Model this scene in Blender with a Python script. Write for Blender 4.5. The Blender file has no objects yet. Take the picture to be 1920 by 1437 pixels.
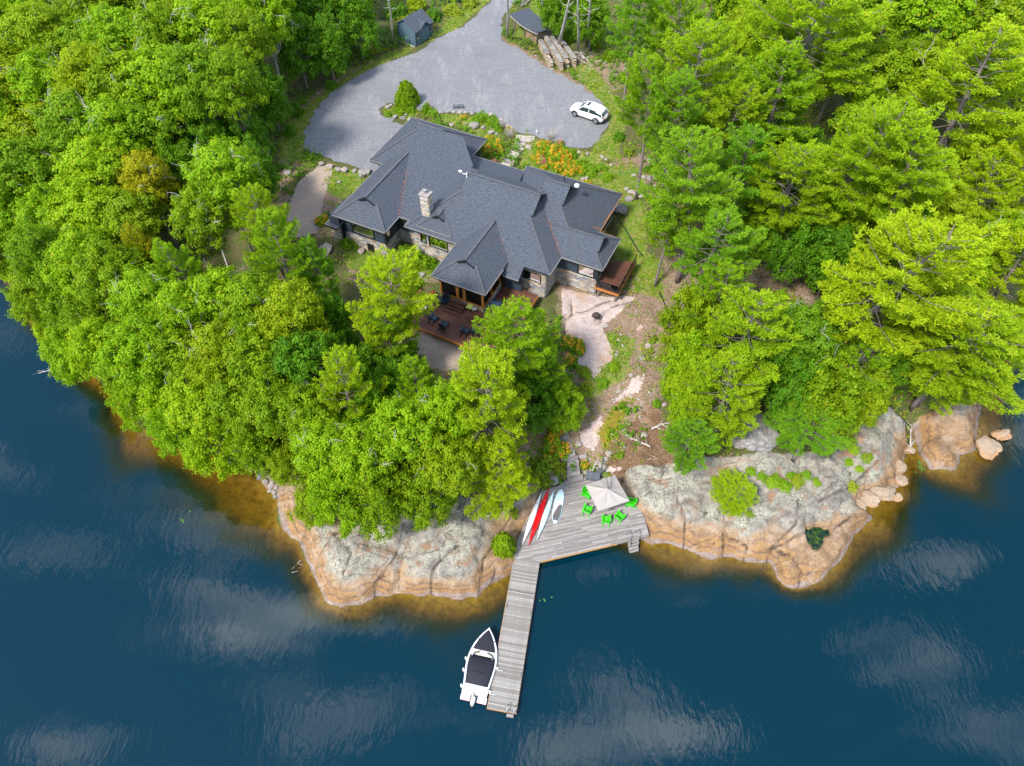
import bpy, bmesh, math, random
import numpy as np
from mathutils import Vector, Matrix, noise as mnoise
R = math.radians
random.seed(7)
rng = np.random.default_rng(7)
sc = bpy.context.scene
COL = sc.collection

# ------------------------------------------------------------------ camera
CH = 56.0; TILT = 53.0; FPX = 1331.0
cam = bpy.data.cameras.new('camera'); camo = bpy.data.objects.new('camera', cam); COL.objects.link(camo)
camo.location = (0, 0, CH); camo.rotation_euler = (R(90 - TILT), 0, 0)
cam.sensor_width = 36; cam.lens = FPX / 1920 * 36; cam.clip_start = 0.5; cam.clip_end = 6000
sc.camera = camo

# ------------------------------------------------------------------ light
SUN_AZ, SUN_EL = 225.0, 51.0            # compass azimuth of the sun, +Y is north
w = bpy.data.worlds.new('World'); sc.world = w; w.use_nodes = True
nt = w.node_tree; nt.nodes.clear()
def wn(t, **k):
    n = nt.nodes.new(t)
    for a, b in k.items(): setattr(n, a, b)
    return n
sky = wn('ShaderNodeTexSky'); sky.sky_type = 'NISHITA'; sky.sun_disc = False
sky.sun_elevation = R(SUN_EL); sky.sun_rotation = R(SUN_AZ); sky.air_density = 1.0; sky.dust_density = 0.6
bg = wn('ShaderNodeBackground'); bg.inputs['Strength'].default_value = 0.15
nt.links.new(sky.outputs[0], bg.inputs['Color'])
# broken cloud layer: the direction of view projected on a flat ceiling of clouds
tc = wn('ShaderNodeTexCoord'); sep = wn('ShaderNodeSeparateXYZ'); nt.links.new(tc.outputs['Generated'], sep.inputs[0])
mx = wn('ShaderNodeMath', operation='MAXIMUM'); nt.links.new(sep.outputs['Z'], mx.inputs[0]); mx.inputs[1].default_value = 0.08
dv = []
for ax in 'XY':
    d = wn('ShaderNodeMath', operation='DIVIDE'); nt.links.new(sep.outputs[ax], d.inputs[0]); nt.links.new(mx.outputs[0], d.inputs[1]); dv.append(d)
cmb = wn('ShaderNodeCombineXYZ'); nt.links.new(dv[0].outputs[0], cmb.inputs[0]); nt.links.new(dv[1].outputs[0], cmb.inputs[1])
mp = wn('ShaderNodeMapping'); nt.links.new(cmb.outputs[0], mp.inputs[0]); mp.inputs['Rotation'].default_value = (0, 0, R(-38)); mp.inputs['Scale'].default_value = (1.0, 1.9, 1); mp.inputs['Location'].default_value = (0.35, 0.3, 0)
cn = wn('ShaderNodeTexNoise'); cn.inputs['Scale'].default_value = 3.1; cn.inputs['Detail'].default_value = 5; cn.inputs['Roughness'].default_value = 0.55
nt.links.new(mp.outputs[0], cn.inputs['Vector'])
cr = wn('ShaderNodeValToRGB'); cr.color_ramp.elements[0].position = 0.53; cr.color_ramp.elements[1].position = 0.68
nt.links.new(cn.outputs['Fac'], cr.inputs[0])
bg2 = wn('ShaderNodeBackground'); bg2.inputs['Color'].default_value = (1, 0.98, 0.95, 1); bg2.inputs['Strength'].default_value = 2.2
mixw = wn('ShaderNodeMixShader'); nt.links.new(cr.outputs[0], mixw.inputs[0]); nt.links.new(bg.outputs[0], mixw.inputs[1]); nt.links.new(bg2.outputs[0], mixw.inputs[2])
wo = wn('ShaderNodeOutputWorld'); nt.links.new(mixw.outputs[0], wo.inputs['Surface'])

sun = bpy.data.lights.new('sun', 'SUN'); suno = bpy.data.objects.new('sun', sun); COL.objects.link(suno)
sun.energy = 2.9; sun.angle = R(10); sun.color = (1.0, 0.95, 0.86)
sdir = Vector((math.sin(R(SUN_AZ)) * math.cos(R(SUN_EL)), math.cos(R(SUN_AZ)) * math.cos(R(SUN_EL)), math.sin(R(SUN_EL))))
suno.rotation_euler = sdir.to_track_quat('Z', 'Y').to_euler(); suno.location = (-40, -40, 90)

sc.view_settings.view_transform = 'Standard'; sc.view_settings.look = 'None'
sc.view_settings.exposure = 1.12; sc.view_settings.gamma = 1; sc.view_settings.use_curve_mapping = False
sc.render.engine = 'CYCLES'
sc.cycles.use_denoising = True
try: sc.cycles.denoiser = 'OPENIMAGEDENOISE'
except Exception: pass
sc.cycles.max_bounces = 6; sc.cycles.diffuse_bounces = 3; sc.cycles.glossy_bounces = 3; sc.cycles.transparent_max_bounces = 10
sc.cycles.caustics_reflective = False; sc.cycles.caustics_refractive = False
sc.cycles.sample_clamp_indirect = 4

# ------------------------------------------------------------------ helpers
FW = np.array([0, math.cos(R(TILT)), -math.sin(R(TILT))]); UP = np.array([0, math.sin(R(TILT)), math.cos(R(TILT))]); RT = np.array([1., 0, 0])
def P(px, py, h=0.0):
    d = FW + RT * (px - 960) / FPX - UP * (py - 718.5) / FPX
    k = (h - CH) / d[2]
    return np.array([k * d[0], k * d[1]])
def pxpm(px, py, h):                       # photo pixels per metre at a point
    d = FW + RT * (px - 960) / FPX - UP * (py - 718.5) / FPX
    return FPX / ((h - CH) / d[2])

def tag(o, label=None, cat=None, group=None, kind=None):
    if label: o['label'] = label
    if cat: o['category'] = cat
    if group: o['group'] = group
    if kind: o['kind'] = kind
    return o
def empty(name, loc, rz=0.0, label=None, cat=None, group=None):
    o = bpy.data.objects.new(name, None); COL.objects.link(o); o.empty_display_size = 0.3
    o.location = loc; o.rotation_euler = (0, 0, rz); return tag(o, label, cat, group)
def link(name, me, parent=None, loc=None, rot=None, scale=None):
    o = bpy.data.objects.new(name, me); COL.objects.link(o)
    if parent is not None: o.parent = parent
    if loc is not None: o.location = loc
    if rot is not None: o.rotation_euler = rot
    if scale is not None: o.scale = scale
    return o
def kids(o): return [c for c in bpy.data.objects if c.parent == o]
def copy_tree(o, parent=None, table=None):
    c = o.copy(); COL.objects.link(c)
    if parent is not None: c.parent = parent
    for ch in (table or KT).get(o.name, []): copy_tree(ch, c, table)
    return c
KT = {}
def remember(root):
    def rec(o):
        ks = kids(o); KT[o.name] = ks
        for k in ks: rec(k)
    rec(root)

class MB:
    def __init__(s): s.v = []; s.f = []; s.c = []; s.uv = []; s.col = None
    def add(s, vs, fs, col=None):
        b = len(s.v); s.v += [tuple(map(float, q)) for q in vs]; s.f += [tuple(i + b for i in q) for q in fs]
        s.c += [col] * len(fs); return s
    def box(s, a, b, col=None):
        x0, y0, z0 = a; x1, y1, z1 = b
        return s.add([(x0,y0,z0),(x1,y0,z0),(x1,y1,z0),(x0,y1,z0),(x0,y0,z1),(x1,y0,z1),(x1,y1,z1),(x0,y1,z1)],
              [(0,3,2,1),(4,5,6,7),(0,1,5,4),(1,2,6,5),(2,3,7,6),(3,0,4,7)], col)
    def bar(s, p, q, wd, th, up=(0,0,1), col=None):           # box beam from p to q
        p = Vector(p); q = Vector(q); d = (q - p).normalized(); u = Vector(up); sd = d.cross(u)
        if sd.length < 1e-4: sd = d.cross(Vector((1,0,0)))
        sd.normalize(); u = sd.cross(d).normalized(); sd = sd * wd / 2; u = u * th / 2
        return s.add([p-sd-u,p+sd-u,p+sd+u,p-sd+u,q-sd-u,q+sd-u,q+sd+u,q-sd+u],[(0,1,2,3),(4,7,6,5),(0,4,5,1),(1,5,6,2),(2,6,7,3),(3,7,4,0)], col)
    def tube(s, pts, rad, n=6, col=None, cap=True):
        pts = [Vector(p) for p in pts]; vs = []; fs = []
        for i, p in enumerate(pts):
            d = (pts[min(i+1,len(pts)-1)] - pts[max(i-1,0)]).normalized()
            a = d.cross(Vector((0,0,1)) if abs(d.z) < 0.95 else Vector((1,0,0))).normalized(); b = d.cross(a)
            r = rad[i] if hasattr(rad, '__len__') else rad
            for k in range(n):
                t = 2*math.pi*k/n; vs.append(p + a*r*math.cos(t) + b*r*math.sin(t))
        for i in range(len(pts)-1):
            for k in range(n):
                k2 = (k+1) % n; fs.append((i*n+k, (i+1)*n+k, (i+1)*n+k2, i*n+k2))
        if cap: fs.append(tuple(range(n))); fs.append(tuple((len(pts)-1)*n + k for k in reversed(range(n))))
        return s.add(vs, fs, col)
    def prism(s, poly, z0, z1, col=None):
        n = len(poly); vs = [(x,y,z0) for x,y in poly] + [(x,y,z1) for x,y in poly]
        return s.add(vs, [tuple(reversed(range(n))), tuple(range(n,2*n))] + [(i,(i+1)%n,n+(i+1)%n,n+i) for i in range(n)], col)
    def loft(s, rings, cap=True, closed=True, col=None):
        n = len(rings[0]); vs = [p for r in rings for p in r]; fs = []
        for i in range(len(rings)-1):
            for k in range(n if closed else n-1):
                k2 = (k+1) % n; fs.append((i*n+k, i*n+k2, (i+1)*n+k2, (i+1)*n+k))
        if cap: fs.append(tuple(reversed(range(n)))); fs.append(tuple((len(rings)-1)*n+k for k in range(n)))
        return s.add(vs, fs, col)
    def lathe(s, prof, c=(0,0), n=16, col=None):
        return s.loft([[(c[0]+r*math.cos(2*math.pi*k/n), c[1]+r*math.sin(2*math.pi*k/n), z) for k in range(n)] for r, z in prof], col=col)
    def mesh(s, name, mat, smooth=False, uv=None):
        me = bpy.data.meshes.new(name); me.from_pydata(s.v, [], s.f)
        if mat is not None: me.materials.append(mat)
        if any(c is not None for c in s.c):
            a = me.color_attributes.new('Col', 'FLOAT_COLOR', 'CORNER')
            buf = np.ones((len(me.loops), 4), np.float32); i = 0
            for f, c in zip(s.f, s.c):
                if c is not None: buf[i:i+len(f), :3] = c
                i += len(f)
            a.data.foreach_set('color', buf.ravel())
        if uv is not None:
            l = me.uv_layers.new(name='UVMap'); l.data.foreach_set('uv', np.array(uv, np.float32).ravel())
        if smooth: me.polygons.foreach_set('use_smooth', [True]*len(me.polygons))
        me.update(); return me
    def build(s, name, mat, parent=None, smooth=False, bevel=0.0, **k):
        o = link(name, s.mesh(name, mat, smooth), parent, **k)
        if bevel:
            b = o.modifiers.new('bevel', 'BEVEL'); b.width = bevel; b.segments = 2; b.limit_method = 'ANGLE'
        return o

def fastmesh(name, V, F, mat, col=None, smooth=False, dom='POINT'):
    """V (n,3), F (m,k) numpy"""
    me = bpy.data.meshes.new(name); V = np.asarray(V, np.float32); F = np.asarray(F, np.int32); k = F.shape[1]
    me.vertices.add(len(V)); me.vertices.foreach_set('co', V.ravel())
    me.loops.add(F.size); me.loops.foreach_set('vertex_index', F.ravel())
    me.polygons.add(len(F)); me.polygons.foreach_set('loop_start', np.arange(0, F.size, k, dtype=np.int32))
    if smooth: me.polygons.foreach_set('use_smooth', np.ones(len(F), bool))
    if mat is not None: me.materials.append(mat)
    me.update(calc_edges=True)
    if col is not None:
        for nm, c in (col.items() if isinstance(col, dict) else [('Col', col)]):
            c = np.asarray(c, np.float32)
            if c.ndim == 1:
                a = me.attributes.new(nm, 'FLOAT', dom); a.data.foreach_set('value', c)
            else:
                a = me.attributes.new(nm, 'FLOAT_COLOR', dom); a.data.foreach_set('color', np.concatenate([c, np.ones((len(c),1),np.float32)],1).ravel() if c.shape[1]==3 else c.ravel())
    return me

# value noise
_perm = np.random.default_rng(3).random((256, 256)).astype(np.float64)
def vnoise(x, y):
    xi = np.floor(x).astype(int); yi = np.floor(y).astype(int); fx = x-xi; fy = y-yi
    fx = fx*fx*(3-2*fx); fy = fy*fy*(3-2*fy)
    g = lambda a, b: _perm[a & 255, b & 255]
    return (g(xi,yi)*(1-fx)+g(xi+1,yi)*fx)*(1-fy) + (g(xi,yi+1)*(1-fx)+g(xi+1,yi+1)*fx)*fy
def fbm(x, y, o=4):
    s = 0; a = 0.5; t = 0
    for i in range(o): s = s + a*vnoise(x*2**i+17*i, y*2**i+31*i); t += a; a *= .5
    return s/t
def sdf(x, y, poly):                       # signed distance, positive inside
    poly = np.asarray(poly, float); d = np.full(x.shape, 1e18); ins = np.zeros(x.shape, bool)
    n = len(poly)
    for i in range(n):
        a = poly[i]; b = poly[(i+1) % n]; ab = b-a
        t = np.clip(((x-a[0])*ab[0]+(y-a[1])*ab[1])/(ab@ab+1e-12), 0, 1)
        d = np.minimum(d, (x-a[0]-t*ab[0])**2+(y-a[1]-t*ab[1])**2)
        c = (a[1] > y) != (b[1] > y)
        with np.errstate(divide='ignore', invalid='ignore'):
            xx = a[0]+(y-a[1])*ab[0]/(ab[1] if ab[1] != 0 else 1e-12)
        ins ^= c & (x < xx)
    d = np.sqrt(d); return np.where(ins, d, -d)
def linedist(x, y, pl):
    d = np.full(x.shape, 1e18); pl = np.asarray(pl, float)
    for a, b in zip(pl[:-1], pl[1:]):
        ab = b-a; t = np.clip(((x-a[0])*ab[0]+(y-a[1])*ab[1])/(ab@ab+1e-12), 0, 1)
        d = np.minimum(d, (x-a[0]-t*ab[0])**2+(y-a[1]-t*ab[1])**2)
    return np.sqrt(d)
def sstep(a, b, x):
    t = np.clip((x-a)/(b-a), 0, 1); return t*t*(3-2*t)

# ------------------------------------------------------------------ materials
class NM:
    def __init__(s, name):
        s.m = bpy.data.materials.new(name); s.m.use_nodes = True; s.t = s.m.node_tree
        s.bsdf = s.t.nodes['Principled BSDF']; s.out = s.t.nodes['Material Output']
    def n(s, t, ins=None, **k):
        nd = s.t.nodes.new(t)
        for a, b in k.items(): setattr(nd, a, b)
        for a, b in (ins or {}).items():
            if isinstance(b, bpy.types.NodeSocket): s.t.links.new(b, nd.inputs[a])
            else: nd.inputs[a].default_value = b
        return nd
    def set(s, **k):
        for a, b in k.items():
            a = a.replace('_', ' ')
            if isinstance(b, bpy.types.NodeSocket): s.t.links.new(b, s.bsdf.inputs[a])
            else: s.bsdf.inputs[a].default_value = b
        return s
    def obj(s): return s.n('ShaderNodeTexCoord').outputs['Object']
    def geo(s): return s.n('ShaderNodeNewGeometry').outputs['Position']
    def noise(s, vec, scale, detail=4, rough=.55, out='Fac'):
        return s.n('ShaderNodeTexNoise', {'Vector': vec, 'Scale': scale, 'Detail': detail, 'Roughness': rough}).outputs[out]
    def map(s, vec, scale=(1,1,1), rot=(0,0,0), loc=(0,0,0)):
        return s.n('ShaderNodeMapping', {'Vector': vec, 'Scale': scale, 'Rotation': rot, 'Location': loc}).outputs[0]
    def ramp(s, fac, stops, interp='LINEAR'):
        r = s.n('ShaderNodeValToRGB', {'Fac': fac}); e = r.color_ramp.elements; r.color_ramp.interpolation = interp
        while len(e) > 1: e.remove(e[-1])
        for i, (p, c) in enumerate(stops):
            q = e[0] if i == 0 else e.new(p)
            q.position = p; q.color = (c, c, c, 1) if isinstance(c, (int, float)) else (*c, 1)
        return r.outputs[0]
    def mix(s, fac, a, b, mode='MIX'):
        nd = s.n('ShaderNodeMix', data_type='RGBA', blend_type=mode)
        for i, q in ((0, fac), (6, a), (7, b)):
            if isinstance(q, bpy.types.NodeSocket): s.t.links.new(q, nd.inputs[i])
            else: nd.inputs[i].default_value = q if i == 0 else ((*q, 1) if len(q) == 3 else q)
        return nd.outputs[2]
    def math(s, op, a, b=0.0, clamp=False):
        nd = s.n('ShaderNodeMath', operation=op, use_clamp=clamp)
        for i, q in ((0, a), (1, b)):
            if isinstance(q, bpy.types.NodeSocket): s.t.links.new(q, nd.inputs[i])
            else: nd.inputs[i].default_value = q
        return nd.outputs[0]
    def attr(s, name, out='Fac'): return s.n('ShaderNodeAttribute', attribute_name=name).outputs[out]
    def bump(s, h, strength=.3, dist=.02):
        o = s.n('ShaderNodeBump', {'Height': h, 'Strength': strength, 'Distance': dist}).outputs[0]
        s.t.links.new(o, s.bsdf.inputs['Normal']); return s
    def rand(s): return s.n('ShaderNodeObjectInfo').outputs['Random']

def plain(name, col, rough=.6, var=.12, scale=6, bump=0.0, metal=0.0, spec=.4):
    m = NM(name); nz = m.noise(m.obj(), scale, 5)
    c = m.mix(m.ramp(nz, [(.3, 0), (.7, 1)]), tuple(q*(1-var) for q in col), tuple(min(1, q*(1+var)) for q in col))
    m.set(Base_Color=c, Roughness=rough, Metallic=metal, Specular_IOR_Level=spec)
    if bump: m.bump(nz, bump, .02)
    return m.m

M = {}
M['white_paint'] = plain('white_paint', (.72,.72,.70), .35, .05)
M['dark_trim'] = plain('dark_trim', (.018,.022,.028), .5, .2)
M['gutter'] = plain('gutter_metal', (.20,.19,.18), .45, .15)
M['siding'] = None
def siding():
    m = NM('blue_grey_siding'); pos = m.obj()
    z = m.n('ShaderNodeSeparateXYZ', {'Vector': pos}).outputs['Z']
    lap = m.math('FRACT', m.math('MULTIPLY', z, 6.5))
    nz = m.noise(pos, 3, 4)
    c = m.mix(nz, (.022,.036,.055), (.036,.055,.08))
    m.set(Base_Color=c, Roughness=.55); m.bump(lap, .5, .02); return m.m
M['siding'] = siding()
M['shed_siding'] = plain('shed_siding', (.075,.13,.175), .6, .1, 4)
def shingles(name='roof_shingles', c1=(.046,.057,.078), c2=(.068,.083,.112)):
    m = NM(name); uv = m.n('ShaderNodeTexCoord').outputs['UV']
    br = m.n('ShaderNodeTexBrick', {'Vector': uv, 'Color1': (*c1, 1), 'Color2': (*c2, 1), 'Mortar': (.022,.024,.03,1), 'Scale': 1.0, 'Mortar Size': .012, 'Mortar Smooth': .2, 'Bias': -.1, 'Brick Width': .33, 'Row Height': .16})
    nz = m.noise(m.map(uv, (3, 7, 1)), 1.0, 3); nz2 = m.noise(uv, .35, 4)
    c = m.mix(m.ramp(nz, [(.35, 0), (.65, 1)]), br.outputs['Color'], (.088,.102,.132))
    c = m.mix(m.ramp(nz2, [(.3, 0), (.8, .5)]), c, (.07,.074,.084))
    m.set(Base_Color=c, Roughness=.85, Specular_IOR_Level=.25)
    v = m.n('ShaderNodeSeparateXYZ', {'Vector': uv}).outputs['Y']
    saw = m.math('FRACT', m.math('MULTIPLY', v, 6.25))
    m.bump(m.math('SUBTRACT', m.math('MULTIPLY', saw, -.7), br.outputs['Fac']), .7, .03); return m.m
M['shingles'] = shingles()
M['ridge'] = plain('ridge_shingle', (.075,.08,.092), .85, .25, 5)
def vcol(name, rough=.8, noisy=.25, scale=9, bump=.3, spec=.3):
    m = NM(name); a = m.attr('Col', 'Color'); nz = m.noise(m.obj(), scale, 5)
    c = m.mix(m.ramp(nz, [(.25, noisy), (.75, 0)]), a, (.02,.02,.02))
    m.set(Base_Color=c, Roughness=rough, Specular_IOR_Level=spec)
    if bump: m.bump(nz, bump, .03)
    return m.m
M['stone_veneer'] = vcol('stone_veneer')
M['mortar'] = plain('stone_mortar', (.09,.085,.08), .9, .2)
M['painted'] = vcol('painted_parts', .4, .05, 4, 0)
M['cedar'] = plain('cedar_timber', (.42,.16,.035), .45, .25, 9)
M['screen'] = plain('dark_screen', (.02,.017,.015), .4, .3)
M['window_frame'] = plain('dark_window_frame', (.012,.013,.015), .4, .1)
M['yellow_wood'] = plain('pine_window_jamb', (.42,.26,.05), .45, .15)
def glass():
    m = NM('window_glass'); t = m.t
    tr = m.n('ShaderNodeBsdfTransparent', {'Color': (.62,.72,.66,1)}); gl = m.n('ShaderNodeBsdfGlossy', {'Color': (1,1,1,1), 'Roughness': .02})
    fr = m.n('ShaderNodeFresnel', {'IOR': 1.7}); mx_ = m.n('ShaderNodeMixShader', {0: fr.outputs[0], 1: tr.outputs[0], 2: gl.outputs[0]})
    t.links.new(mx_.outputs[0], m.out.inputs[0]); return m.m
M['glass'] = glass()
def wood(name, c1, c2, dark, rough=.75, rnd=.6):
    m = NM(name); pos = m.obj()
    nz = m.noise(m.map(pos, (.9, 9, 9)), 1.0, 5, .65); r = m.rand()
    base = m.mix(m.ramp(r, [(0, 0), (1, 1)]), c1, c2)
    c = m.mix(m.ramp(nz, [(.40, .45), (.60, 0)]), base, dark)
    big = m.noise(pos, .8, 3); c = m.mix(m.ramp(big, [(.35, .45), (.6, 0)]), c, dark)
    m.set(Base_Color=c, Roughness=rough, Specular_IOR_Level=.25); m.bump(nz, .3, .01); return m.m
M['grey_wood'] = wood('weathered_grey_wood', (.21,.19,.182), (.42,.39,.375), (.12,.10,.095))
M['dock_wood'] = wood('weathered_dock_wood', (.21,.198,.182), (.41,.39,.37), (.11,.095,.08))
M['brown_wood'] = wood('brown_stained_wood', (.10,.042,.026), (.17,.075,.048), (.05,.02,.014), .55)
M['timber'] = plain('rough_timber', (.16,.13,.11), .8, .3, 5)
M['tan_edge'] = plain('fresh_edge_board', (.45,.24,.07), .7, .2)
M['metal'] = plain('galvanised_metal', (.45,.47,.5), .3, .1, metal=.9)
M['chair_blue'] = plain('dark_blue_paint', (.004,.028,.045), .45, .25)
M['chair_black'] = plain('near_black_paint', (.008,.014,.02), .45, .25)
M['chair_green'] = plain('lime_green_paint', (.045,.52,.012), .4, .15)
M['canvas'] = plain('taupe_canvas', (.34,.31,.29), .85, .06, 10)
M['car_white'] = plain('white_car_paint', (.72,.72,.70), .15, .02)
M['car_glass'] = plain('tinted_car_glass', (.012,.03,.035), .06, .2, spec=.8)
M['rubber'] = plain('tyre_rubber', (.02,.02,.02), .8, .2)
M['rim'] = plain('alloy_rim', (.3,.32,.35), .3, .1, metal=.6)
M['red_light'] = plain('red_lens', (.5,.01,.008), .2, .1)
M['gelcoat'] = plain('white_gelcoat', (.78,.78,.77), .2, .03)
M['boat_cover'] = plain('navy_boat_canvas', (.012,.012,.021), .8, .25, 9)
M['boat_inner'] = plain('boat_upholstery', (.55,.50,.42), .6, .15)
M['boat_stripe'] = plain('coral_stripe', (.7,.22,.16), .4, .05)
M['black_plastic'] = plain('black_plastic', (.012,.012,.013), .4, .1)
M['red_gel'] = plain('red_gelcoat', (.62,.004,.004), .25, .05)
M['pale_blue'] = plain('pale_blue_gelcoat', (.50,.68,.74), .25, .04)
M['sup_grey'] = plain('grey_deck_pad', (.10,.10,.105), .85, .15)
M['bark_grey'] = plain('grey_bark', (.24,.21,.19), .9, .35, 3, .5)
M['bark_brown'] = plain('pine_bark', (.17,.135,.13), .9, .35, 3, .5)
M['bark_pale'] = plain('pale_bark', (.42,.38,.35), .85, .2, 3, .4)
M['deadwood'] = plain('bleached_deadwood', (.42,.38,.35), .9, .2, 4)
M['propane_green'] = plain('green_tank_paint', (.03,.30,.20), .4, .08)
M['rust'] = plain('rusty_steel', (.05,.035,.03), .8, .4, 12)
M['hose'] = plain('black_hose', (.01,.014,.02), .5, .1)
M['flower_pot'] = plain('dark_pot', (.02,.02,.022), .6, .1)
M['cushion_pink'] = plain('magenta_cloth', (.5,.01,.14), .8, .1)
M['cushion_lime'] = plain('lime_cloth', (.42,.52,.10), .8, .1)
M['box_grey'] = plain('blue_grey_resin', (.10,.115,.14), .55, .15)

def rock(name, terrain=False):
    m = NM(name); pos = m.geo(); z = m.n('ShaderNodeSeparateXYZ', {'Vector': pos}).outputs['Z']
    n1 = m.noise(pos, .35, 6, .6); n2 = m.noise(pos, 1.6, 6, .65); n3 = m.noise(pos, 6, 4, .7); n4 = m.noise(m.map(pos, loc=(30,12,5)), .8, 5, .6)
    lich = m.mix(m.ramp(n2, [(.38, 0), (.62, 1)]), (.135,.118,.105), (.29,.268,.225))
    lich = m.mix(m.math('MULTIPLY', m.ramp(n3, [(.48, 0), (.55, .8)]), m.ramp(n1, [(.42, 0), (.6, 1)])), lich, (.39,.395,.30))
    lich = m.mix(m.ramp(n4, [(.54, 0), (.66, .75)]), lich, (.26,.135,.07))
    lich = m.mix(m.ramp(n4, [(.33, .65), (.42, 0)]), lich, (.12,.10,.10))
    zw = m.math('ADD', z, m.math('MULTIPLY', m.math('SUBTRACT', n1, .5), 1.7))
    zw2 = m.math('ADD', zw, m.math('MULTIPLY', m.math('SUBTRACT', n3, .5), .12))
    band = m.ramp(m.math('DIVIDE', zw2, 3.0), [(0, (.22,.17,.145)), (.03, (.27,.215,.19)), (.06, (.23,.18,.16)), (.10, (.29,.16,.068)), (.17, (.31,.18,.078)), (.19, (.12,.085,.07)), (.225, (.30,.17,.075)), (.31, (.33,.20,.095)), (.335, (.20,.13,.09)), (.40, (.33,.215,.12)), (.50, (.31,.225,.15)), (.62, (.29,.235,.18))])
    band = m.mix(m.ramp(n2, [(.36, .7), (.52, 0)]), band, (.17,.10,.055)); band = m.mix(m.ramp(n4, [(.52, 0), (.64, .6)]), band, (.40,.30,.22)); band = m.mix(m.ramp(n3, [(.42, .4), (.5, 0)]), band, (.14,.09,.06))
    c = m.mix(m.ramp(zw, [(1.25, 0), (1.75, 1)]) if False else m.ramp(m.math('DIVIDE', zw, 3.0), [(.44, 0), (.58, 1)]), band, lich)
    vor = m.n('ShaderNodeTexVoronoi', {'Vector': m.mix(.9, m.map(pos, (.5, 1.3, .6), (0,0,R(25))), m.n('ShaderNodeTexNoise', {'Vector': pos, 'Scale': .5, 'Detail': 4}).outputs['Color'], 'ADD'), 'Scale': .22}, feature='DISTANCE_TO_EDGE').outputs['Distance']
    crack = m.math('MULTIPLY', m.ramp(vor, [(0, .75), (.006, 0)]), m.ramp(m.noise(m.map(pos, loc=(7,3,0)), .25, 3), [(.47, 0), (.55, 1)]))
    c = m.mix(crack, c, (.06,.045,.035))
    if not terrain:
        m.set(Base_Color=c, Roughness=.85, Specular_IOR_Level=.25)
        m.bump(m.math('SUBTRACT', m.math('ADD', n2, m.math('MULTIPLY', n3, .4)), crack), .55, .15); return m.m
    return m, c, (n1, n2, n3, n4, z, pos, crack)

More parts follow.
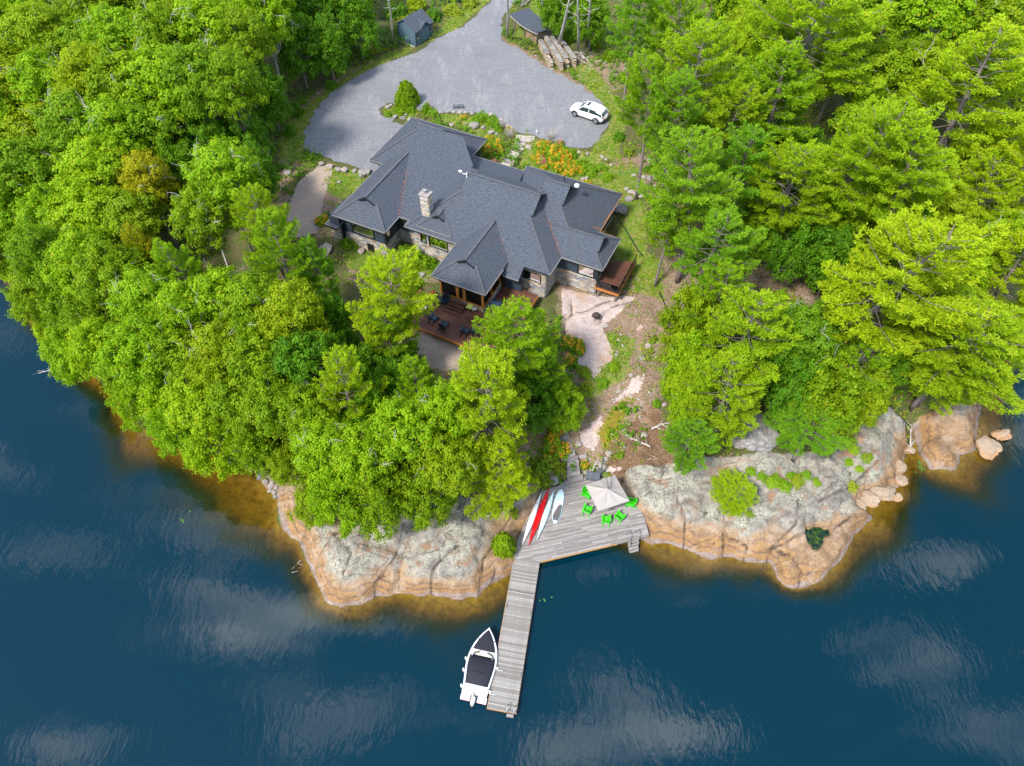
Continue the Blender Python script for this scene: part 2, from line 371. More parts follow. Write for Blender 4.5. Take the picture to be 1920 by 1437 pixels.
def ground_mat():
    m, rockc, (n1, n2, n3, n4, z, pos, crack) = rock('ground_cover_soil', True)
    fine = m.noise(pos, 9, 4, .75); mid = m.noise(pos, 2.2, 5, .65)
    lit = m.mix(m.ramp(fine, [(.36, 0), (.64, 1)]), (.085,.05,.032), (.36,.25,.18)); lit = m.mix(m.ramp(n2, [(.56, 0), (.66, .7)]), lit, (.34,.26,.22))
    lit = m.mix(m.ramp(mid, [(.50, 0), (.66, .65)]), lit, (.085,.13,.018))
    lit = m.mix(m.ramp(n4, [(.5, 0), (.7, .6)]), lit, (.27,.19,.15))
    gr = m.mix(m.ramp(fine, [(.3, 0), (.7, 1)]), (.045,.10,.008), (.17,.27,.02))
    gr = m.mix(m.ramp(mid, [(.46, 0), (.62, .75)]), gr, (.30,.22,.09)); gr = m.mix(m.ramp(n1, [(.45, 0), (.6, .5)]), gr, (.06,.13,.01))
    soil = m.mix(m.ramp(fine, [(.38, 0), (.64, 1)]), (.06,.032,.018), (.25,.155,.09)); soil = m.mix(m.ramp(n2, [(.52, 0), (.64, .7)]), soil, (.10,.065,.04)); soil = m.mix(m.ramp(n4, [(.56, 0), (.66, .6)]), soil, (.30,.20,.13))
    grav = m.mix(m.ramp(fine, [(.35, 0), (.65, 1)]), (.24,.18,.145), (.44,.35,.29))
    pale = m.mix(m.ramp(mid, [(.3, 0), (.7, 1)]), (.36,.275,.25), (.50,.41,.385)); pale = m.mix(m.ramp(n2, [(.36, .35), (.44, 0)]), pale, (.25,.19,.16))
    pale = m.mix(m.ramp(n3, [(.6, 0), (.72, .3)]), pale, (.30,.19,.14))
    pale = m.mix(m.ramp(n1, [(.52, 0), (.62, .6)]), pale, (.38,.235,.12))
    moss = m.mix(m.ramp(fine, [(.35, 0), (.65, 1)]), (.11,.085,.01), (.25,.21,.02))
    bed = m.mix(m.ramp(mid, [(.35, 0), (.65, 1)]), (.15,.10,.014), (.31,.215,.036))
    bed = m.mix(m.ramp(m.noise(pos, 1.1, 6, .7), [(.55, 0), (.7, .6)]), bed, (.10,.06,.015))
    floor_ = m.mix(m.ramp(fine, [(.36, 0), (.64, 1)]), (.05,.04,.018), (.16,.13,.06)); floor_ = m.mix(m.ramp(mid, [(.42, 0), (.6, .8)]), floor_, (.05,.10,.012))
    c = floor_
    rag = m.math('ADD', m.math('MULTIPLY', mid, .65), m.math('MULTIPLY', m.noise(pos, .7, 6, .65), .35))
    def lay(c, name, col, lo=.35, hi=.65, nz=None, amp=2.2):
        a = m.attr(name); f = m.math('ADD', a, m.math('MULTIPLY', m.math('SUBTRACT', nz or rag, .5), amp))
        return m.mix(m.ramp(f, [(lo, 0), (hi, 1)]), c, col)
    c = lay(c, 'litter', lit); c = lay(c, 'grass', gr); c = lay(c, 'soil', soil); c = lay(c, 'gravel', grav, .42, .58, None, 2.0); c = lay(c, 'pale', pale, .46, .54, None, 1.5); c = lay(c, 'moss', moss, .45, .6, n3)
    c = lay(c, 'rock', rockc, .40, .60, None, 1.2)
    c = m.mix(m.math('MULTIPLY', m.ramp(m.attr('seam'), [(.45, 0), (.85, .8)]), m.ramp(n2, [(.35, .1), (.55, 1)])), c, (.035,.025,.018))
    zb = m.ramp(m.math('ADD', m.math('MULTIPLY', z, 1.0), .5), [(.44, 1), (.50, 0)])
    c = m.mix(zb, c, bed)
    m.set(Base_Color=c, Roughness=.9, Specular_IOR_Level=.2)
    m.bump(m.math('SUBTRACT', m.math('ADD', m.math('MULTIPLY', n2, 1.9), m.math('ADD', m.math('MULTIPLY', n3, 1.0), m.math('MULTIPLY', fine, .25))), m.math('MULTIPLY', crack, m.attr('rock'))), .6, .15)
    return m.m
M['ground'] = ground_mat()
M['rock'] = rock('granite_rock')
def boulder_mat():
    m = NM('boulder_granite'); pos = m.obj(); r = m.rand()
    n2 = m.noise(pos, 2.5, 6, .65); n3 = m.noise(pos, 9, 4, .7)
    c = m.mix(r, (.26,.25,.245), (.44,.37,.32)); c = m.mix(m.ramp(n2, [(.4, .55), (.6, 0)]), c, (.13,.11,.10)); c = m.mix(m.ramp(n3, [(.55, 0), (.65, .5)]), c, (.44,.42,.37))
    m.set(Base_Color=c, Roughness=.85, Specular_IOR_Level=.25); m.bump(n3, .4, .05); return m.m
M['boulder'] = boulder_mat()
def tan_rock():
    m = NM('waterline_rock'); pos = m.geo(); z = m.n('ShaderNodeSeparateXYZ', {'Vector': pos}).outputs['Z']
    n2 = m.noise(pos, 1.8, 6, .65); n3 = m.noise(pos, 8, 4, .7)
    zz = m.math('ADD', z, m.math('MULTIPLY', n2, .3))
    c = m.ramp(zz, [(.1, (.24,.19,.16)), (.22, (.17,.12,.09)), (.32, (.33,.18,.08)), (.6, (.36,.22,.12)), (.8, (.32,.245,.18))])
    c = m.mix(m.ramp(n3, [(.4, .35), (.55, 0)]), c, (.24,.15,.09))
    m.set(Base_Color=c, Roughness=.8, Specular_IOR_Level=.3); m.bump(n3, .4, .05); return m.m
M['tan_rock'] = tan_rock()
def flagstone():
    m = NM('flagstone'); pos = m.obj(); r = m.rand(); n = m.noise(pos, 3, 6, .65)
    c = m.mix(r, (.20,.18,.185), (.46,.40,.36)); c = m.mix(m.ramp(n, [(.4, .5), (.6, 0)]), c, (.15,.13,.13))
    m.set(Base_Color=c, Roughness=.85); m.bump(n, .4, .03); return m.m
M['flagstone'] = flagstone()
def gravel():
    m = NM('crushed_gravel'); pos = m.geo(); f = m.noise(pos, 7, 4, .85); b = m.noise(pos, .16, 5, .6); c2 = m.noise(m.map(pos, (1, .22, 1), (0,0,R(-25))), .9, 6, .65); c3 = m.noise(m.map(pos, (.25, 1, 1), (0,0,R(18))), 1.3, 6, .65)
    c = m.mix(m.ramp(f, [(.36, 0), (.64, 1)]), (.105,.108,.118), (.285,.288,.302))
    c = m.mix(m.ramp(b, [(.35, .5), (.6, 0)]), c, (.15,.152,.165)); c = m.mix(m.ramp(c2, [(.53, 0), (.68, .45)]), c, (.31,.30,.30)); c = m.mix(m.ramp(c3, [(.34, .45), (.46, 0)]), c, (.14,.14,.148))
    c = m.mix(m.ramp(m.noise(pos, .5, 6, .7), [(.64, 0), (.72, .5)]), c, (.29,.225,.185))
    m.set(Base_Color=c, Roughness=.95, Specular_IOR_Level=.15); m.bump(f, .7, .05); return m.m
M['gravel'] = gravel()

def foliage(name, c_dark, c_light, c_warm=None, warm=.1, trans=.35, rough=.55):
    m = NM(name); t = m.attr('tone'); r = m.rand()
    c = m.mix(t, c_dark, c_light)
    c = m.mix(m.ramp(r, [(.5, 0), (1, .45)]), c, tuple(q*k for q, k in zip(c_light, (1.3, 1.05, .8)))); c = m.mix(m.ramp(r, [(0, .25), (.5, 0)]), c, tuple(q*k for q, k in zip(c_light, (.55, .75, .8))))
    if c_warm: c = m.mix(m.ramp(m.attr('warm'), [(1-warm-.02, 0), (1-warm, .85)]), c, c_warm)
    dif = m.n('ShaderNodeBsdfPrincipled', {'Base Color': c, 'Roughness': rough, 'Specular IOR Level': .2})
    tl = m.n('ShaderNodeBsdfTranslucent', {'Color': m.mix(.4, c, c_light)})
    mx_ = m.n('ShaderNodeMixShader', {0: trans, 1: dif.outputs[0], 2: tl.outputs[0]})
    m.t.links.new(mx_.outputs[0], m.out.inputs[0]); return m.m
M['leaf'] = foliage('broadleaf_foliage', (0.137,0.257,0.004), (0.332,0.477,0.010), (.41,.32,.015), .012, .55)
M['leaf_lime'] = foliage('lime_foliage', (0.167,0.330,0.004), (0.354,0.557,0.012), (0.506,0.400,0.012), .03, .55)
M['leaf_dark'] = foliage('deep_green_foliage', (0.064,0.191,0.006), (0.165,0.350,0.011), (.2,.2,.02), .01, .48)
M['leaf_mid'] = foliage('mid_green_foliage', (0.109,0.244,0.005), (0.286,0.445,0.012), (.3,.26,.02), .01, .55)
M['leaf_yellow'] = foliage('golden_foliage', (0.290,0.317,0.004), (0.506,0.509,0.012), (.55,.40,.02), .10, .55)
M['leaf_orange'] = foliage('orange_tinged_foliage', (0.217,0.290,0.006), (0.440,0.466,0.012), (.55,.34,.02), .22, .55)
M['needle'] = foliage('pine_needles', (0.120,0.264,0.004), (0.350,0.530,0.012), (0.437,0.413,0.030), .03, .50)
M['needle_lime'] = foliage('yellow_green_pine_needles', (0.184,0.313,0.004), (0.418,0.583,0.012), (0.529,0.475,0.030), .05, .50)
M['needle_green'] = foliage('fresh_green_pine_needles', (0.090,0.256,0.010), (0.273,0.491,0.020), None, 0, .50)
M['bush'] = foliage('shrub_foliage', (0.095,0.231,0.006), (0.248,0.438,0.012), (0.322,0.250,0.020), .03)
M['weed'] = foliage('ground_plants', (0.083,0.182,0.008), (0.278,0.411,0.020), (0.460,0.300,0.020), .10)
M['flower'] = plain('orange_petals', (.72,.30,.008), .6, .2)
M['flower_pink'] = plain('pink_petals', (.55,.10,.18), .6, .3)
M['flower_rust'] = plain('rust_petals', (.5,.06,.01), .6, .3)
M['plume'] = plain('silver_grass', (.42,.38,.36), .8, .2)
M['log_wood'] = vcol('split_firewood', .85, .35, 8, .3)

def water_mat():
    m = NM('lake_water'); T = m.attr('clarity'); pos = m.geo()
    body = m.n('ShaderNodeBsdfDiffuse', {'Color': m.mix(m.ramp(T, [(0, 0), (.3, 1)]), (.00003,.0180,.0310), (.014,.023,.009))})
    tint = m.ramp(T, [(0, (.2,.24,.09)), (.35, (.60,.52,.14)), (.7, (.9,.78,.38)), (1, (1,.97,.9))])
    tr = m.n('ShaderNodeBsdfTransparent', {'Color': tint})
    w1 = m.noise(m.map(pos, (1.0, .30, 1), (0,0,R(35))), 3.2, 3, .55)
    w2 = m.noise(m.map(pos, (1.0, .4, 1), (0,0,R(20)), (9,4,0)), .9, 3, .5)
    amp = m.ramp(m.noise(pos, .07, 3, .5), [(.35, .25), (.62, 1)])
    h = m.math('MULTIPLY', m.math('ADD', m.math('MULTIPLY', w1, .5), m.math('MULTIPLY', w2, 1.1)), amp)
    bp = m.n('ShaderNodeBump', {'Height': h, 'Strength': .5, 'Distance': .034}).outputs[0]
    gl = m.n('ShaderNodeBsdfGlossy', {'Color': (1,1,1,1), 'Roughness': .03, 'Normal': bp})
    fr = m.n('ShaderNodeFresnel', {'IOR': 1.39, 'Normal': bp})
    a = m.n('ShaderNodeMixShader', {0: m.ramp(T, [(0, 0), (.05, .02), (1, 1)]), 1: body.outputs[0], 2: tr.outputs[0]})
    b = m.n('ShaderNodeMixShader', {0: fr.outputs[0], 1: a.outputs[0], 2: gl.outputs[0]})
    m.t.links.new(b.outputs[0], m.out.inputs[0]); return m.m
M['water'] = water_mat()

# ------------------------------------------------------------------ terrain
SHORE = [(-260,420),(-120,455),(-40,480),(20,525),(60,600),(100,650),(150,680),(215,740),(262,800),(330,835),(400,850),(450,868),(500,905),(521,935),(523,975),(545,1010),(560,1013),(566,1030),(575,1055),(590,1090),(610,1128),(640,1142),(680,1136),(715,1118),(745,1112),(800,1115),(855,1123),(893,1116),(905,1105),(935,1090),(957,1078),(985,1035),(1040,1006),(1120,985),(1190,1002),(1205,1012),(1222,1023),(1250,1022),(1290,1035),(1330,1045),(1370,1048),(1400,1055),(1445,1060),(1455,1080),(1470,1096),(1500,1102),(1540,1090),(1570,1060),(1590,1030),(1620,990),(1641,975),(1635,965),(1612,952),(1618,944),(1640,940),(1664,936),(1668,915),(1690,920),(1698,885),(1694,850),(1712,825),(1704,795),(1716,800),(1725,850),(1745,882),(1790,880),(1805,850),(1828,842),(1832,800),(1845,745),(1870,700),(1890,650),(1910,600),(1960,560),(2060,500),(2200,440)]
shore = [P(x, y, 0) for x, y in SHORE]
land = [tuple(q) for q in shore] + [(1500, 60), (1500, 1500), (-1500, 1500), (-1500, 70)]
CTRL = [(700,1050,2.3),(800,1020,2.9),(880,1000,2.7),(600,960,2.4),(545,960,1.5),(940,1010,1.9),(975,940,2.1),(1000,1000,.3),(1100,960,.3),(1180,960,.4),(1060,925,.4),(1100,898,.7),(1150,905,.8),
 (1075,870,1.7),(1065,820,2.9),(1215,920,2.4),(1290,930,2.9),(1250,980,2.2),(1400,970,2.5),(1500,960,2.7),(1540,930,2.5),(1560,1030,1.2),(1480,1050,1.4),(1600,900,2.7),(1650,830,3.3),(1680,870,2),(1570,880,3),
 (1200,850,3.3),(1300,840,3.9),(1420,820,4.1),(1150,760,4),(1200,700,4.8),(1110,680,5),(1110,620,5.3),(1180,560,5.7),(1060,560,5.5),(1150,830,2.6),
 (820,690,5.3),(815,650,5.8),(760,600,6.0),(700,520,5.4),(690,480,5.4),(760,480,5.7),(620,470,5.8),(560,400,6.5),(600,330,6.85),(650,250,6.9),(750,150,7.1),(900,150,7.1),(1050,230,6.9),(1000,270,6.8),(950,50,7.4),(950,0,7.6),
 (1180,400,6.5),(1250,330,7.4),(1200,200,7.3),(1300,500,6.3),(1400,560,6.5),(1500,600,6),(1600,700,5),(1700,700,4),(1780,800,1.9),(1760,770,2.4),(1830,700,2),(1600,450,8),(1800,450,7),(1900,400,6),(1700,200,10),(1900,150,10),(1400,150,9),(1300,50,9),
 (500,300,7),(400,200,7.5),(200,150,6),(100,350,4),(250,500,4.5),(400,550,5),(350,700,3.5),(500,750,3.5),(600,850,3),(700,850,4),(850,850,4),(700,740,4.8),(950,750,4.4),(150,550,3),(0,300,4),(-100,100,5),(600,60,8),(400,0,9),(0,-50,8),(900,-60,8),(1400,-80,10),(1900,-50,11),
 (850,400,6.0),(950,400,6.0),(1050,420,6.0),(800,300,6.6),(950,300,6.6),(1100,350,6.4),(700,380,6.2),(870,250,6.9)]
cp = np.array([[*P(x, y, h), h] for x, y, h in CTRL])
DRIVE = [(990,-30),(962,-10),(925,-5),(900,22),(870,50),(832,66),(815,75),(800,88),(785,98),(742,112),(700,128),(660,150),(620,175),(592,208),(575,240),(570,268),(583,290),(622,298),(650,308),(690,326),(715,345),(760,300),(775,240),(740,228),(716,216),(713,204),(730,192),(758,198),(790,206),(812,214),(850,212),(882,213),(918,216),(944,232),(962,246),(996,250),(1022,262),(1060,275),(1085,281),(1106,278),(1126,262),(1139,240),(1141,215),(1122,190),(1095,166),(1070,150),(1040,135),(1010,118),(980,97),(950,82),(938,68),(940,40),(962,8),(1000,-30)]
def drive_h(x, y): return 6.9 + .016*(y-62)
def PD(px, py):
    q = P(px, py, 7.0)
    for _ in range(4): q = P(px, py, drive_h(*q))
    return q
drive = [PD(x, y) for x, y in DRIVE]

def axis(parts, lo, hi):
    a = np.concatenate(parts); s = 4.0; L = [a[0]]; v = a[0]
    while v > lo: v -= s; s *= 1.5; L.insert(0, v)
    s = 4.0; v = a[-1]; H_ = []
    while v < hi: v += s; s *= 1.5; H_.append(v)
    return np.concatenate([L[:-1], a, H_])
gx = axis([np.arange(-80, -24, .55), np.arange(-24, 40, .24), np.arange(40, 84, .55)], -1400, 1400)
gy = axis([np.arange(6, 17, .55), np.arange(17, 58, .24), np.arange(58, 122, .55)], -1200, 1400)
GX, GY = np.meshgrid(gx, gy)
D = sdf(GX, GY, land); D = D + np.exp(-np.abs(D)/4)*(.9*(fbm(GX*.55+8, GY*.55, 5)-.5))
hz = np.zeros(GX.shape); ws = np.zeros(GX.shape)
for cx, cy, ch in cp:
    d2 = (GX-cx)**2+(GY-cy)**2; wt = 1/(d2+1.5)**1.8; hz += wt*ch; ws += wt
base = hz/ws
POLY = dict(
 rockL=[(510,925),(523,985),(560,1018),(575,1060),(610,1135),(640,1150),(690,1142),(745,1118),(855,1130),(905,1110),(962,1080),(985,1010),(1008,925),(985,890),(955,895),(930,930),(880,945),(800,950),(700,985),(640,990),(600,985),(570,930),(540,905)],
 rockR=[(1195,1018),(1250,1030),(1370,1055),(1445,1068),(1470,1102),(1500,1110),(1550,1095),(1600,1035),(1650,975),(1700,930),(1708,870),(1712,825),(1700,790),(1650,775),(1600,790),(1560,850),(1450,875),(1350,878),(1240,885),(1180,885),(1150,890),(1185,935),(1212,985)],
 rockF=[(1712,795),(1720,850),(1745,890),(1795,888),(1810,855),(1840,845),(1850,745),(1815,735),(1770,765),(1730,775)],
 slab=[(1052,545),(1085,552),(1130,560),(1192,562),(1160,592),(1128,615),(1140,640),(1152,655),(1148,672),(1110,708),(1088,690),(1075,660),(1058,640),(1055,600)])

pw = {}
def wpoly(pts, h): return [P(x, y, h) for x, y in pts]
MASK = {k: np.full(GX.shape, -9.) for k in ('rock','pale','grass','soil','gravel','moss','litter')}
def addmask(k, pts, h, soft=.5, off=0.0):
    p = wpoly(pts, h); s = np.minimum(sdf(GX, GY, p)/soft, 1.5)-off; MASK[k] = np.maximum(MASK[k], s); return sdf(GX, GY, p)
sL = addmask('rock', POLY['rockL'], 1.4); sR = addmask('rock', POLY['rockR'], 1.6); sF = addmask('rock', POLY['rockF'], 1.2)
addmask('rock', [(1600,900),(1560,850),(1600,800),(1660,790),(1700,830),(1690,880)], 3, 1.2)
sS = addmask('pale', POLY['slab'], 5.2, .35)
addmask('pale', [(1082,800),(1130,772),(1142,800),(1120,842),(1085,826)], 3.2, .8, .45)
addmask('pale', [(1180,705),(1228,690),(1215,745),(1150,768),(1125,750)], 4.3, 1.0, .8)
addmask('pale', [(1080,870),(1140,840),(1230,870),(1180,885),(1130,890)], 2.6, .8, 1.2); addmask('pale', [(1165,610),(1215,596),(1222,625),(1190,640)], 5.2, .8, 1.0)
addmask('moss', [(1120,800),(1150,765),(1180,745),(1170,790),(1140,830)], 3.6, .7)
addmask('moss', [(1420,870),(1560,850),(1640,790),(1700,800),(1690,840),(1560,900),(1450,900)], 3, 1.5)
addmask('soil', [(1130,840),(1170,800),(1230,760),(1270,860),(1210,885),(1130,878)], 3.3, .8)
addmask('soil', [(1400,540),(1510,560),(1500,620),(1420,610)], 6.3, 1.2)
addmask('soil', [(640,560),(700,590),(740,660),(700,700),(650,660)], 5.8, 1)
addmask('gravel', [(765,640),(800,622),(868,645),(872,692),(800,684)], 5.7, .4)
addmask('gravel', [(602,315),(560,345),(532,400),(545,445),(592,432),(602,392),(617,350),(625,322)], 6.5, .5)
for g_, h_, s_ in [([(1040,520),(1250,540),(1260,640),(1240,760),(1300,860),(1560,840),(1720,780),(1700,860),(1560,900),(1140,895),(1060,900),(1030,860),(1070,740),(1050,650)],4.5,1.2),([(1240,480),(1500,480),(1540,580),(1480,640),(1260,560)],6.3,1.5),([(938,70),(985,95),(1060,140),(1100,100),(1180,130),(1180,160),(1120,190),(1060,160),(950,90)],7.2,1),([(520,330),(560,200),(640,140),(700,120),(600,190),(570,250),(560,320),(520,420)],6.8,.8),([(660,480),(860,480),(860,520),(700,560),(650,520)],5.6,.8),([(600,330),(640,320),(640,430),(590,440)],6.5,.6),([(640,560),(720,580),(900,700),(860,730),(740,720),(650,680)],5.6,1),([(1150,290),(1260,300),(1300,340),(1220,360),(1160,330)],7,1),([(440,855),(520,900),(600,920),(680,990),(600,1000),(520,940)],1.2,.8),([(940,800),(1050,800),(1050,910),(960,900)],2.5,1)]: addmask('litter', g_, h_, s_)
for g, h, s in [([(528,240),(600,178),(680,128),(742,97),(780,92),(745,113),(660,151),(595,205),(572,245),(572,280),(548,312),(522,295)],7,.6), ([(815,70),(840,40),(890,0),(935,-10),(895,25),(850,62)],7.3,.6),
  ([(1050,112),(1115,128),(1155,190),(1172,235),(1160,290),(1100,292),(1142,240),(1142,212),(1095,162)],7,.6), ([(1095,292),(1205,325),(1215,480),(1150,500),(1160,400),(1120,330)],6.6,.9),
  ([(1135,630),(1195,635),(1175,700),(1110,735),(1085,712),(1150,680)],5,.6), ([(985,262),(1085,285),(1165,345),(1090,340),(975,312)],6.7,.5), ([(780,212),(940,228),(935,280),(860,240)],6.8,.4), ([(618,318),(692,330),(650,372),(600,360)],6.5,.5),
  ([(1190,450),(1240,500),(1250,560),(1190,540)],6.2,.9),([(960,70),(1000,0),(1060,0),(1100,60),(1040,90)],7.4,.8), ([(640,440),(700,470),(800,470),(860,510),(790,530),(650,500)],5.6,.8), ([(720,200),(790,205),(770,230),(720,222)],6.9,.4)]:
    addmask('grass', g, h, s)
rockm = sstep(-1, 1, MASK['rock'])
Ls = .75 + .8*(1-rockm) + 1.1*vnoise(GX*.28, GY*.28)
sat = 1-np.exp(-np.maximum(D, 0)/(Ls*1.35))
land_h = base*sat
# rounded ledges on the bare granite
led = fbm(GX*.5+3, GY*.5, 4)
step = .42*(np.floor(land_h/.42+led*1.2) + sstep(.25, .9, (land_h/.42+led*1.2) % 1.0) - led*1.2)
land_h = land_h + rockm*np.clip(D, 0, 1)*(.55*(step-land_h) + .5*(led-.5))
seam = np.zeros(GX.shape)
# fractured slabs: every block of granite sits a little higher, lower or tilted
gs = np.random.default_rng(19); sx_ = gs.uniform(-25, 45, 330); sy_ = gs.uniform(20, 48, 330); so = gs.random(330); tx_ = gs.normal(size=330)*.07; ty_ = gs.normal(size=330)*.07
sel = (rockm > .05) & (D > 0); qx, qy = GX[sel], GY[sel]; wxn = 1.6*(fbm(qx*.4, qy*.4, 3)-.5); ca, sa = math.cos(.5), math.sin(.5)
rx = (qx[:,None]-sx_)*ca+(qy[:,None]-sy_)*sa+wxn[:,None]; ry = (-(qx[:,None]-sx_)*sa+(qy[:,None]-sy_)*ca)*1.7
dd = np.hypot(rx, ry); i1 = dd.argmin(1); blk = (so[i1]-.5)*.30+tx_[i1]*(qx-sx_[i1])+ty_[i1]*(qy-sy_[i1])
d12 = np.partition(dd, 1, axis=1); gap = d12[:,1]-d12[:,0]; jn = np.exp(-(gap/.16)**2)*sstep(.48, .62, vnoise(qx*.33+5, qy*.33)); seam[sel] = np.maximum(seam[sel], .9*jn); blk = blk-.10*jn
tmp = np.zeros(GX.shape); tmp[sel] = blk; land_h = np.where(sel, np.maximum(land_h+rockm*np.clip(D/.9, 0, 1)*tmp, .02), land_h)
land_h += (1-rockm)*np.clip(D/3, 0, 1)*(.5*(fbm(GX*.35, GY*.35, 4)-.5) + .16*(vnoise(GX*1.3, GY*1.3)-.5))
# cracks in the outcrops
for pl, h in [([(562,1016),(580,985),(585,955)],.6),([(1363,1052),(1361,1010),(1352,950),(1345,900)],1.6),([(1446,1062),(1452,1020),(1490,985),(1493,940)],1.8),([(1452,1020),(1500,1000),(1570,985),(1610,955)],2),([(893,1118),(905,1050),(960,960)],1.6),([(915,1100),(930,1060)],1),([(1742,880),(1735,830),(1712,800)],1.2),([(1835,850),(1832,790)],1),([(1055,640),(1060,600),(1070,590),(1072,560)],5.3),([(1070,590),(1100,583),(1125,572),(1145,566)],5.3),([(1125,605),(1133,585),(1160,575),(1185,568)],5.3),([(1060,600),(1056,660),(1075,690)],5.2),([(1290,1036),(1285,980),(1262,930)],1.8),([(1400,1055),(1405,1020),(1360,1000)],1.5),([(1500,1102),(1505,1070),(1480,1040),(1455,1030)],.9),([(1540,935),(1600,905),(1650,860)],2.6),([(690,1135),(700,1090),(740,1050),(760,990)],1.6),([(800,1115),(812,1070),(860,1030)],1.6),([(620,1000),(660,1040),(640,1080)],1.8)]:
    d = linedist(GX, GY, [P(x, y, h) for x, y in pl]) + .12*(vnoise(GX*2, GY*2)-.5)
    land_h -= .17*np.exp(-(d/.17)**2)*np.clip(D/.6, 0, 1); seam = np.maximum(seam, np.exp(-(d/.17)**2))
# the pool in the right-hand outcrop
pool = [P(x, y, 1.0) for x, y in [(1500,988),(1516,990),(1530,986),(1546,992),(1559,989),(1556,1002),(1545,1012),(1541,1024),(1531,1035),(1520,1026),(1511,1010)]]
sp = sdf(GX, GY, pool); land_h = np.where(sp > -.5, land_h - sstep(-.12, .12, sp)*1.2, land_h)
land_h = np.where((sp <= .1) & (sp > -1.4), np.maximum(land_h, 1.12), land_h)
# driveway cut level
sd = sdf(GX, GY, drive); k = sstep(-3, .3, sd); land_h = land_h*(1-k) + drive_h(GX, GY)*k
# under the lake: a shelf by the rock, a slow slope in the coves, then the deep
SH = [(300,900,5.5),(420,950,6.5),(150,760,2.2),(60,650,1.2),(-20,560,1.2),(500,1000,3.2),(560,1060,1.4),(620,1170,1.6),(720,1160,2.2),(820,1170,4.5),(900,1150,5),(980,1120,2.5),(1080,1080,1.2),(1180,1060,2),(1260,1080,3),(1380,1090,2.4),(1460,1120,1.2),(1520,1130,1.3),(1600,1060,1.8),(1660,980,3),(1720,930,2.5),(1760,930,3),(1860,900,4),(1900,800,3),(1920,700,2)]
num = 0; den = 0
for x, y, s in SH:
    q = P(x, y, 0); wt = 1/((GX-q[0])**2+(GY-q[1])**2+2)**1.5; num = num+wt*s; den = den+wt
shelf = .62*num/den*(.45+.75*vnoise(GX*.22, GY*.22)+.35*vnoise(GX*.7, GY*.7))
dw = np.maximum(-D, 0)
bedz = -(.25*dw/shelf*2 + .9*np.maximum(dw/shelf-.75, 0)**1.5*2.2) - .05 + .18*(fbm(GX*.6, GY*.6, 4)-.5)*np.clip(dw, 0, 1)
bedz = np.maximum(bedz, -9)
HZ = np.where(D > 0, land_h, bedz)
from bisect import bisect
def TH(x, y):
    i = min(max(bisect(gx, x)-1, 0), len(gx)-2); j = min(max(bisect(gy, y)-1, 0), len(gy)-2)
    fx = (x-gx[i])/(gx[i+1]-gx[i]); fy = (y-gy[j])/(gy[j+1]-gy[j])
    return float((HZ[j,i]*(1-fx)+HZ[j,i+1]*fx)*(1-fy)+(HZ[j+1,i]*(1-fx)+HZ[j+1,i+1]*fx)*fy)
def G(px, py, up=0.0, z0=5.0):             # the ground point (raised by up) seen at a photo pixel
    z = z0
    for _ in range(12):
        q = P(px, py, z+up); z = .5*z+.5*max(TH(*q), -.2)
    return np.array([q[0], q[1], z])
# the house stands on a levelled footing: keep soil below its floors (see HOUSE below)
HO = np.array([-10.607, 54.486]); HA = R(-26.0)
HU = np.array([math.cos(HA), math.sin(HA)]); HV = np.array([-HU[1], HU[0]])
def hw(u, v): return HO + HU*u + HV*v
LU = (GX-HO[0])*HU[0]+(GY-HO[1])*HU[1]; LV = (GX-HO[0])*HV[0]+(GY-HO[1])*HV[1]
foot = np.maximum.reduce([np.minimum.reduce([LU-a, b-LU, LV-c, d-LV]) for a, b, c, d in [(-8.3,0,8.3,15.8),(-6.7,-1.9,-1.0,9),(-2,1,1.6,13),(.6,15,.6,12.5),(8,17,3.4,13.4),(15,19.1,3.4,6.9),(6.4,10.8,-4.2,1)]])
HZ = np.where(foot > -.1, np.minimum(HZ, 6.3), HZ)
dk = np.maximum(np.minimum.reduce([LU-4.0, 15-LU, LV+9, -4-LV]), np.minimum.reduce([LU-11, 15-LU, LV+5, .6-LV]))
HZ = np.where(dk > -.15, np.minimum(HZ, 5.95), HZ)

NX, NY = len(gx), len(gy)
idx = np.arange(NX*NY).reshape(NY, NX)
quad = np.stack([idx[:-1,:-1], idx[:-1,1:], idx[1:,1:], idx[1:,:-1]], -1).reshape(-1, 4)
V = np.stack([GX, GY, HZ], -1).reshape(-1, 3)
cxm = lambda A: (A[:-1,:-1]+A[1:,1:]).reshape(-1)/2
mid_r = {'rockL': cxm(sL), 'rockR': cxm(sR), 'rockF': cxm(sF), 'slab': cxm(sS)}
Dm = cxm(D)
which = np.zeros(len(quad), int)
for i, kname in enumerate(['rockL','rockR','rockF','slab'], 1): which[(mid_r[kname] > 0) & (Dm > -2.0)] = i
atts_seam = seam.ravel()
atts = {k: np.clip(sstep(-1, 1, v), 0, 1).ravel() for k, v in MASK.items()}
def submesh(name, sel, mat):
    q = quad[sel]; u, inv = np.unique(q, return_inverse=True)
    return fastmesh(name, V[u], inv.reshape(q.shape), mat, {**{k: a[u] for k, a in atts.items()}, 'seam': atts_seam[u]}, smooth=True)
tag(link('ground', submesh('ground', which == 0, M['ground'])), kind='structure')
for i, (nm, lb) in enumerate([('granite_outcrop','broad banded granite outcrop beside the long floating dock'),('granite_outcrop','wide cracked granite outcrop with a dark rock pool at the water'),('granite_outcrop','smaller pale granite point across the narrow inlet'),('granite_slab','bare pinkish granite slab with a fire bowl near the house')], 1):
    tag(link(nm, submesh(nm, which == i, M['ground'])), lb, kind='structure')

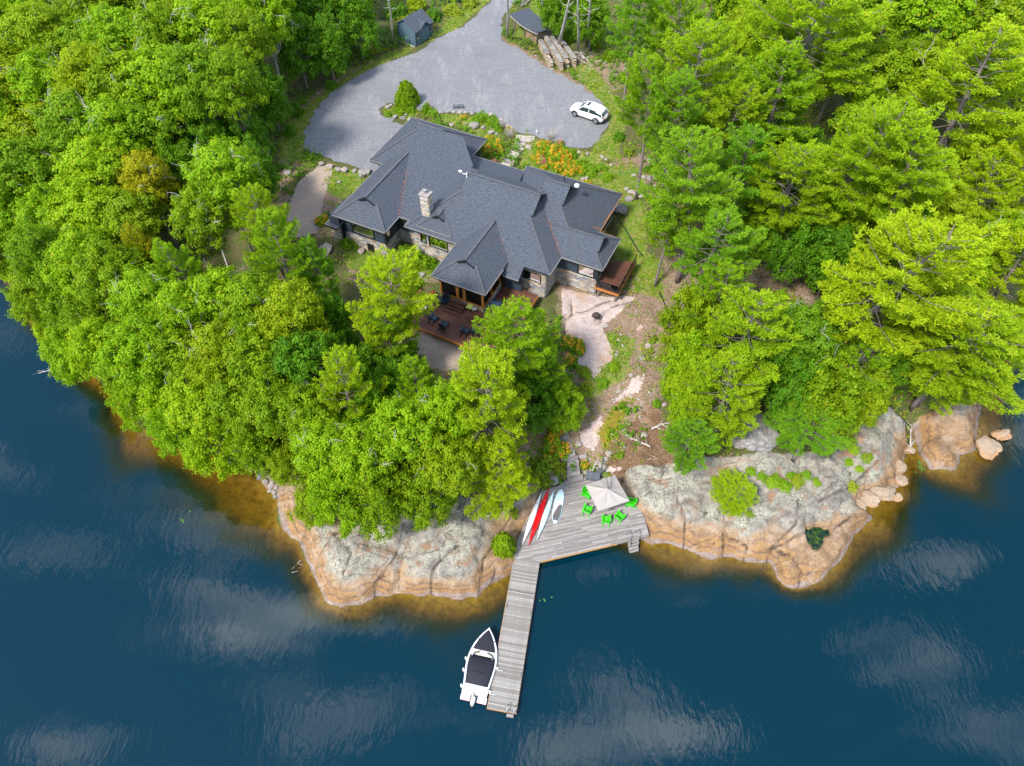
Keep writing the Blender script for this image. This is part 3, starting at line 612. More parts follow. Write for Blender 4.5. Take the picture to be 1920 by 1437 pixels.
# water sheet with a clarity that follows the real depth below it
wx = axis([np.arange(-80, 84, .6)], -1400, 1400); wy = axis([np.arange(4, 80, .6)], -1200, 1400)
def resample(A):
    B = np.empty((A.shape[0], len(wx)))
    for j in range(A.shape[0]): B[j] = np.interp(wx, gx, A[j])
    C_ = np.empty((len(wy), len(wx)))
    for i in range(len(wx)): C_[:, i] = np.interp(wy, gy, B[:, i])
    return C_
WH = resample(HZ); WX, WY = np.meshgrid(wx, wy)
clar = np.exp(-np.maximum(-WH-.03, 0)*1.05)
wi = np.arange(WX.size).reshape(WX.shape)
wq = np.stack([wi[:-1,:-1], wi[:-1,1:], wi[1:,1:], wi[1:,:-1]], -1).reshape(-1, 4)
wmin = np.minimum.reduce([WH[:-1,:-1], WH[:-1,1:], WH[1:,1:], WH[1:,:-1]]).reshape(-1)
wq = wq[wmin < .25]; u, inv = np.unique(wq, return_inverse=True)
WV = np.stack([WX, WY, np.zeros(WX.shape)], -1).reshape(-1, 3)
tag(link('lake_water', fastmesh('lake_water', WV[u], inv.reshape(wq.shape), M['water'], {'clarity': clar.ravel()[u]}, smooth=True)), kind='structure')
pm = MB(); pc = np.mean(pool, 0)
pm.add([(*(pc+(q-pc)*1.25), .92) for q in pool], [tuple(range(len(pool)))])
m_ = NM('still_pool_water'); nzp = m_.noise(m_.geo(), 3, 5, .7)
m_.set(Base_Color=m_.ramp(nzp, [(.4, (.004,.014,.012)), (.55, (.02,.05,.006)), (.68, (.10,.13,.01))]), Roughness=.08, Specular_IOR_Level=.5)
tag(pm.build('pool_water', m_.m), kind='structure')

# gravel driveway: one draped sheet with a ragged edge
bmd = bmesh.new(); ring = []
pts = []
for a, b in zip(drive, drive[1:]+drive[:1]):
    n = max(1, int(np.hypot(*(b-a))/.5))
    for i in range(n): pts.append(a+(b-a)*i/n)
for q in pts:
    o = .9*(vnoise(np.array([q[0]*1.1]), np.array([q[1]*1.1]))[0]-.5)+.45*(vnoise(np.array([q[0]*4.]), np.array([q[1]*4.]))[0]-.5)
    x, y = q[0]+o, q[1]+o*.7; ring.append(bmd.verts.new((x, y, drive_h(x, y)+.035)))
ed = [bmd.edges.new((ring[i], ring[(i+1) % len(ring)])) for i in range(len(ring))]
bmesh.ops.triangle_fill(bmd, use_beauty=True, edges=ed)
for f in bmd.faces:
    if f.normal.z < 0: f.normal_flip()
med = bpy.data.meshes.new('driveway'); bmd.to_mesh(med); bmd.free(); med.materials.append(M['gravel'])
tag(link('driveway', med), kind='structure')

# ------------------------------------------------------------------ HOUSE
EZ = 9.4; PIT = .65
house = empty('lake_house', (HO[0], HO[1], 0), HA, 'sprawling single-storey house with dark hipped shingle roofs and stone walls', 'house')
def uvmesh(name, polys, mat):
    """polys: list of (points, updir) ; uv runs along the eave and up the slope, in metres"""
    mb = MB(); uv = []
    for pts_ in polys:
        pts_ = [Vector(p) for p in pts_]
        n = Vector((0,0,0))
        for i in range(len(pts_)): n += pts_[i].cross(pts_[(i+1) % len(pts_)])
        n.normalize()
        if n.z < 0: pts_.reverse(); n = -n
        h = Vector((0,0,1)).cross(n); h = h.normalized() if h.length > 1e-4 else Vector((1,0,0)); s = n.cross(h)
        mb.add(pts_, [tuple(range(len(pts_)))])
        for p in pts_: uv.append((p.dot(h), p.dot(s)))
    return mb.mesh(name, mat, uv=uv)
def solid(o, t=.12):
    s = o.modifiers.new('thickness', 'SOLIDIFY'); s.thickness = t; s.offset = -1; return o
def hip_roof(u0, u1, w0, w1, axis_='u', e=EZ, p=PIT, g0=1.1, g1=1.1, ends=('hip','hip'), fascia=((1,1,1,1)), ov=.28, lift=0.0):
    """hipped roof with a small gable (gablet) at each end; axis_ = direction of its ridge. ends: hip or open"""
    if axis_ == 'u': T = lambda a, b, z: (a, b, z); a0, a1, b0, b1 = u0, u1, w0, w1
    else: T = lambda a, b, z: (b, a, z); a0, a1, b0, b1 = w0, w1, u0, u1
    e += lift
    hb = (b1-b0)/2; bm_ = (b0+b1)/2; zr = e+p*hb
    A0 = a0+max(hb-g0, .1) if ends[0] == 'hip' else a0; A1 = a1-max(hb-g1, .1) if ends[1] == 'hip' else a1
    polys = []
    for b, sgn in ((b0, 1), (b1, -1)):
        pl = [T(a0, b, e), T(a1, b, e)]
        if ends[1] == 'hip': k_ = a1-A1; pl += [T(A1, b+sgn*k_, e+p*k_), T(A1+ov, b+sgn*(k_+ .0), e+p*k_+.0)][:1] + [T(A1+ov, b+sgn*(k_+.12), e+p*(k_+.12)), T(A1+ov, bm_, zr)]
        else: pl += [T(a1, bm_, zr)]
        if ends[0] == 'hip': k_ = A0-a0; pl += [T(A0-ov, bm_, zr), T(A0-ov, b+sgn*(k_+.12), e+p*(k_+.12)), T(A0, b+sgn*k_, e+p*k_)]
        else: pl += [T(a0, bm_, zr)]
        polys.append(pl)
    gabs = []; rid = MB()
    for en, a, A, sg in ((ends[0], a0, A0, -1), (ends[1], a1, A1, 1)):
        if en != 'hip': continue
        k_ = abs(a-A); gab = MB(); gabs.append(gab)
        polys.append([T(a, b0, e), T(a, b1, e), T(A, b1-k_, e+p*k_), T(A, b0+k_, e+p*k_)])
        gab.add([T(A, b0+k_, e+p*k_-.02), T(A, b1-k_, e+p*k_-.02), T(A, bm_, zr-.05)], [(0,1,2)])
        for b, s2 in ((b0, 1), (b1, -1)):
            rid.bar(T(a, b, e+.02), T(A, b+s2*k_, e+p*k_+.02), .24, .035)
            gab.bar(T(A+sg*ov, b+s2*(k_+.1), e+p*(k_+.1)-.10), T(A+sg*ov, bm_, zr-.10), .05, .20)
    rid.bar(T(A0-(ov if ends[0]=='hip' else 0), bm_, zr+.02), T(A1+(ov if ends[1]=='hip' else 0), bm_, zr+.02), .26, .04)
    o = link('roof', uvmesh('roof', polys, M['shingles']), house); solid(o, .13)
    rid.build('ridge_cap', M['ridge'], o)
    for gab in gabs: gab.build('gable_trim', M['dark_trim'], o)
    fa = MB(); gu = MB()
    sides = [((u0,w0),(u1,w0),(0,-1)), ((u1,w0),(u1,w1),(1,0)), ((u0,w1),(u1,w1),(0,1)), ((u0,w0),(u0,w1),(-1,0))]
    for on, (a, b, nrm) in zip(fascia, sides):
        if not on: continue
        if on is not True and isinstance(on, tuple): a, b = on
        ox, oy = nrm[0]*.012, nrm[1]*.012
        fa.bar((a[0]-ox*3, a[1]-oy*3, e-.16), (b[0]-ox*3, b[1]-oy*3, e-.16), .05, .22)
        gu.bar((a[0]+nrm[0]*.05, a[1]+nrm[1]*.05, e-.03), (b[0]+nrm[0]*.05, b[1]+nrm[1]*.05, e-.03), .075, .08)
    if fa.v: fa.build('fascia', M['dark_trim'], o); gu.build('gutter', M['gutter'], o)
    sf = MB(); sf.add([(u0+.03,w0+.03,e-.19),(u1-.03,w0+.03,e-.19),(u1-.03,w1-.03,e-.19),(u0+.03,w1-.03,e-.19)], [(3,2,1,0)])
    sf.build('soffit', M['dark_trim'], o)
    return o
hip_roof(-8.95, .65, 7.58, 16.45, 'u', g0=.5, g1=1.3, fascia=(((-8.95,7.58),(-7.34,7.58)), ((.65,13.1),(.65,16.45)), 1, 1))              # rear-left wing
hip_roof(-7.34, -1.24, -1.69, 8.2, 'w', g0=1.0, ends=('hip','open'), fascia=(1, ((-1.24,-1.69),(-1.24,.97)), 0, 1), lift=.004)            # front-left wing
hip_roof(0, 15.65, 0, 11.7, 'u', g0=1.5, g1=1.9, fascia=(((0,0),(11.4,0)), ((15.65,0),(15.65,2.73)), 0, ((0,0),(0,.97))), lift=.008)       # main block
hip_roof(6.8, 17.6, 2.73, 14.06, 'u', g0=.9, g1=1.7, fascia=(0, ((17.6,7.53),(17.6,14.06)), 1, ((6.8,13.1),(6.8,14.06))), lift=.012)        # rear-right wing
hip_roof(13.0, 19.82, 2.73, 7.53, 'u', g0=.3, g1=1.15, ends=('open','hip'), fascia=(((15.65,2.73),(19.82,2.73)), 1, ((17.6,7.53),(19.82,7.53)), 0), lift=.016)  # front-right wing
hip_roof(5.83, 11.45, -4.88, 3.2, 'w', g0=.95, ends=('hip','open'), fascia=(1, ((11.45,-4.88),(11.45,-1.2)), 0, ((5.83,-4.88),(5.83,0))), lift=.02)             # porch
hip_roof(1.28, 5.1, -.35+.66, 3.0, 'w', e=9.72, g0=.7, ends=('hip','open'), fascia=(1, ((5.1,.31),(5.1,.7)), 0, ((1.28,.31),(1.28,.7))))                         # bay dormer
# low-pitched connecting roofs between the wings
def slope_roof(poly, edges=()):
    o = link('roof', uvmesh('roof', [poly], M['shingles']), house); solid(o, .13)
    g_ = MB(); f_ = MB()
    for a, b in edges:
        g_.bar((a[0], a[1], a[2]-.03), (b[0], b[1], b[2]-.03), .075, .08); f_.bar((a[0], a[1], a[2]-.17), (b[0], b[1], b[2]-.17), .05, .2)
    if edges: g_.build('gutter', M['gutter'], o); f_.build('fascia', M['dark_trim'], o)
    return o
q = .262
slope_roof([(-4.3,.97,EZ-.006),(3,.97,EZ-.006),(3,9,EZ+q*8.03),(.3,12.0,EZ+q*11.03),(-4.3,12.0,EZ+q*11.03)], [((-1.24,.97,EZ),(-.02,.97,EZ))])
slope_roof([(.3,13.12,EZ),(6.9,13.12,EZ),(8.2,8.6,EZ+1.62),(4.0,7.6,EZ+1.95),(-1.2,9.2,EZ+1.40)], [((.65,13.12,EZ),(6.8,13.12,EZ))])
slope_roof([(11.3,-1.2,EZ-.78),(13.05,-1.2,EZ-.78),(13.05,.6,EZ+.395),(11.3,.6,EZ+.395)], [((11.45,-1.2,EZ-.78),(13.05,-1.2,EZ-.78))])
slope_roof([(-8.3,-2.2,8.25),(-6.7,-2.2,8.25),(-6.5,-.9,8.75),(-6.5,2.6,8.75),(-7.9,2.6,8.25)], [((-8.25,-2.15,8.25),(-6.8,-2.15,8.25)),((-8.25,-2.15,8.25),(-8.0,1.5,8.25))])

def wall_panel(name, a, b, z0, z1, mat, holes=(), th=.2, parent=house):
    """wall from a to b (u,w) with rectangular openings (s0,s1,z0,z1) measured along it"""
    a = Vector((*a, 0)); b = Vector((*b, 0)); L = (b-a).length; d = (b-a)/L; nrm = Vector((d.y, -d.x, 0))
    ss = sorted({0, L, *[h[0] for h in holes], *[h[1] for h in holes]}); zs = sorted({z0, z1, *[h[2] for h in holes], *[h[3] for h in holes]})
    mb = MB()
    for i in range(len(ss)-1):
        j = 0
        while j < len(zs)-1:
            sm = (ss[i]+ss[i+1])/2
            solid_ = lambda jj: not any(h[0] < sm < h[1] and h[2] < (zs[jj]+zs[jj+1])/2 < h[3] for h in holes)
            if not solid_(j): j += 1; continue
            k_ = j
            while k_+1 < len(zs)-1 and solid_(k_+1): k_ += 1
            p0 = a+d*ss[i]; p1 = a+d*ss[i+1]; q0 = p0-nrm*th; q1 = p1-nrm*th; zl, zh = zs[j], zs[k_+1]
            mb.add([(*p0.xy,zl),(*p1.xy,zl),(*q1.xy,zl),(*q0.xy,zl),(*p0.xy,zh),(*p1.xy,zh),(*q1.xy,zh),(*q0.xy,zh)], [(0,3,2,1),(4,5,6,7),(0,1,5,4),(1,2,6,5),(2,3,7,6),(3,0,4,7)])
            j = k_+1
    return mb.build(name, mat, parent)
STONES = [(.34,.33,.34),(.26,.26,.28),(.42,.40,.38),(.50,.40,.28),(.20,.20,.23),(.46,.33,.20),(.38,.27,.18),(.52,.47,.40),(.30,.28,.27)]
def veneer(a, b, z0, z1, holes=(), parent=house, tilt=None):
    a = Vector((*a, 0)); b = Vector((*b, 0)); L = (b-a).length; d = (b-a)/L; nrm = Vector((d.y, -d.x, 0)); mb = MB(); z = z0
    while z < z1-.05:
        h = min(random.uniform(.10, .22), z1-z); s = -random.uniform(0, .3)
        while s < L:
            l = random.uniform(.25, .85); s0 = max(s, 0); s1 = min(s+l, L); s += l
            if s1-s0 < .06: continue
            for h0, h1, hz0, hz1 in holes:
                if z < hz1-.02 and z+h > hz0+.02 and s0 < h1 and s1 > h0:
                    if s0 < h0-.05: s1 = h0
                    elif s1 > h1+.05: s0 = h1
                    else: s0 = s1 = 0
            if s1-s0 < .06: continue
            pr = random.uniform(.025, .07); c = random.choice(STONES); k_ = random.uniform(.8, 1.15); c = tuple(min(1, q_*k_) for q_ in c)
            p0 = a+d*(s0+.008)+nrm*.004; p1 = a+d*(s1-.008)+nrm*.004; f0 = a+d*(s0+.02)+nrm*pr; f1 = a+d*(s1-.02)+nrm*pr
            mb.add([(*p0.xy,z+.008),(*p1.xy,z+.008),(*p1.xy,z+h-.008),(*p0.xy,z+h-.008),(*f0.xy,z+.02),(*f1.xy,z+.02),(*f1.xy,z+h-.02),(*f0.xy,z+h-.02)], [(4,5,6,7),(0,1,5,4),(1,2,6,5),(2,3,7,6),(3,0,4,7)], c)
        z += h
    o = mb.build('stone_veneer', M['stone_veneer'], parent); o['kind'] = 'stuff'; return o
def window(a, b, s0, s1, z0, z1, mull=(), jamb='yellow_wood', parent=house):
    a = Vector((*a, 0)); b = Vector((*b, 0)); d = (b-a).normalized(); nrm = Vector((d.y, -d.x, 0)); mb = MB(); t = .07
    def seg(sa, sb, za, zb, w0, w1, m=mb):
        p = a+d*sa; q_ = a+d*sb
        m.add([(*(p+nrm*w0).xy,za),(*(q_+nrm*w0).xy,za),(*(q_+nrm*w1).xy,za),(*(p+nrm*w1).xy,za),(*(p+nrm*w0).xy,zb),(*(q_+nrm*w0).xy,zb),(*(q_+nrm*w1).xy,zb),(*(p+nrm*w1).xy,zb)], [(0,3,2,1),(4,5,6,7),(0,1,5,4),(1,2,6,5),(2,3,7,6),(3,0,4,7)])
    seg(s0-.04, s0+t, z0-.04, z1+.04, -.1, .075); seg(s1-t, s1+.04, z0-.04, z1+.04, -.1, .075); seg(s0+t, s1-t, z1-t, z1+.04, -.1, .075); seg(s0+t, s1-t, z0-.04, z0+t, -.1, .075)
    for m_s in mull: seg(m_s-.04, m_s+.04, z0+t, z1-t, -.09, .06)
    o = mb.build('window', M['window_frame'], parent)
    p_ = MB(); seg(s0+t, s1-t, z0+t, z1-t, -.03, -.015, p_); p_.build('pane', M['glass'], o)
    j_ = MB(); seg(s0+t, s1-t, z0+t, z0+t+.16, -.085, -.035, j_); j_.build('jamb', M[jamb], o); j_ = MB(); seg(s0+t, s1-t, z1-t-.10, z1-t, -.085, -.035, j_); j_.build('jamb', M[jamb], o)
    return o
# walls: (a, b, bottom, split between stone and siding, top, openings)
WT = 9.2
def facade(a, b, zb, zs, holes=(), zt=WT, front=True):
    low = [h for h in holes]
    if zs > zb: wall_panel('wall', a, b, zb, zs, M['mortar'], [(h[0], h[1], max(h[2], zb), min(h[3], zs)) for h in holes if h[2] < zs], .2)
    if zs > zb and front: veneer(a, b, zb, zs, holes)
    if zs < zt: wall_panel('wall', a, b, zs, zt, M['siding'], [(h[0], h[1], max(h[2], zs), min(h[3], zt)) for h in holes if h[3] > zs], .2)
# front-left wing
facade((-6.74,-1.09), (-1.84,-1.09), 4.6, 7.13, [(1.02,3.62,7.4,8.62), (2.5,3.35,4.65,6.5)]); window((-6.74,-1.09), (-1.84,-1.09), 1.02, 3.62, 7.4, 8.62)
facade((-1.84,-1.09), (-1.84,1.57), 4.6, 7.15, [(.35,1.2,7.45,8.5)]); window((-1.84,-1.09), (-1.84,1.57), .35, 1.2, 7.45, 8.5)
facade((-6.74,8.2), (-6.74,-1.09), 4.6, 7.13)
facade((-1.83,1.57), (.6,1.57), 4.6, 7.2, [(.3,1.15,7.85,8.6)]); window((-1.83,1.57), (.6,1.57), .3, 1.15, 7.85, 8.6)
# main block, front left of the porch
facade((.6,1.57), (.6,.6), 4.6, WT); 
facade((.6,.6), (5.9,.6), 4.6, 8.95, [(.78,1.38,7.52,8.65), (1.72,3.85,7.32,8.88)]); window((.6,.6), (5.9,.6), .78, 1.38, 7.52, 8.65); window((.6,.6), (5.9,.6), 1.72, 3.85, 7.32, 8.88, jamb='cedar')
# main block right of the porch
facade((11.3,-.5), (13.0,-.5), 6.3, 6.4, [(.1,.95,7.95,8.45)], 8.5); window((11.3,-.5), (13.0,-.5), .1, .95, 7.95, 8.45)
facade((12.4,.6), (15.05,.6), 4.8, 9.0, [(.25,2.18,7.42,8.45)]); window((12.4,.6), (15.05,.6), .25, 2.18, 7.42, 8.45)
facade((15.05,.6), (15.05,3.33), 4.8, 9.0)
# front-right wing
facade((15.05,3.33), (19.22,3.33), 4.8, 7.38, [(2.2,3.85,7.56,8.67)]); window((15.05,3.33), (19.22,3.33), 2.2, 3.85, 7.56, 8.67)
facade((19.22,3.33), (19.22,6.93), 4.8, 7.38, [(1.2,2.3,6.95,9.0)]); window((19.22,3.33), (19.22,6.93), 1.2, 2.3, 6.95, 9.0)
facade((19.22,6.93), (17.0,6.93), 4.8, 7.0); facade((17.0,6.93), (17.0,13.46), 5.2, 6.8, [(2,4,7.3,8.6)]); window((17.0,6.93), (17.0,13.46), 2, 4, 7.3, 8.6)
facade((17.0,13.46), (7.4,13.46), 5.6, 6.9, [(2,4.5,7.4,8.7)]); window((17.0,13.46), (7.4,13.46), 2, 4.5, 7.4, 8.7)
facade((7.4,13.46), (7.4,12.5), 5.6, 6.9); facade((7.4,12.5), (.05,12.5), 5.6, 6.9, [(3.6,4.7,6.95,9.0)]); window((7.4,12.5), (.05,12.5), 3.6, 4.7, 6.95, 9.0)
facade((.05,12.5), (.05,15.85), 5.6, 6.9); facade((.05,15.85), (-8.35,15.85), 5.8, 6.9); facade((-8.35,15.85), (-8.35,8.18), 5.8, 6.9); facade((-8.35,8.18), (-6.74,8.18), 5.6, 6.9)
fl = MB()
for a, b, c, d in [(-6.6,-2.0,-.9,1.5),(-1.6,.5,1.75,8),(.75,12,.75,12),(12.45,14.9,.75,3.2),(15.2,19.0,3.5,6.8)]: fl.box((a,c,6.75), (b,d,6.85))
fl.build('floor', plain('oak_floor', (.22,.12,.05), .5, .2), house)
wall_panel('partition', (.7,4.2), (11.5,4.2), 6.85, 9.2, plain('interior_wall', (.30,.26,.20), .8, .05)); wall_panel('partition', (-6.5,2.6), (-2.0,2.6), 6.85, 9.2, bpy.data.materials['interior_wall']); wall_panel('partition', (12.4,3.0), (14.9,3.0), 6.85, 9.2, bpy.data.materials['interior_wall']); wall_panel('partition', (15.2,6.2), (19.0,6.2), 6.85, 9.2, bpy.data.materials['interior_wall'])
# basement door
dr = MB(); dr.box((-4.22,-1.06,4.68), (-3.41,-1.0,6.48)); dr = dr.build('door', M['window_frame'], house)
hd = MB(); hd.box((-3.52,-1.09,5.6), (-3.48,-1.06,5.75)); hd.build('handle', M['metal'], dr)
# corner boards and downspout
cb = MB()
for u_, w_ in [(-6.74,-1.09),(-1.84,-1.09),(19.22,3.33)]: cb.box((u_-.09,w_-.035,7.15), (u_+.09,w_+.14,9.2))
cb.build('corner_board', M['dark_trim'], house)
ds = MB(); ds.tube([(-6.82,-1.6,9.2),(-6.86,-1.2,8.9),(-6.86,-1.18,5.6)], .05, 6); ds.build('downspout', M['dark_trim'], house)
# lean-to under the small side roof
facade((-7.9,-1.75), (-6.74,-1.75), 4.6, 8.1); facade((-7.7,2.2), (-7.9,-1.75), 4.6, 8.1)
# porch: stone plinth, timber frame, screens, door
PU0, PU1, PW0 = 6.42, 10.86, -4.28
veneer((PU0,PW0), (PU1,PW0), 5.9, 6.9); veneer((PU1,PW0), (PU1,-.5), 5.9, 6.9); veneer((PU0,.6), (PU0,PW0), 5.9, 6.9)
pb = MB(); pb.box((PU0+.05,PW0+.05,5.9), (PU1-.05,.5,6.88)); pb.build('porch_floor', M['brown_wood'], house)
for (u_, w_) in [(PU0,PW0),(8.15,PW0),(8.98,PW0),(PU1,PW0),(PU1,-2.6),(PU1,-.9),(PU0,-2.6)]:
    p_ = MB(); p_.box((u_-.09,w_-.09,6.9), (u_+.09,w_+.09,9.2)); p_.build('porch_post', M['cedar'], house, bevel=.01)
rl = MB()
for z in (6.95, 9.0):
    rl.bar((PU0+.1,PW0,z), (8.06,PW0,z), .12, .16); rl.bar((9.07,PW0,z), (PU1-.1,PW0,z), .12, .16); rl.bar((PU1,PW0+.1,z), (PU1,-1.0,z), .12, .16); rl.bar((PU0,PW0+.1,z), (PU0,.5,z), .12, .16)
rl.build('porch_rail', M['cedar'], house)
def screen(a, b, z0=7.03, z1=8.92):
    s_ = MB(); s_.bar((*a, (z0+z1)/2), (*b, (z0+z1)/2), .015, z1-z0); return s_
m_ = NM('insect_screen'); tr_ = m_.n('ShaderNodeBsdfTransparent', {'Color': (.25,.24,.23,1)}); df_ = m_.n('ShaderNodeBsdfDiffuse', {'Color': (.03,.026,.024,1)}); mx_ = m_.n('ShaderNodeMixShader', {0: .45, 1: tr_.outputs[0], 2: df_.outputs[0]}); m_.t.links.new(mx_.outputs[0], m_.out.inputs[0]); SCR = m_.m
for a, b in [((PU0+.09,PW0),(8.06,PW0)),((9.07,PW0),(PU1-.09,PW0)),((PU1,PW0+.09),(PU1,-2.69)),((PU1,-2.51),(PU1,-.99)),((PU0,PW0+.09),(PU0,-2.69)),((PU0,-2.51),(PU0,.4))]: screen(a, b).build('screen', SCR, house)
pd = MB()
for u_ in (8.29, 8.84): pd.box((u_-.06,PW0-.05,6.9), (u_+.06,PW0+.03,9.0))
pd.box((8.35,PW0-.05,6.9), (8.78,PW0+.03,7.12)); pd.box((8.35,PW0-.05,8.85), (8.78,PW0+.03,9.0)); pd = pd.build('door', M['cedar'], house)
screen((8.35,PW0-.01), (8.78,PW0-.01), 7.1, 8.87).build('screen', SCR, pd)
h_ = MB(); h_.box((8.80,PW0-.09,7.9), (8.83,PW0-.05,8.05)); h_.build('handle', M['window_frame'], pd)
# chimney
cx, cw = 1.75, 1.75; ch = MB()
ch.box((cx-.42,cw-.38,9.2), (cx+.42,cw+.38,12.62)); cho = ch.build('chimney', M['mortar'], house)
for a, b in [((cx-.42,cw-.38),(cx+.42,cw-.38)),((cx+.42,cw-.38),(cx+.42,cw+.38)),((cx-.42,cw+.38),(cx-.42,cw-.38)),((cx+.42,cw+.38),(cx-.42,cw+.38))]:
    STB = STONES; STONES = [(.55,.50,.42),(.42,.40,.38),(.58,.44,.26),(.34,.33,.33),(.62,.58,.52)]; veneer(a, b, 9.5, 12.62, parent=cho); STONES = STB
c_ = MB(); c_.box((cx-.55,cw-.5,12.63), (cx+.55,cw+.5,12.8)); c_.build('chimney_cap', M['flagstone'], cho, bevel=.02)
c_ = MB(); c_.lathe([(.13,12.8),(.13,13.1),(.2,13.1),(.2,13.16),(.06,13.24)], (cx,cw), 12); c_.build('flue', M['metal'], cho)
ck = MB(); ck.add([(cx+.42,cw-.35,10.4),(cx+.42,cw+.38,10.6),(cx+1.5,cw+.5,10.55),(cx+.42,cw+.02,10.9)], [(0,2,3),(3,2,1)]); ck.build('cricket', M['shingles'], cho)
# roof furniture
v_ = MB(); v_.tube([(4.3,5.4,12.6),(4.3,5.4,13.5)], .05, 8); v_ = v_.build('vent_pipe', M['white_paint'], house)
a_ = MB(); a_.tube([(4.3,5.4,13.3),(3.9,5.35,13.3),(3.7,5.3,13.5)], .03, 6); a_.lathe([(.02,13.42),(.16,13.48),(.17,13.56),(.02,13.62)], (3.65,5.3), 10); a_.build('antenna', M['white_paint'], v_)
d_ = MB(); d_.lathe([(.03,12.9),(.22,12.96),(.27,13.08),(.22,13.2),(.03,13.26)], (14.45,8.75), 14); d_ = d_.build('satellite_dome', M['white_paint'], house, smooth=True)
a_ = MB(); a_.tube([(13.95,8.7,12.7),(14.25,8.72,12.95),(14.4,8.74,13.0)], .035, 6); a_.build('bracket', M['metal'], d_)
for u_, w_, z_ in [(-4.9,8.2,10.2),(12.4,10.6,11.9)]:
    v_ = MB(); v_.tube([(u_,w_,z_-.6),(u_,w_,z_+.35)], .06, 8); v_.build('vent_pipe', M['dark_trim'], house)
# orange needles gathered in the valleys
lv = MB(); random.seed(11)
def litter(a, b, n, sp=.1):
    a = Vector(a); b = Vector(b)
    for i in range(n):
        p = a.lerp(b, random.random())+Vector((random.gauss(0, sp), random.gauss(0, sp), .03)); t = random.uniform(.05, .11); an = random.uniform(0, 6.28)
        lv.add([p+Vector((math.cos(an)*t, math.sin(an)*t, 0)), p+Vector((-math.sin(an)*t*.5, math.cos(an)*t*.5, .01)), p-Vector((math.cos(an)*t, math.sin(an)*t, 0))], [(0,1,2)])
litter((-1.3,1.0,9.5), (-3.2,6.2,10.95), 70); litter((15.6,2.8,9.5), (12.6,5.6,11.4), 90); litter((11.4,-.9,9.2), (9.4,2.2,10.8), 60); litter((17.0,7.55,9.85), (18.9,7.5,9.5), 30); litter((.6,13.0,9.6), (-.9,11.2,10.4), 25); litter((17.62,7.6,9.48), (17.66,14.0,9.48), 120, .04)
lo = lv.build('fallen_needles', plain('rusty_needles', (.42,.14,.03), .9, .3), house); lo['kind'] = 'stuff'

# ------------------------------------------------------------------ decks built board by board
def clip_poly(poly, a, b, c):               # keep a*x+b*y<=c
    out = []
    for i in range(len(poly)):
        p, q_ = poly[i], poly[(i+1) % len(poly)]; dp = a*p[0]+b*p[1]-c; dq = a*q_[0]+b*q_[1]-c
        if dp <= 0: out.append(p)
        if (dp < 0 < dq) or (dq < 0 < dp): t = dp/(dp-dq); out.append((p[0]+(q_[0]-p[0])*t, p[1]+(q_[1]-p[1])*t))
    return out
def boards(root, poly, width, mat, z0, z1, lengths=(2.4, 4.8), gap=.012, name='board'):
    """boards along local x filling polygon (local coordinates)"""
    ys = [p[1] for p in poly]; y = min(ys); n = 0
    while y < max(ys)-.02:
        row = clip_poly(clip_poly(poly, 0, -1, -(y+gap/2)), 0, 1, y+width-gap/2); 
        if len(row) >= 3:
            xs = [p[0] for p in row]; x = min(xs)-random.uniform(0, lengths[0]) if lengths else min(xs)
            while x < max(xs)-.02:
                l = random.uniform(*lengths) if lengths else 1e3
                pc_ = clip_poly(clip_poly(row, -1, 0, -(x+.004)), 1, 0, x+l-.004); x += l
                if len(pc_) < 3: continue
                ar = abs(sum(p[0]*q_[1]-q_[0]*p[1] for p, q_ in zip(pc_, pc_[1:]+pc_[:1])))/2
                if ar < .01: continue
                ox = sum(p[0] for p in pc_)/len(pc_); oy = sum(p[1] for p in pc_)/len(pc_)
                ar2 = sum(p[0]*q_[1]-q_[0]*p[1] for p, q_ in zip(pc_, pc_[1:]+pc_[:1]))
                if ar2 < 0: pc_ = pc_[::-1]
                dz = random.uniform(-.004, .004)
                MB().prism([(p[0]-ox, p[1]-oy) for p in pc_], z0, z1+dz).build(name, mat, root, loc=(ox, oy, 0)); n += 1
        y += width
    return n
random.seed(5)
HDZ = 6.5
hdeck = empty('house_deck', (HO[0], HO[1], HDZ), HA, 'reddish brown timber deck in front of the screened porch', 'deck')
boards(hdeck, [(4.1,-8.8),(14.7,-8.8),(14.7,-.15),(11.15,-.15),(11.15,-4.5),(4.1,-4.5)], .145, M['brown_wood'], -.04, 0, (5, 8))
fr = MB(); fr.bar((4.1,-8.83,-.16), (14.7,-8.83,-.16), .05, .3); fr.bar((4.08,-8.8,-.16), (4.08,-4.4,-.16), .05, .3); fr.bar((14.73,-8.8,-.16), (14.73,-.2,-.16), .05, .3); fr.build('rim_board', M['cedar'], hdeck)
for u_ in (5,7,9,11,13): 
    p_ = MB(); p_.box((u_-.1,-8.6,-1.6), (u_+.1,-8.4,-.05)); p_.build('deck_post', M['timber'], hdeck)
for i in range(4):
    s_ = MB(); s_.box((7.55,-4.55-.36*(i+1),.52-.13*i-.05), (9.25,-4.55-.36*i-.03,.52-.13*i)); s_.build('step', M['brown_wood'], hdeck, bevel=.008)
s_ = MB()
for u_ in (7.6, 9.2): s_.add([(u_-.03,-4.55,0),(u_-.03,-6.0,0),(u_-.03,-4.55,.47),(u_+.03,-4.55,0),(u_+.03,-6.0,0),(u_+.03,-4.55,.47)], [(0,1,2),(5,4,3),(0,3,4,1),(1,4,5,2)])
s_.build('stringer', M['brown_wood'], hdeck)
sdeck = empty('side_deck', (HO[0], HO[1], 6.9), HA, 'small brown deck with glass railing at the right end of the house', 'deck')
boards(sdeck, [(19.3,2.9),(21.65,2.9),(21.65,8.0),(19.5,7.0),(19.3,6.9)][:4] + [(19.3,6.9)], .145, M['brown_wood'], -.04, 0, None)
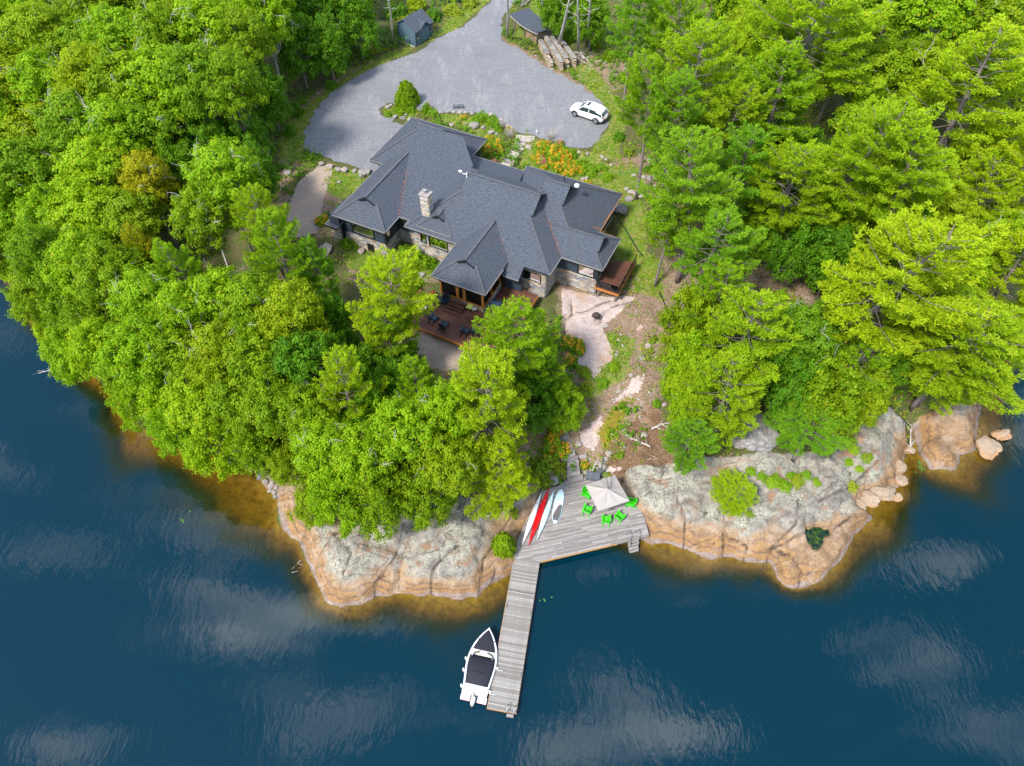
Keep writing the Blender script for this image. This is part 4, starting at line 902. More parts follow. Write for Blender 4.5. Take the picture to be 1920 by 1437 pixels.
fr = MB(); fr.bar((19.25,2.87,-.12), (21.7,2.87,-.12), .05, .24); fr.bar((21.68,2.9,-.12), (21.68,8,-.12), .05, .24); fr.build('rim_board', M['cedar'], sdeck)
for u_, w_ in [(19.4,2.95),(20.55,2.95),(21.6,2.95),(21.6,4.6),(21.6,6.3),(21.6,7.9)]:
    p_ = MB(); p_.box((u_-.025,w_-.025,-.1), (u_+.025,w_+.025,1.0)); p_.build('railing_post', M['window_frame'], sdeck)
for u_, w_ in [(19.6,3.2),(21.4,3.2),(21.4,7.4)]:
    p_ = MB(); p_.box((u_-.08,w_-.08,-2), (u_+.08,w_+.08,-.05)); p_.build('deck_post', M['timber'], sdeck)
for a, b in [((19.45,2.95),(20.5,2.95)),((20.6,2.95),(21.55,2.95)),((21.6,3.02),(21.6,4.55)),((21.6,4.65),(21.6,6.25)),((21.6,6.35),(21.6,7.85))]:
    g_ = MB(); g_.bar((*a,.52), (*b,.52), .012, .86); g_.build('glass_panel', M['glass'], sdeck)

# dock deck on the shore (planks run parallel to its water edge)
DZ = .95
dpx = [(964,1046),(1012,1053),(1217,1004.5),(1209,972),(1197,949),(1181,929),(1161,905),(1130,896),(1096,893),(1060,902),(1044,913),(1014,921),(1007,931),(985,980),(971,1011)]
dpt = [P(x, y, DZ) for x, y in dpx]
da = math.atan2(dpt[2][1]-dpt[1][1], dpt[2][0]-dpt[1][0]); du = np.array([math.cos(da), math.sin(da)]); dvv = np.array([-du[1], du[0]])
dock = empty('shore_dock', (*dpt[1], DZ), da, 'wide weathered grey dock deck set between two granite outcrops', 'dock')
dloc = [(float((p-dpt[1])@du), float((p-dpt[1])@dvv)) for p in dpt]
boards(dock, dloc, .155, M['grey_wood'], -.045, 0, (1.6, 3.6))
fr = MB()
for a, b in list(zip(dloc, dloc[1:]+dloc[:1])):
    if b[1] > dloc[8][1]-1 and a[1] > dloc[8][1]-1: continue
    fr.bar((*a,-.17), (*b,-.17), .05, .24)
fr.build('rim_board', M['grey_wood'], dock)
fr = MB(); fr.bar((dloc[1][0]+.05,dloc[1][1]-.04,-.15), (dloc[2][0]-2.8,dloc[2][1]-.04,-.15), .04, .2); fr.build('fender_board', M['tan_edge'], dock)
for x in np.linspace(.4, dloc[2][0]-.4, 5):
    for yy in (.35, 2.6):
        p_ = MB(); p_.box((x-.1,yy-.1,-3.2), (x+.1,yy+.1,-.05)); p_.build('dock_post', M['timber'], dock)
def ladder(name, root_loc, rz, label, w_=.55, rail=.75, down=1.1, mat='metal', steps=4):
    r = empty(name, root_loc, rz, label, 'ladder')
    for sx in (-1, 1):
        mb = MB(); x = sx*w_/2; mb.tube([(x,.45,0),(x,.42,rail*.8),(x,.25,rail),(x,.02,rail*.85),(x,-.12,.1),(x,-.22,-down)], .028, 7); mb.build('rail', M[mat], r, smooth=True)
    for i in range(steps):
        z = -.05-(down-.2)*i/(steps-1); mb = MB(); mb.box((-w_/2,-.28+.08*(z+.5),z-.02), (w_/2,-.12+.08*(z+.5),z+.02)); mb.build('rung', M['grey_wood'] if mat == 'metal' else M[mat], r)
    return r
# wooden swim stairs at the right of the deck
lx = P(1186, 1011, DZ); r = empty('swim_stairs', (*lx, DZ), da, 'grey wooden swim stairs leading from the deck into the water', 'stairs')
for sx in (-.38, .38):
    mb = MB(); mb.bar((sx,.1,.05), (sx,-.9,-1.3), .06, .2); mb.build('stringer', M['grey_wood'], r)
    mb = MB(); mb.tube([(sx,.5,0),(sx,.4,.75),(sx,.0,.7),(sx,-.5,-.1)], .045, 6); mb.build('handrail', M['grey_wood'], r)
for i in range(5):
    mb = MB(); z = -.12-.24*i; y_ = -.05-.18*i; mb.box((-.35,y_-.22,z-.03), (.35,y_,z)); mb.build('tread', M['grey_wood'], r)

# floating dock, two sections
FZ = .5
fl_l0, fl_r0 = P(964.3,1046,FZ), P(1011.5,1052.8,FZ); fl_l1, fl_r1 = P(912.7,1328.7,FZ), P(968.1,1338.7,FZ)
ax_ = ((fl_l1+fl_r1)-(fl_l0+fl_r0))/2; FL = np.hypot(*ax_); ax_ /= FL; ac = np.array([-ax_[1], ax_[0]]); FWD = (np.hypot(*(fl_l0-fl_r0))+np.hypot(*(fl_l1-fl_r1)))/2
fa_ = math.atan2(ac[1], ac[0])             # local x across the dock, local y opposite to its run
m0 = (fl_l0+fl_r0)/2
print('float', FL, FWD, np.degrees(fa_))
for (s0, s1, lb) in [(0, 2.75, 'short first section of weathered floating dock next to the deck'), (2.82, FL, 'long outer section of weathered floating dock beside the motorboat')]:
    c0 = m0+ax_*(s0+s1)/2; L_ = s1-s0
    r = empty('floating_dock', (*c0, FZ), fa_, lb, 'dock', 'floating dock sections')
    boards(r, [(-FWD/2,-L_/2),(FWD/2,-L_/2),(FWD/2,L_/2),(-FWD/2,L_/2)], .145, M['dock_wood'], -.045, 0, None)
    mb = MB()
    for sx in (-1, 1): mb.box((sx*FWD/2-.025,-L_/2,-.30), (sx*FWD/2+.025,L_/2,-.046))
    for sy in (-1, 1): mb.box((-FWD/2+.03,sy*(L_/2-.03)-.025,-.30), (FWD/2-.03,sy*(L_/2-.03)+.025,-.046))
    mb.build('rim_board', M['tan_edge'] if s0 > 1 else M['grey_wood'], r)
    for k_ in range(2 if L_ < 4 else 4):
        yy = -L_/2+L_*(k_+.5)/(2 if L_ < 4 else 4); mb = MB(); mb.box((-FWD/2+.15,yy-.45,-.75), (FWD/2-.15,yy+.45,-.3)); mb.build('float', M['black_plastic'], r)
    if s0 > 1:
        for sx, t in [(-1,.33),(1,.30),(-1,.86),(1,.83)]:
            mb = MB(); y_ = (L_/2-t*L_)*-1; x_ = sx*(FWD/2-.1)
            mb.box((x_-.03,y_-.1,0), (x_+.03,y_+.1,.03)); mb.bar((x_,y_-.16,.07), (x_,y_+.16,.07), .035, .035); mb.box((x_-.02,y_-.05,.02), (x_+.02,y_+.05,.07)); mb.build('cleat', M['metal'], r)
fdr = math.atan2(ax_[1], ax_[0])
lq = m0+ax_*(FL)+ac*(-FWD/2+.42 if ac[0] < 0 else FWD/2-.42)
lad = ladder('dock_ladder', (*lq, FZ), fa_+math.pi if (-math.sin(fa_)*-1*ax_[0]+math.cos(fa_)*-1*ax_[1]) < 0 else fa_, 'galvanised swim ladder hanging off the far end of the floating dock', .5, .5, 1.0)

# ------------------------------------------------------------------ furniture and boats
def adirondack(name, label, mat, mat2, group):
    r = empty(name, (0,0,0), 0, label, 'chair', group)          # faces -y
    for i in range(5):
        x = (i-2)*.105; mb = MB(); y0 = -.30; mb.add([(x-.048,-.30,.37),(x+.048,-.30,.37),(x+.048,.25,.26),(x-.048,.25,.26),(x-.048,-.30,.395),(x+.048,-.30,.395),(x+.048,.25,.285),(x-.048,.25,.285)], [(0,3,2,1),(4,5,6,7),(0,1,5,4),(1,2,6,5),(2,3,7,6),(3,0,4,7)])
        mb.build('seat_slat', mat, r)
    for i in range(5):
        x = (i-2)*.105; h = .98-.05*abs(i-2)**1.5; sp = 1+.25*1; mb = MB()
        b0, t0 = Vector((x,.22,.27)), Vector((x*1.28,.22+(h-.27)*.42,h))
        mb.bar(b0, t0, .098+.02, .022, (0,1,.0)); mb.build('back_slat', mat2, r)
    for s in (-1, 1):
        mb = MB(); mb.add([(s*.30-.07,-.36,.53),(s*.30+.07,-.36,.53),(s*.30+.075,.05,.53),(s*.30+.04,.36,.53),(s*.30-.04,.36,.53),(s*.30-.075,.05,.53)]+[(s*.30-.07,-.36,.555),(s*.30+.07,-.36,.555),(s*.30+.075,.05,.555),(s*.30+.04,.36,.555),(s*.30-.04,.36,.555),(s*.30-.075,.05,.555)], [(5,4,3,2,1,0),(6,7,8,9,10,11)]+[(i,(i+1)%6,6+(i+1)%6,6+i) for i in range(6)])
        mb.build('armrest', mat, r)
        mb = MB(); mb.box((s*.29-.045,-.33,0), (s*.29+.045,-.25,.53)); mb.build('leg', mat, r)
        mb = MB(); mb.bar((s*.26,-.28,.33), (s*.26,.62,.03), .035, .10); mb.build('leg', mat, r)
        mb = MB(); mb.bar((s*.29,.30,.14), (s*.29,.33,.53), .05, .05); mb.build('leg', mat, r)
    mb = MB(); mb.bar((-.28,.40,.53), (.28,.40,.53), .06, .025); mb.build('back_rail', mat, r)
    remember(r); return r
def place(proto, first, loc, rz, label=None, scale=None):
    o = proto if first else copy_tree(proto)
    o.location = loc; o.rotation_euler = (0, 0, rz)
    if label: o['label'] = label
    if scale: o.scale = (scale,)*3
    return o
gch = adirondack('adirondack_chair', 'lime green slatted armchair', M['chair_green'], M['chair_green'], 'lime green chairs on the dock')
for i, (px, py, ang, lb) in enumerate([(1102,928,-35,'lime green slatted armchair tucked at the left corner of the parasol, facing it'), (1101,957,68,'lime green slatted armchair below the left corner of the parasol, back to the lake'), (1136,976,83,'lime green slatted armchair nearest to the deck edge, left of its twin'), (1162,970,50,'lime green slatted armchair turned away right of its twin near the swim stairs'), (1181,944,170,'pale lime armchair half hidden under the right corner of the parasol')]):
    p = P(px, py, DZ+.2); place(gch, i == 0, (p[0], p[1], DZ+.004), R(ang+90), lb, 1.02)
bch = adirondack('adirondack_chair', 'dark chair', M['chair_blue'], M['chair_black'], 'dark blue chairs on the house deck')
for i, (u_, v_, ang, lb) in enumerate([(6.45,-5.35,-75,'dark blue slatted armchair with black back beside the pot of rust flowers'), (7.2,-4.98,-92,'dark blue slatted armchair with black back next to the wooden porch steps'), (7.3,-7.45,55,'dark blue slatted armchair at the left of the deck edge, touched by pine branches'), (8.55,-7.75,60,'dark blue slatted armchair standing alone in the middle of the deck edge'), (10.7,-7.55,62,'teal blue slatted armchair right of the lone one at the deck edge'), (11.65,-7.2,75,'teal blue slatted armchair half hidden by the pine at the right deck edge')]):
    p = hw(u_, v_); o = place(bch, i == 0, (p[0], p[1], HDZ+.004), R(ang+90), lb, 1.02)
# pot of rust flowers
def blob_bush(mb_n, r, h, leaves, seed, size=.07):
    g = np.random.default_rng(seed); n = leaves
    d = g.normal(size=(n,3)); d /= np.linalg.norm(d, axis=1)[:,None]; d[:,2] = np.abs(d[:,2])*1.0-.15
    rad = (.62+.30*g.random(n))*(1+.34*np.sin(d[:,0]*5+seed)*np.cos(d[:,1]*4+seed*2)+.16*np.sin(d[:,1]*9+d[:,2]*7+seed))
    C_ = d*rad[:,None]*np.array([r,r,h]); return C_, d
def leafcards(C_, N_, size, g, asp=.7):
    n = len(C_); N_ = N_+g.normal(size=(n,3))*.45; N_ /= np.linalg.norm(N_, axis=1)[:,None]
    t = np.cross(N_, g.normal(size=(n,3))); t /= np.linalg.norm(t, axis=1)[:,None]+1e-9; b = np.cross(N_, t)
    s = (size*(.7+.6*g.random(n)))[:,None] if np.isscalar(size) else size[:,None]
    V_ = np.stack([C_-t*s, C_+b*s*asp, C_+t*s+N_*s*-.15, C_-b*s*asp], 1).reshape(-1,3)
    F_ = np.arange(n*4).reshape(n,4); return V_, F_
p = hw(5.75,-4.75); r = empty('flower_pot', (*p, HDZ), 0, 'round rust-orange chrysanthemum in a dark pot on the brown deck', 'potted plant')
mb = MB(); mb.lathe([(.16,0),(.22,.3),(.24,.32),(.2,.32),(.19,.28)], n=14); mb.build('pot', M['flower_pot'], r)
g = np.random.default_rng(4); C_, d_ = blob_bush(0, .30, .28, 500, 4); V_, F_ = leafcards(C_+[0,0,.42], d_, .045, g); o = link('blooms', fastmesh('blooms', V_, F_, M['flower_rust']), r); o['kind'] = 'stuff'
# small table with a bright cloth, lime cushion chair and round side table by the steps
p = hw(5.75,-6.75); r = empty('side_table', (*p, HDZ), HA, 'low table with a white and pink cloth half under the pine', 'table')
mb = MB(); mb.lathe([(.35,.42),(.36,.45),(.02,.46)], n=16); mb.build('table_top', M['white_paint'], r)
mb = MB(); mb.tube([(0,0,0),(0,0,.42)], .05, 8); mb.build('pedestal', M['dark_trim'], r)
mb = MB(); mb.add([(-.2,-.15,.475),(.2,-.18,.475),(.22,.1,.475),(.05,.2,.475),(-.18,.15,.475)], [(0,1,2,3,4)]); mb.build('cloth', M['cushion_pink'], r)
p = hw(9.62,-4.62); r = empty('lounge_seat', (*p, HDZ), HA, 'low seat with a pale lime cushion right of the porch steps', 'seat')
mb = MB(); mb.box((-.3,-.3,.28), (.3,.3,.40)); mb.build('cushion', M['cushion_lime'], r, bevel=.03)
mb = MB(); mb.box((-.31,-.31,.18), (.31,.31,.275)); mb.build('frame', M['dark_trim'], r)
for sx in (-.27,.27):
    for sy in (-.27,.27): mb = MB(); mb.box((sx-.025,sy-.025,0), (sx+.025,sy+.025,.18)); mb.build('leg', M['dark_trim'], r)
p = hw(10.2,-4.8); r = empty('side_table', (*p, HDZ), 0, 'small round grey side table next to the lime cushion', 'table')
mb = MB(); mb.lathe([(.22,.40),(.23,.44),(.02,.445)], n=16); mb.build('table_top', M['flagstone'], r); mb = MB(); mb.tube([(0,0,0),(0,0,.4)], .04, 8); mb.build('pedestal', M['dark_trim'], r)
# covered grill beside the porch
p = hw(11.9,-3.6); r = empty('covered_grill', (*p, HDZ), HA, 'grill under a dark blue cover beside the screened porch', 'grill')
mb = MB(); mb.loft([[(-.6,-.32,0),(.6,-.32,0),(.6,.32,0),(-.6,.32,0)],[(-.62,-.34,.6),(.62,-.34,.6),(.62,.34,.6),(-.62,.34,.6)],[(-.45,-.25,1.05),(.45,-.25,1.05),(.45,.25,1.05),(-.45,.25,1.05)]]); mb.build('cover', plain('navy_cover', (.01,.03,.06), .7, .2), r, bevel=.05)
mb = MB(); mb.tube([(-.6,-.38,.75),(.6,-.38,.75)], .02, 6); mb.build('handle', M['metal'], r)

def ray_h(z): return z
# kayaks and paddle board lying on the dock
def hullform(name, a, b, beam, ht, mat, label, cat, group=None, cockpit=True, rudder=False, fine=1.0):
    a = P(*a, DZ+.1); b = P(*b, DZ+.1); L = np.hypot(*(a-b)); c = (a+b)/2; rz = math.atan2(*(a-b)[::-1])
    r = empty(name, (*c, DZ+.004), rz, label, cat, group); rings = []
    for i in range(25):
        t = i/24; x = (t-.5)*L; wv = max(.012, beam/2*math.sin(math.pi*t)**fine); h = ht*(.55+.45*math.sin(math.pi*t)**.8); k_ = .10*(1-math.sin(math.pi*t))
        rings.append([(x,-wv*.45,k_),(x,wv*.45,k_),(x,wv*.95,k_+h*.45),(x,wv*.9,k_+h*.75),(x,wv*.4,k_+h),(x,-wv*.4,k_+h),(x,-wv*.9,k_+h*.75),(x,-wv*.95,k_+h*.45)])
    mb = MB(); mb.loft(rings); mb.build('hull', mat, r, smooth=True)
    if cockpit:
        mb = MB(); prof = [(math.cos(t), math.sin(t)) for t in np.linspace(0, 2*math.pi, 20, endpoint=False)]
        mb.prism([(cx_*.42-.05, cy_*.13) for cx_, cy_ in prof], ht*.97, ht+.035); mb.build('spray_deck', mat, r)
        for t in (-.28, .26): mb = MB(); mb.lathe([(.02,ht*.9+.0),(.055,ht*.97),(.05,ht+.02),(.01,ht+.022)], (t*L,0), 12); mb.build('hatch', M['sup_grey'], r)
    return r, L, rz
SK = 'slim kayaks lying side by side on the dock'
hullform('kayak', (1015.6,922.5), (979.3,1022.8), .50, .27, M['gelcoat'], 'slim white kayak, leftmost of three beside the rock', 'kayak', SK)
r, L, rz = hullform('kayak', (1029.5,915), (990.8,1024), .55, .28, M['red_gel'], 'slim bright red kayak in the middle of three', 'kayak', SK)
hullform('kayak', (1039.5,918.5), (1006.5,1014), .52, .27, M['pale_blue'], 'slim pale blue kayak next to the paddle board', 'kayak', SK)
a = P(1052.8,917.5,DZ+.1); b = P(1040.3,981,DZ+.1); L = np.hypot(*(a-b)); c = (a+b)/2; rz = math.atan2(*(a-b)[::-1])
r = empty('paddle_board', (*c, DZ+.004), rz, 'pale blue paddle board with a dark grey deck pad and red line', 'paddle board')
def supw(t): return .40*min(1, (4.2*t)**.45 if t < .5 else 1)*(1-max(0, (t-.55)/.45)**2.4)**.5 if t < 1 else .0
out = [((t-.5)*L, max(supw(t), .13 if t < .02 else .004)) for t in np.linspace(0, 1, 29)]
mb = MB(); mb.loft([[(x,-w_,.05),(x,-w_*.8,0),(x,w_*.8,0),(x,w_,.05),(x,w_*.9,.11),(x,-w_*.9,.11)] for x, w_ in out]); mb.build('board_body', M['pale_blue'], r, smooth=False)
mb = MB(); lo_ = [(x,w_*.86) for x, w_ in out[2:16]]; mb.prism([(x,-w_) for x, w_ in lo_]+[(lo_[-1][0]+.05,-.1),(lo_[-3][0],.05),(lo_[-7][0],lo_[-7][1]*.55),(lo_[3][0],lo_[3][1]),(lo_[0][0],lo_[0][1])][::1], .111, .118); mb.build('deck_pad', M['sup_grey'], r)
mb = MB(); mb.tube([(out[5][0],out[5][1]*.86,.12),(out[9][0],.2,.12),(out[13][0],.0,.12),(out[16][0],-.18,.12),(out[20][0],-.33,.12)], .013, 5); mb.build('red_line', M['red_gel'], r)
mb = MB(); ring_ = [(.62+.12*math.cos(t),.08+.12*math.sin(t),.113) for t in np.linspace(0, 2*math.pi, 17)]; mb.tube(ring_, .009, 4); mb.tube([(.55,.05,.113),(.68,.1,.113)], .012, 4); o = mb.build('emblem', M['sup_grey'], r)
mb = MB(); mb.box((out[1][0],-.06,.111), (out[1][0]+.14,.06,.122)); mb.build('tail_patch', M['gelcoat'], r)

# cantilever parasol
ap = P(1139,917.5,3.75); cs = [P(1098.5,910,3.2), P(1122,958,3.2), P(1180,939,3.2), P(1152.5,891,3.2)]
ctr = np.mean(cs, 0); r = empty('parasol', (ctr[0], ctr[1], DZ), 0, 'square taupe cantilever parasol over the green chairs', 'umbrella')
cl = [Vector((q[0]-ctr[0], q[1]-ctr[1], 3.2-DZ)) for q in cs]; at = Vector((0, 0, 3.85-DZ)); mb = MB(); vs = []
n = 9
def sag(a, b, t): return a.lerp(b, t)
for k_ in range(4):
    A, B_ = cl[k_], cl[(k_+1) % 4]
    mid_ = (A+B_)/2
    for tri in ((A, mid_), (mid_, B_)):
        grid = []
        for i in range(n):
            t = i/(n-1); row = []
            for j in range(5):
                s = j/4; p_ = at.lerp(tri[0].lerp(tri[1], s), t); p_ = p_-Vector((0,0,.10*math.sin(math.pi*t)*(1-abs(2*s-1)*.6))); row.append(p_)
            grid.append(row)
        b0 = len(mb.v); mb.v += [tuple(p_) for row in grid for p_ in row]
        for i in range(n-1):
            for j in range(4): mb.f.append((b0+i*5+j, b0+(i+1)*5+j, b0+(i+1)*5+j+1, b0+i*5+j+1)); mb.c.append(None)
    mb.add([A, B_, B_-Vector((0,0,.14)), A-Vector((0,0,.14))], [(0,1,2,3)])
cnp = mb.build('canopy', M['canvas'], r, smooth=False); solid(cnp, .012)
mb = MB()
for i in range(4): mb.add([at+Vector((0,0,.10)), at+(cl[i]-at)*.10+Vector((0,0,.07)), at+(cl[(i+1)%4]-at)*.10+Vector((0,0,.07))], [(0,1,2)])
mb.build('vent_cap', M['canvas'], cnp)
mb = MB(); mb.lathe([(.02,at.z+.08),(.05,at.z+.1),(.04,at.z+.16),(.005,at.z+.17)], n=10); mb.build('finial', M['window_frame'], r)
for i in range(4):
    mb = MB(); mb.tube([at-Vector((0,0,.12)), cl[i]-Vector((0,0,.05))], .018, 5); mb.build('rib', M['metal'], r)
pb_ = P(1126,893,DZ); pl = Vector((pb_[0]-ctr[0], pb_[1]-ctr[1], 0)); mb = MB(); mb.tube([pl, pl+Vector((-.05,.1,2.5)), pl+Vector((-.04,.08,3.15))], .05, 8); mb.build('mast', M['box_grey'], r)
mb = MB(); mb.tube([pl+Vector((-.04,.08,3.15)), at+Vector((0,0,.35)), at+Vector((0,0,.12))], .038, 8); mb.build('arm', M['box_grey'], r)
mb = MB(); mb.box(pl-Vector((.45,.05,0)), pl+Vector((.45,.85,.10))); mb.build('base', M['sup_grey'], r, bevel=.02)
# storage box
p = P(1111,897,DZ); r = empty('storage_box', (*p, DZ), R(-10), 'blue-grey deck storage box at the foot of the stone steps', 'box')
mb = MB(); mb.box((-.58,-.28,0), (.58,.28,.5)); mb.build('body', M['box_grey'], r, bevel=.02)
for sx in (-1, 1): mb = MB(); mb.box((sx*.305-.295,-.31,.505), (sx*.305+.295,.31,.57)); mb.build('lid', M['box_grey'], r, bevel=.02)

# motorboat
bo = P(917.5,1179,.6); st = P(889,1303,.6); bl = bo-st; BL = np.hypot(*bl); c = (bo+st)/2; rz = math.atan2(bl[1], bl[0])
boat = empty('motorboat', (*c, 0), rz, 'white motorboat with navy canvas covers moored along the floating dock', 'boat')
BM = 1.12
def bw(t): return BM*(.80+.20*min(1, t/.40))*(1-max(0, (t-.42)/.58)**2.3)
rings = []; TS = np.linspace(0, 1, 27)
for t in TS:
    x = (t-.5)*BL; w_ = max(bw(t), .015); zt = .62+.16*t*t; k_ = -.30+.45*max(0, t-.7)**1.5*3
    rings.append([(x,0,k_),(x,w_*.80,k_*.3+.05),(x,w_*.97,.34),(x,w_,zt),(x,w_*.86,zt+.035),(x,-w_*.86,zt+.035),(x,-w_,zt),(x,-w_*.97,.34),(x,-w_*.80,k_*.3+.05)])
mb = MB(); mb.loft(rings); hull = mb.build('hull', M['gelcoat'], boat, smooth=False)
hull.data.polygons.foreach_set('use_smooth', [True]*len(hull.data.polygons))
es = hull.modifiers.new('edges', 'EDGE_SPLIT'); es.split_angle = R(40)
mb = MB()
for s in (-1, 1):
    mb.tube([((t-.5)*BL, s*(max(bw(t), .015)+.012), .60+.16*t*t) for t in TS], .03, 5)
o = mb.build('rub_rail', M['metal'], boat)
def cover(t0, t1, inset, ridge, nm, mat, crown=.14, n=14):
    rg = []
    for t in np.linspace(t0, t1, n):
        x = (t-.5)*BL; w_ = max(bw(t)-inset, .03); zt = .62+.16*t*t+.045; rd = ridge((t-t0)/(t1-t0))
        rg.append([(x, w_*math.cos(a_), zt+ (crown+rd)*max(0, math.sin(a_))**.7) for a_ in np.linspace(0, math.pi, 11)])
    m_b = MB(); m_b.loft(rg, cap=True, closed=False); return m_b.build(nm, mat, boat, smooth=True)
cover(.645, .955, .12, lambda q_: .05*math.sin(math.pi*q_), 'bow_cover', M['boat_cover'], .05)
cover(.135, .555, .11, lambda q_: .30*math.sin(math.pi*min(1, q_*.95+.05))**.7, 'cockpit_cover', M['boat_cover'], .08)
mb = MB(); mb.tube([((.30-.5)*BL, (bw(.30)-.2)*math.cos(a_), .68+.42*math.sin(a_)) for a_ in np.linspace(.1, math.pi-.1, 11)], .02, 5); mb.build('cover_bow', M['boat_cover'], boat)
rg = []
mb = MB(); mb.add([((t-.5)*BL, y_, .665+.16*t*t) for t, y_ in [(.555,-.78),(.555,.78),(.64,.72),(.64,-.72)]], [(0,1,2,3)]); mb.build('bow_well', M['boat_inner'], boat)
for s in (-1, 1):
    mb = MB(); pts_ = [((.555-.5)*BL, s*.86, .70),((.60-.5)*BL, s*.72, .72),((.632-.5)*BL, s*.30, .74)]
    for a_, b_ in zip(pts_[:-1], pts_[1:]): mb.add([a_, b_, (b_[0]-.22,b_[1]*.93,1.05),(a_[0]-.2,a_[1]*.93,1.05)], [(0,1,2,3)])
    solid(mb.build('windshield', M['glass'], boat), .015)
    mb = MB(); mb.tube([(q_[0]-.2, q_[1]*.93, 1.05) for q_ in pts_], .02, 5); mb.build('windshield_frame', M['metal'], boat)
mb = MB(); mb.box(((.575-.5)*BL,-.26,.66), ((.63-.5)*BL,.26,.70)); mb.build('walkway', M['grey_wood'], boat)
for s in (-1, 1):
    mb = MB(); mb.box((-.5*BL-.42, s*.62-.36, .30), (-.5*BL+.02, s*.62+.36, .36)); mb.build('swim_platform', M['gelcoat'], boat, bevel=.04)
    mb = MB(); mb.box((-.5*BL-.435, s*.62-.36, .24), (-.5*BL-.40, s*.62+.36, .295)); mb.build('stripe', M['boat_stripe'], boat)
mb = MB(); mb.box((-.5*BL+.02,-.95,.665), (-.5*BL+.55,.95,.70)); mb.build('rear_deck', M['gelcoat'], boat, bevel=.02)
mt = MB(); mt.loft([[(-.5*BL-x, y_*w_, z) for y_ in (-1,-.6,.6,1)] + [(-.5*BL-x, y_*w_*.6, z+h) for y_ in (1,-1)] for x, w_, z, h in [(.10,.10,.55,.22),(.2,.17,.5,.42),(.45,.18,.5,.45),(.68,.14,.5,.36),(.78,.06,.52,.2)]]); mo = mt.build('outboard_motor', M['gelcoat'], boat, bevel=.03)
mb = MB(); mb.box((-.5*BL-.55,-.06,-.5), (-.5*BL-.32,.06,.5)); mb.build('motor_leg', M['gelcoat'], mo)
mb = MB(); mb.box((-.5*BL-.80,-.05,.40), (-.5*BL-.66,.05,.50)); mb.build('motor_trim', M['tan_edge'], mo)
mb = MB(); mb.tube([(-.5*BL+.15,.1,.72),(-.5*BL+.0,.0,.76),(-.5*BL-.12,-.05,.72),(-.5*BL-.05,-.3,.71)], .03, 6); mb.build('hose', M['black_plastic'], mo)
for s in (-1, 1):
    for t in (.10, .80): mb = MB(); mb.box(((t-.5)*BL-.09, s*(bw(t)-.10)-.02, .66+.16*t*t), ((t-.5)*BL+.09, s*(bw(t)-.10)+.02, .72+.16*t*t)); mb.build('cleat', M['metal'], boat)
cs_, sn_ = math.cos(rz), math.sin(rz)
for (t, s, lb) in [(.50,1,'white fender hanging off the lake side of the boat near its windshield'),(.33,1,'white fender hanging off the lake side of the boat near mid-cover'),(.10,1,'white fender hanging at the outer stern corner of the boat'),(.10,-1,'white fender squeezed between boat stern and dock'),(.45,-1,'white fender squeezed between boat and dock by the windshield')]:
    lx_, ly_ = (t-.5)*BL, s*(bw(t)+.12); wp = (c[0]+cs_*lx_-sn_*ly_, c[1]+sn_*lx_+cs_*ly_, .18)
    r = empty('boat_fender', wp, rz, lb, 'fender', 'white boat fenders')
    mb = MB(); mb.lathe([(.02,-.22),(.10,-.18),(.115,0),(.115,.22),(.10,.40),(.03,.45),(.03,.50)], n=12); mb.build('body', M['gelcoat'], r, smooth=True)
    mb = MB(); mb.tube([(0,0,.48),(sn_*0,0,.62)], .012, 4); mb.build('rope', M['timber'], r)
for t, lb in [(.06,'rope tying the boat stern to the floating dock'), (.42,'rope tying the boat side to the floating dock')]:
    lx_, ly_ = (t-.5)*BL, -(bw(t)-.05); p0 = Vector((c[0]+cs_*lx_-sn_*ly_, c[1]+sn_*lx_+cs_*ly_, .74)); p1 = p0+Vector((ac[0]*1, ac[1]*1, 0))*(.62 if ac[0] > 0 else -.62); p1.z = .56
    mb = MB(); mb.tube([p0, (p0+p1)/2-Vector((0,0,.08)), p1], .015, 5); tag(mb.build('mooring_rope', M['gelcoat']), lb, 'rope', 'mooring ropes')

# ------------------------------------------------------------------ car
fp, rp = PD(1073,209), PD(1134,231); hd_ = fp-rp; crz = math.atan2(hd_[1], hd_[0]); cc = (fp+rp)/2
car = empty('parked_car', (*cc, drive_h(*cc)+.04), crz, 'white suv with a dark sunroof parked on the gravel drive', 'car')
ST = [(-2.32,.66,.62,.80),(-2.22,.84,.36,.98),(-1.9,.93,.30,1.12),(-1.2,.95,.28,1.13),(0,.955,.27,1.10),(.9,.95,.27,1.06),(1.3,.94,.28,1.01),(1.8,.90,.30,.92),(2.15,.78,.36,.82),(2.34,.55,.45,.70)]
rings = [[(x,-w_*.92,zl),(x,-w_,zl+.16),(x,-w_,(zl+zt)/2+.05),(x,-w_*.955,zt-.05),(x,-w_*.80,zt),(x,w_*.80,zt),(x,w_*.955,zt-.05),(x,w_,(zl+zt)/2+.05),(x,w_,zl+.16),(x,w_*.92,zl)] for x, w_, zl, zt in ST]
mb = MB(); mb.loft(rings); bd = mb.build('body', M['car_white'], car, smooth=True); s_ = bd.modifiers.new('sub', 'SUBSURF'); s_.levels = s_.render_levels = 2
GS = [(-2.18,.72,.98,.99),(-1.85,.74,1.02,1.46),(-1.3,.74,1.04,1.58),(-.3,.74,1.03,1.64),(.35,.72,1.02,1.60),(.75,.66,1.02,1.42),(1.25,.74,.99,1.01)]
rings = [[(x,-.84*(1 if zt > 1.1 else .92),zb-.04),(x,-(w_+.10) if zt < 1.1 else -(w_+.02),max(zb,zt-.14)),(x,-w_*.86,zt),(x,w_*.86,zt),(x,(w_+.10) if zt < 1.1 else w_+.02,max(zb,zt-.14)),(x,.84*(1 if zt > 1.1 else .92),zb-.04)] for x, w_, zb, zt in GS]
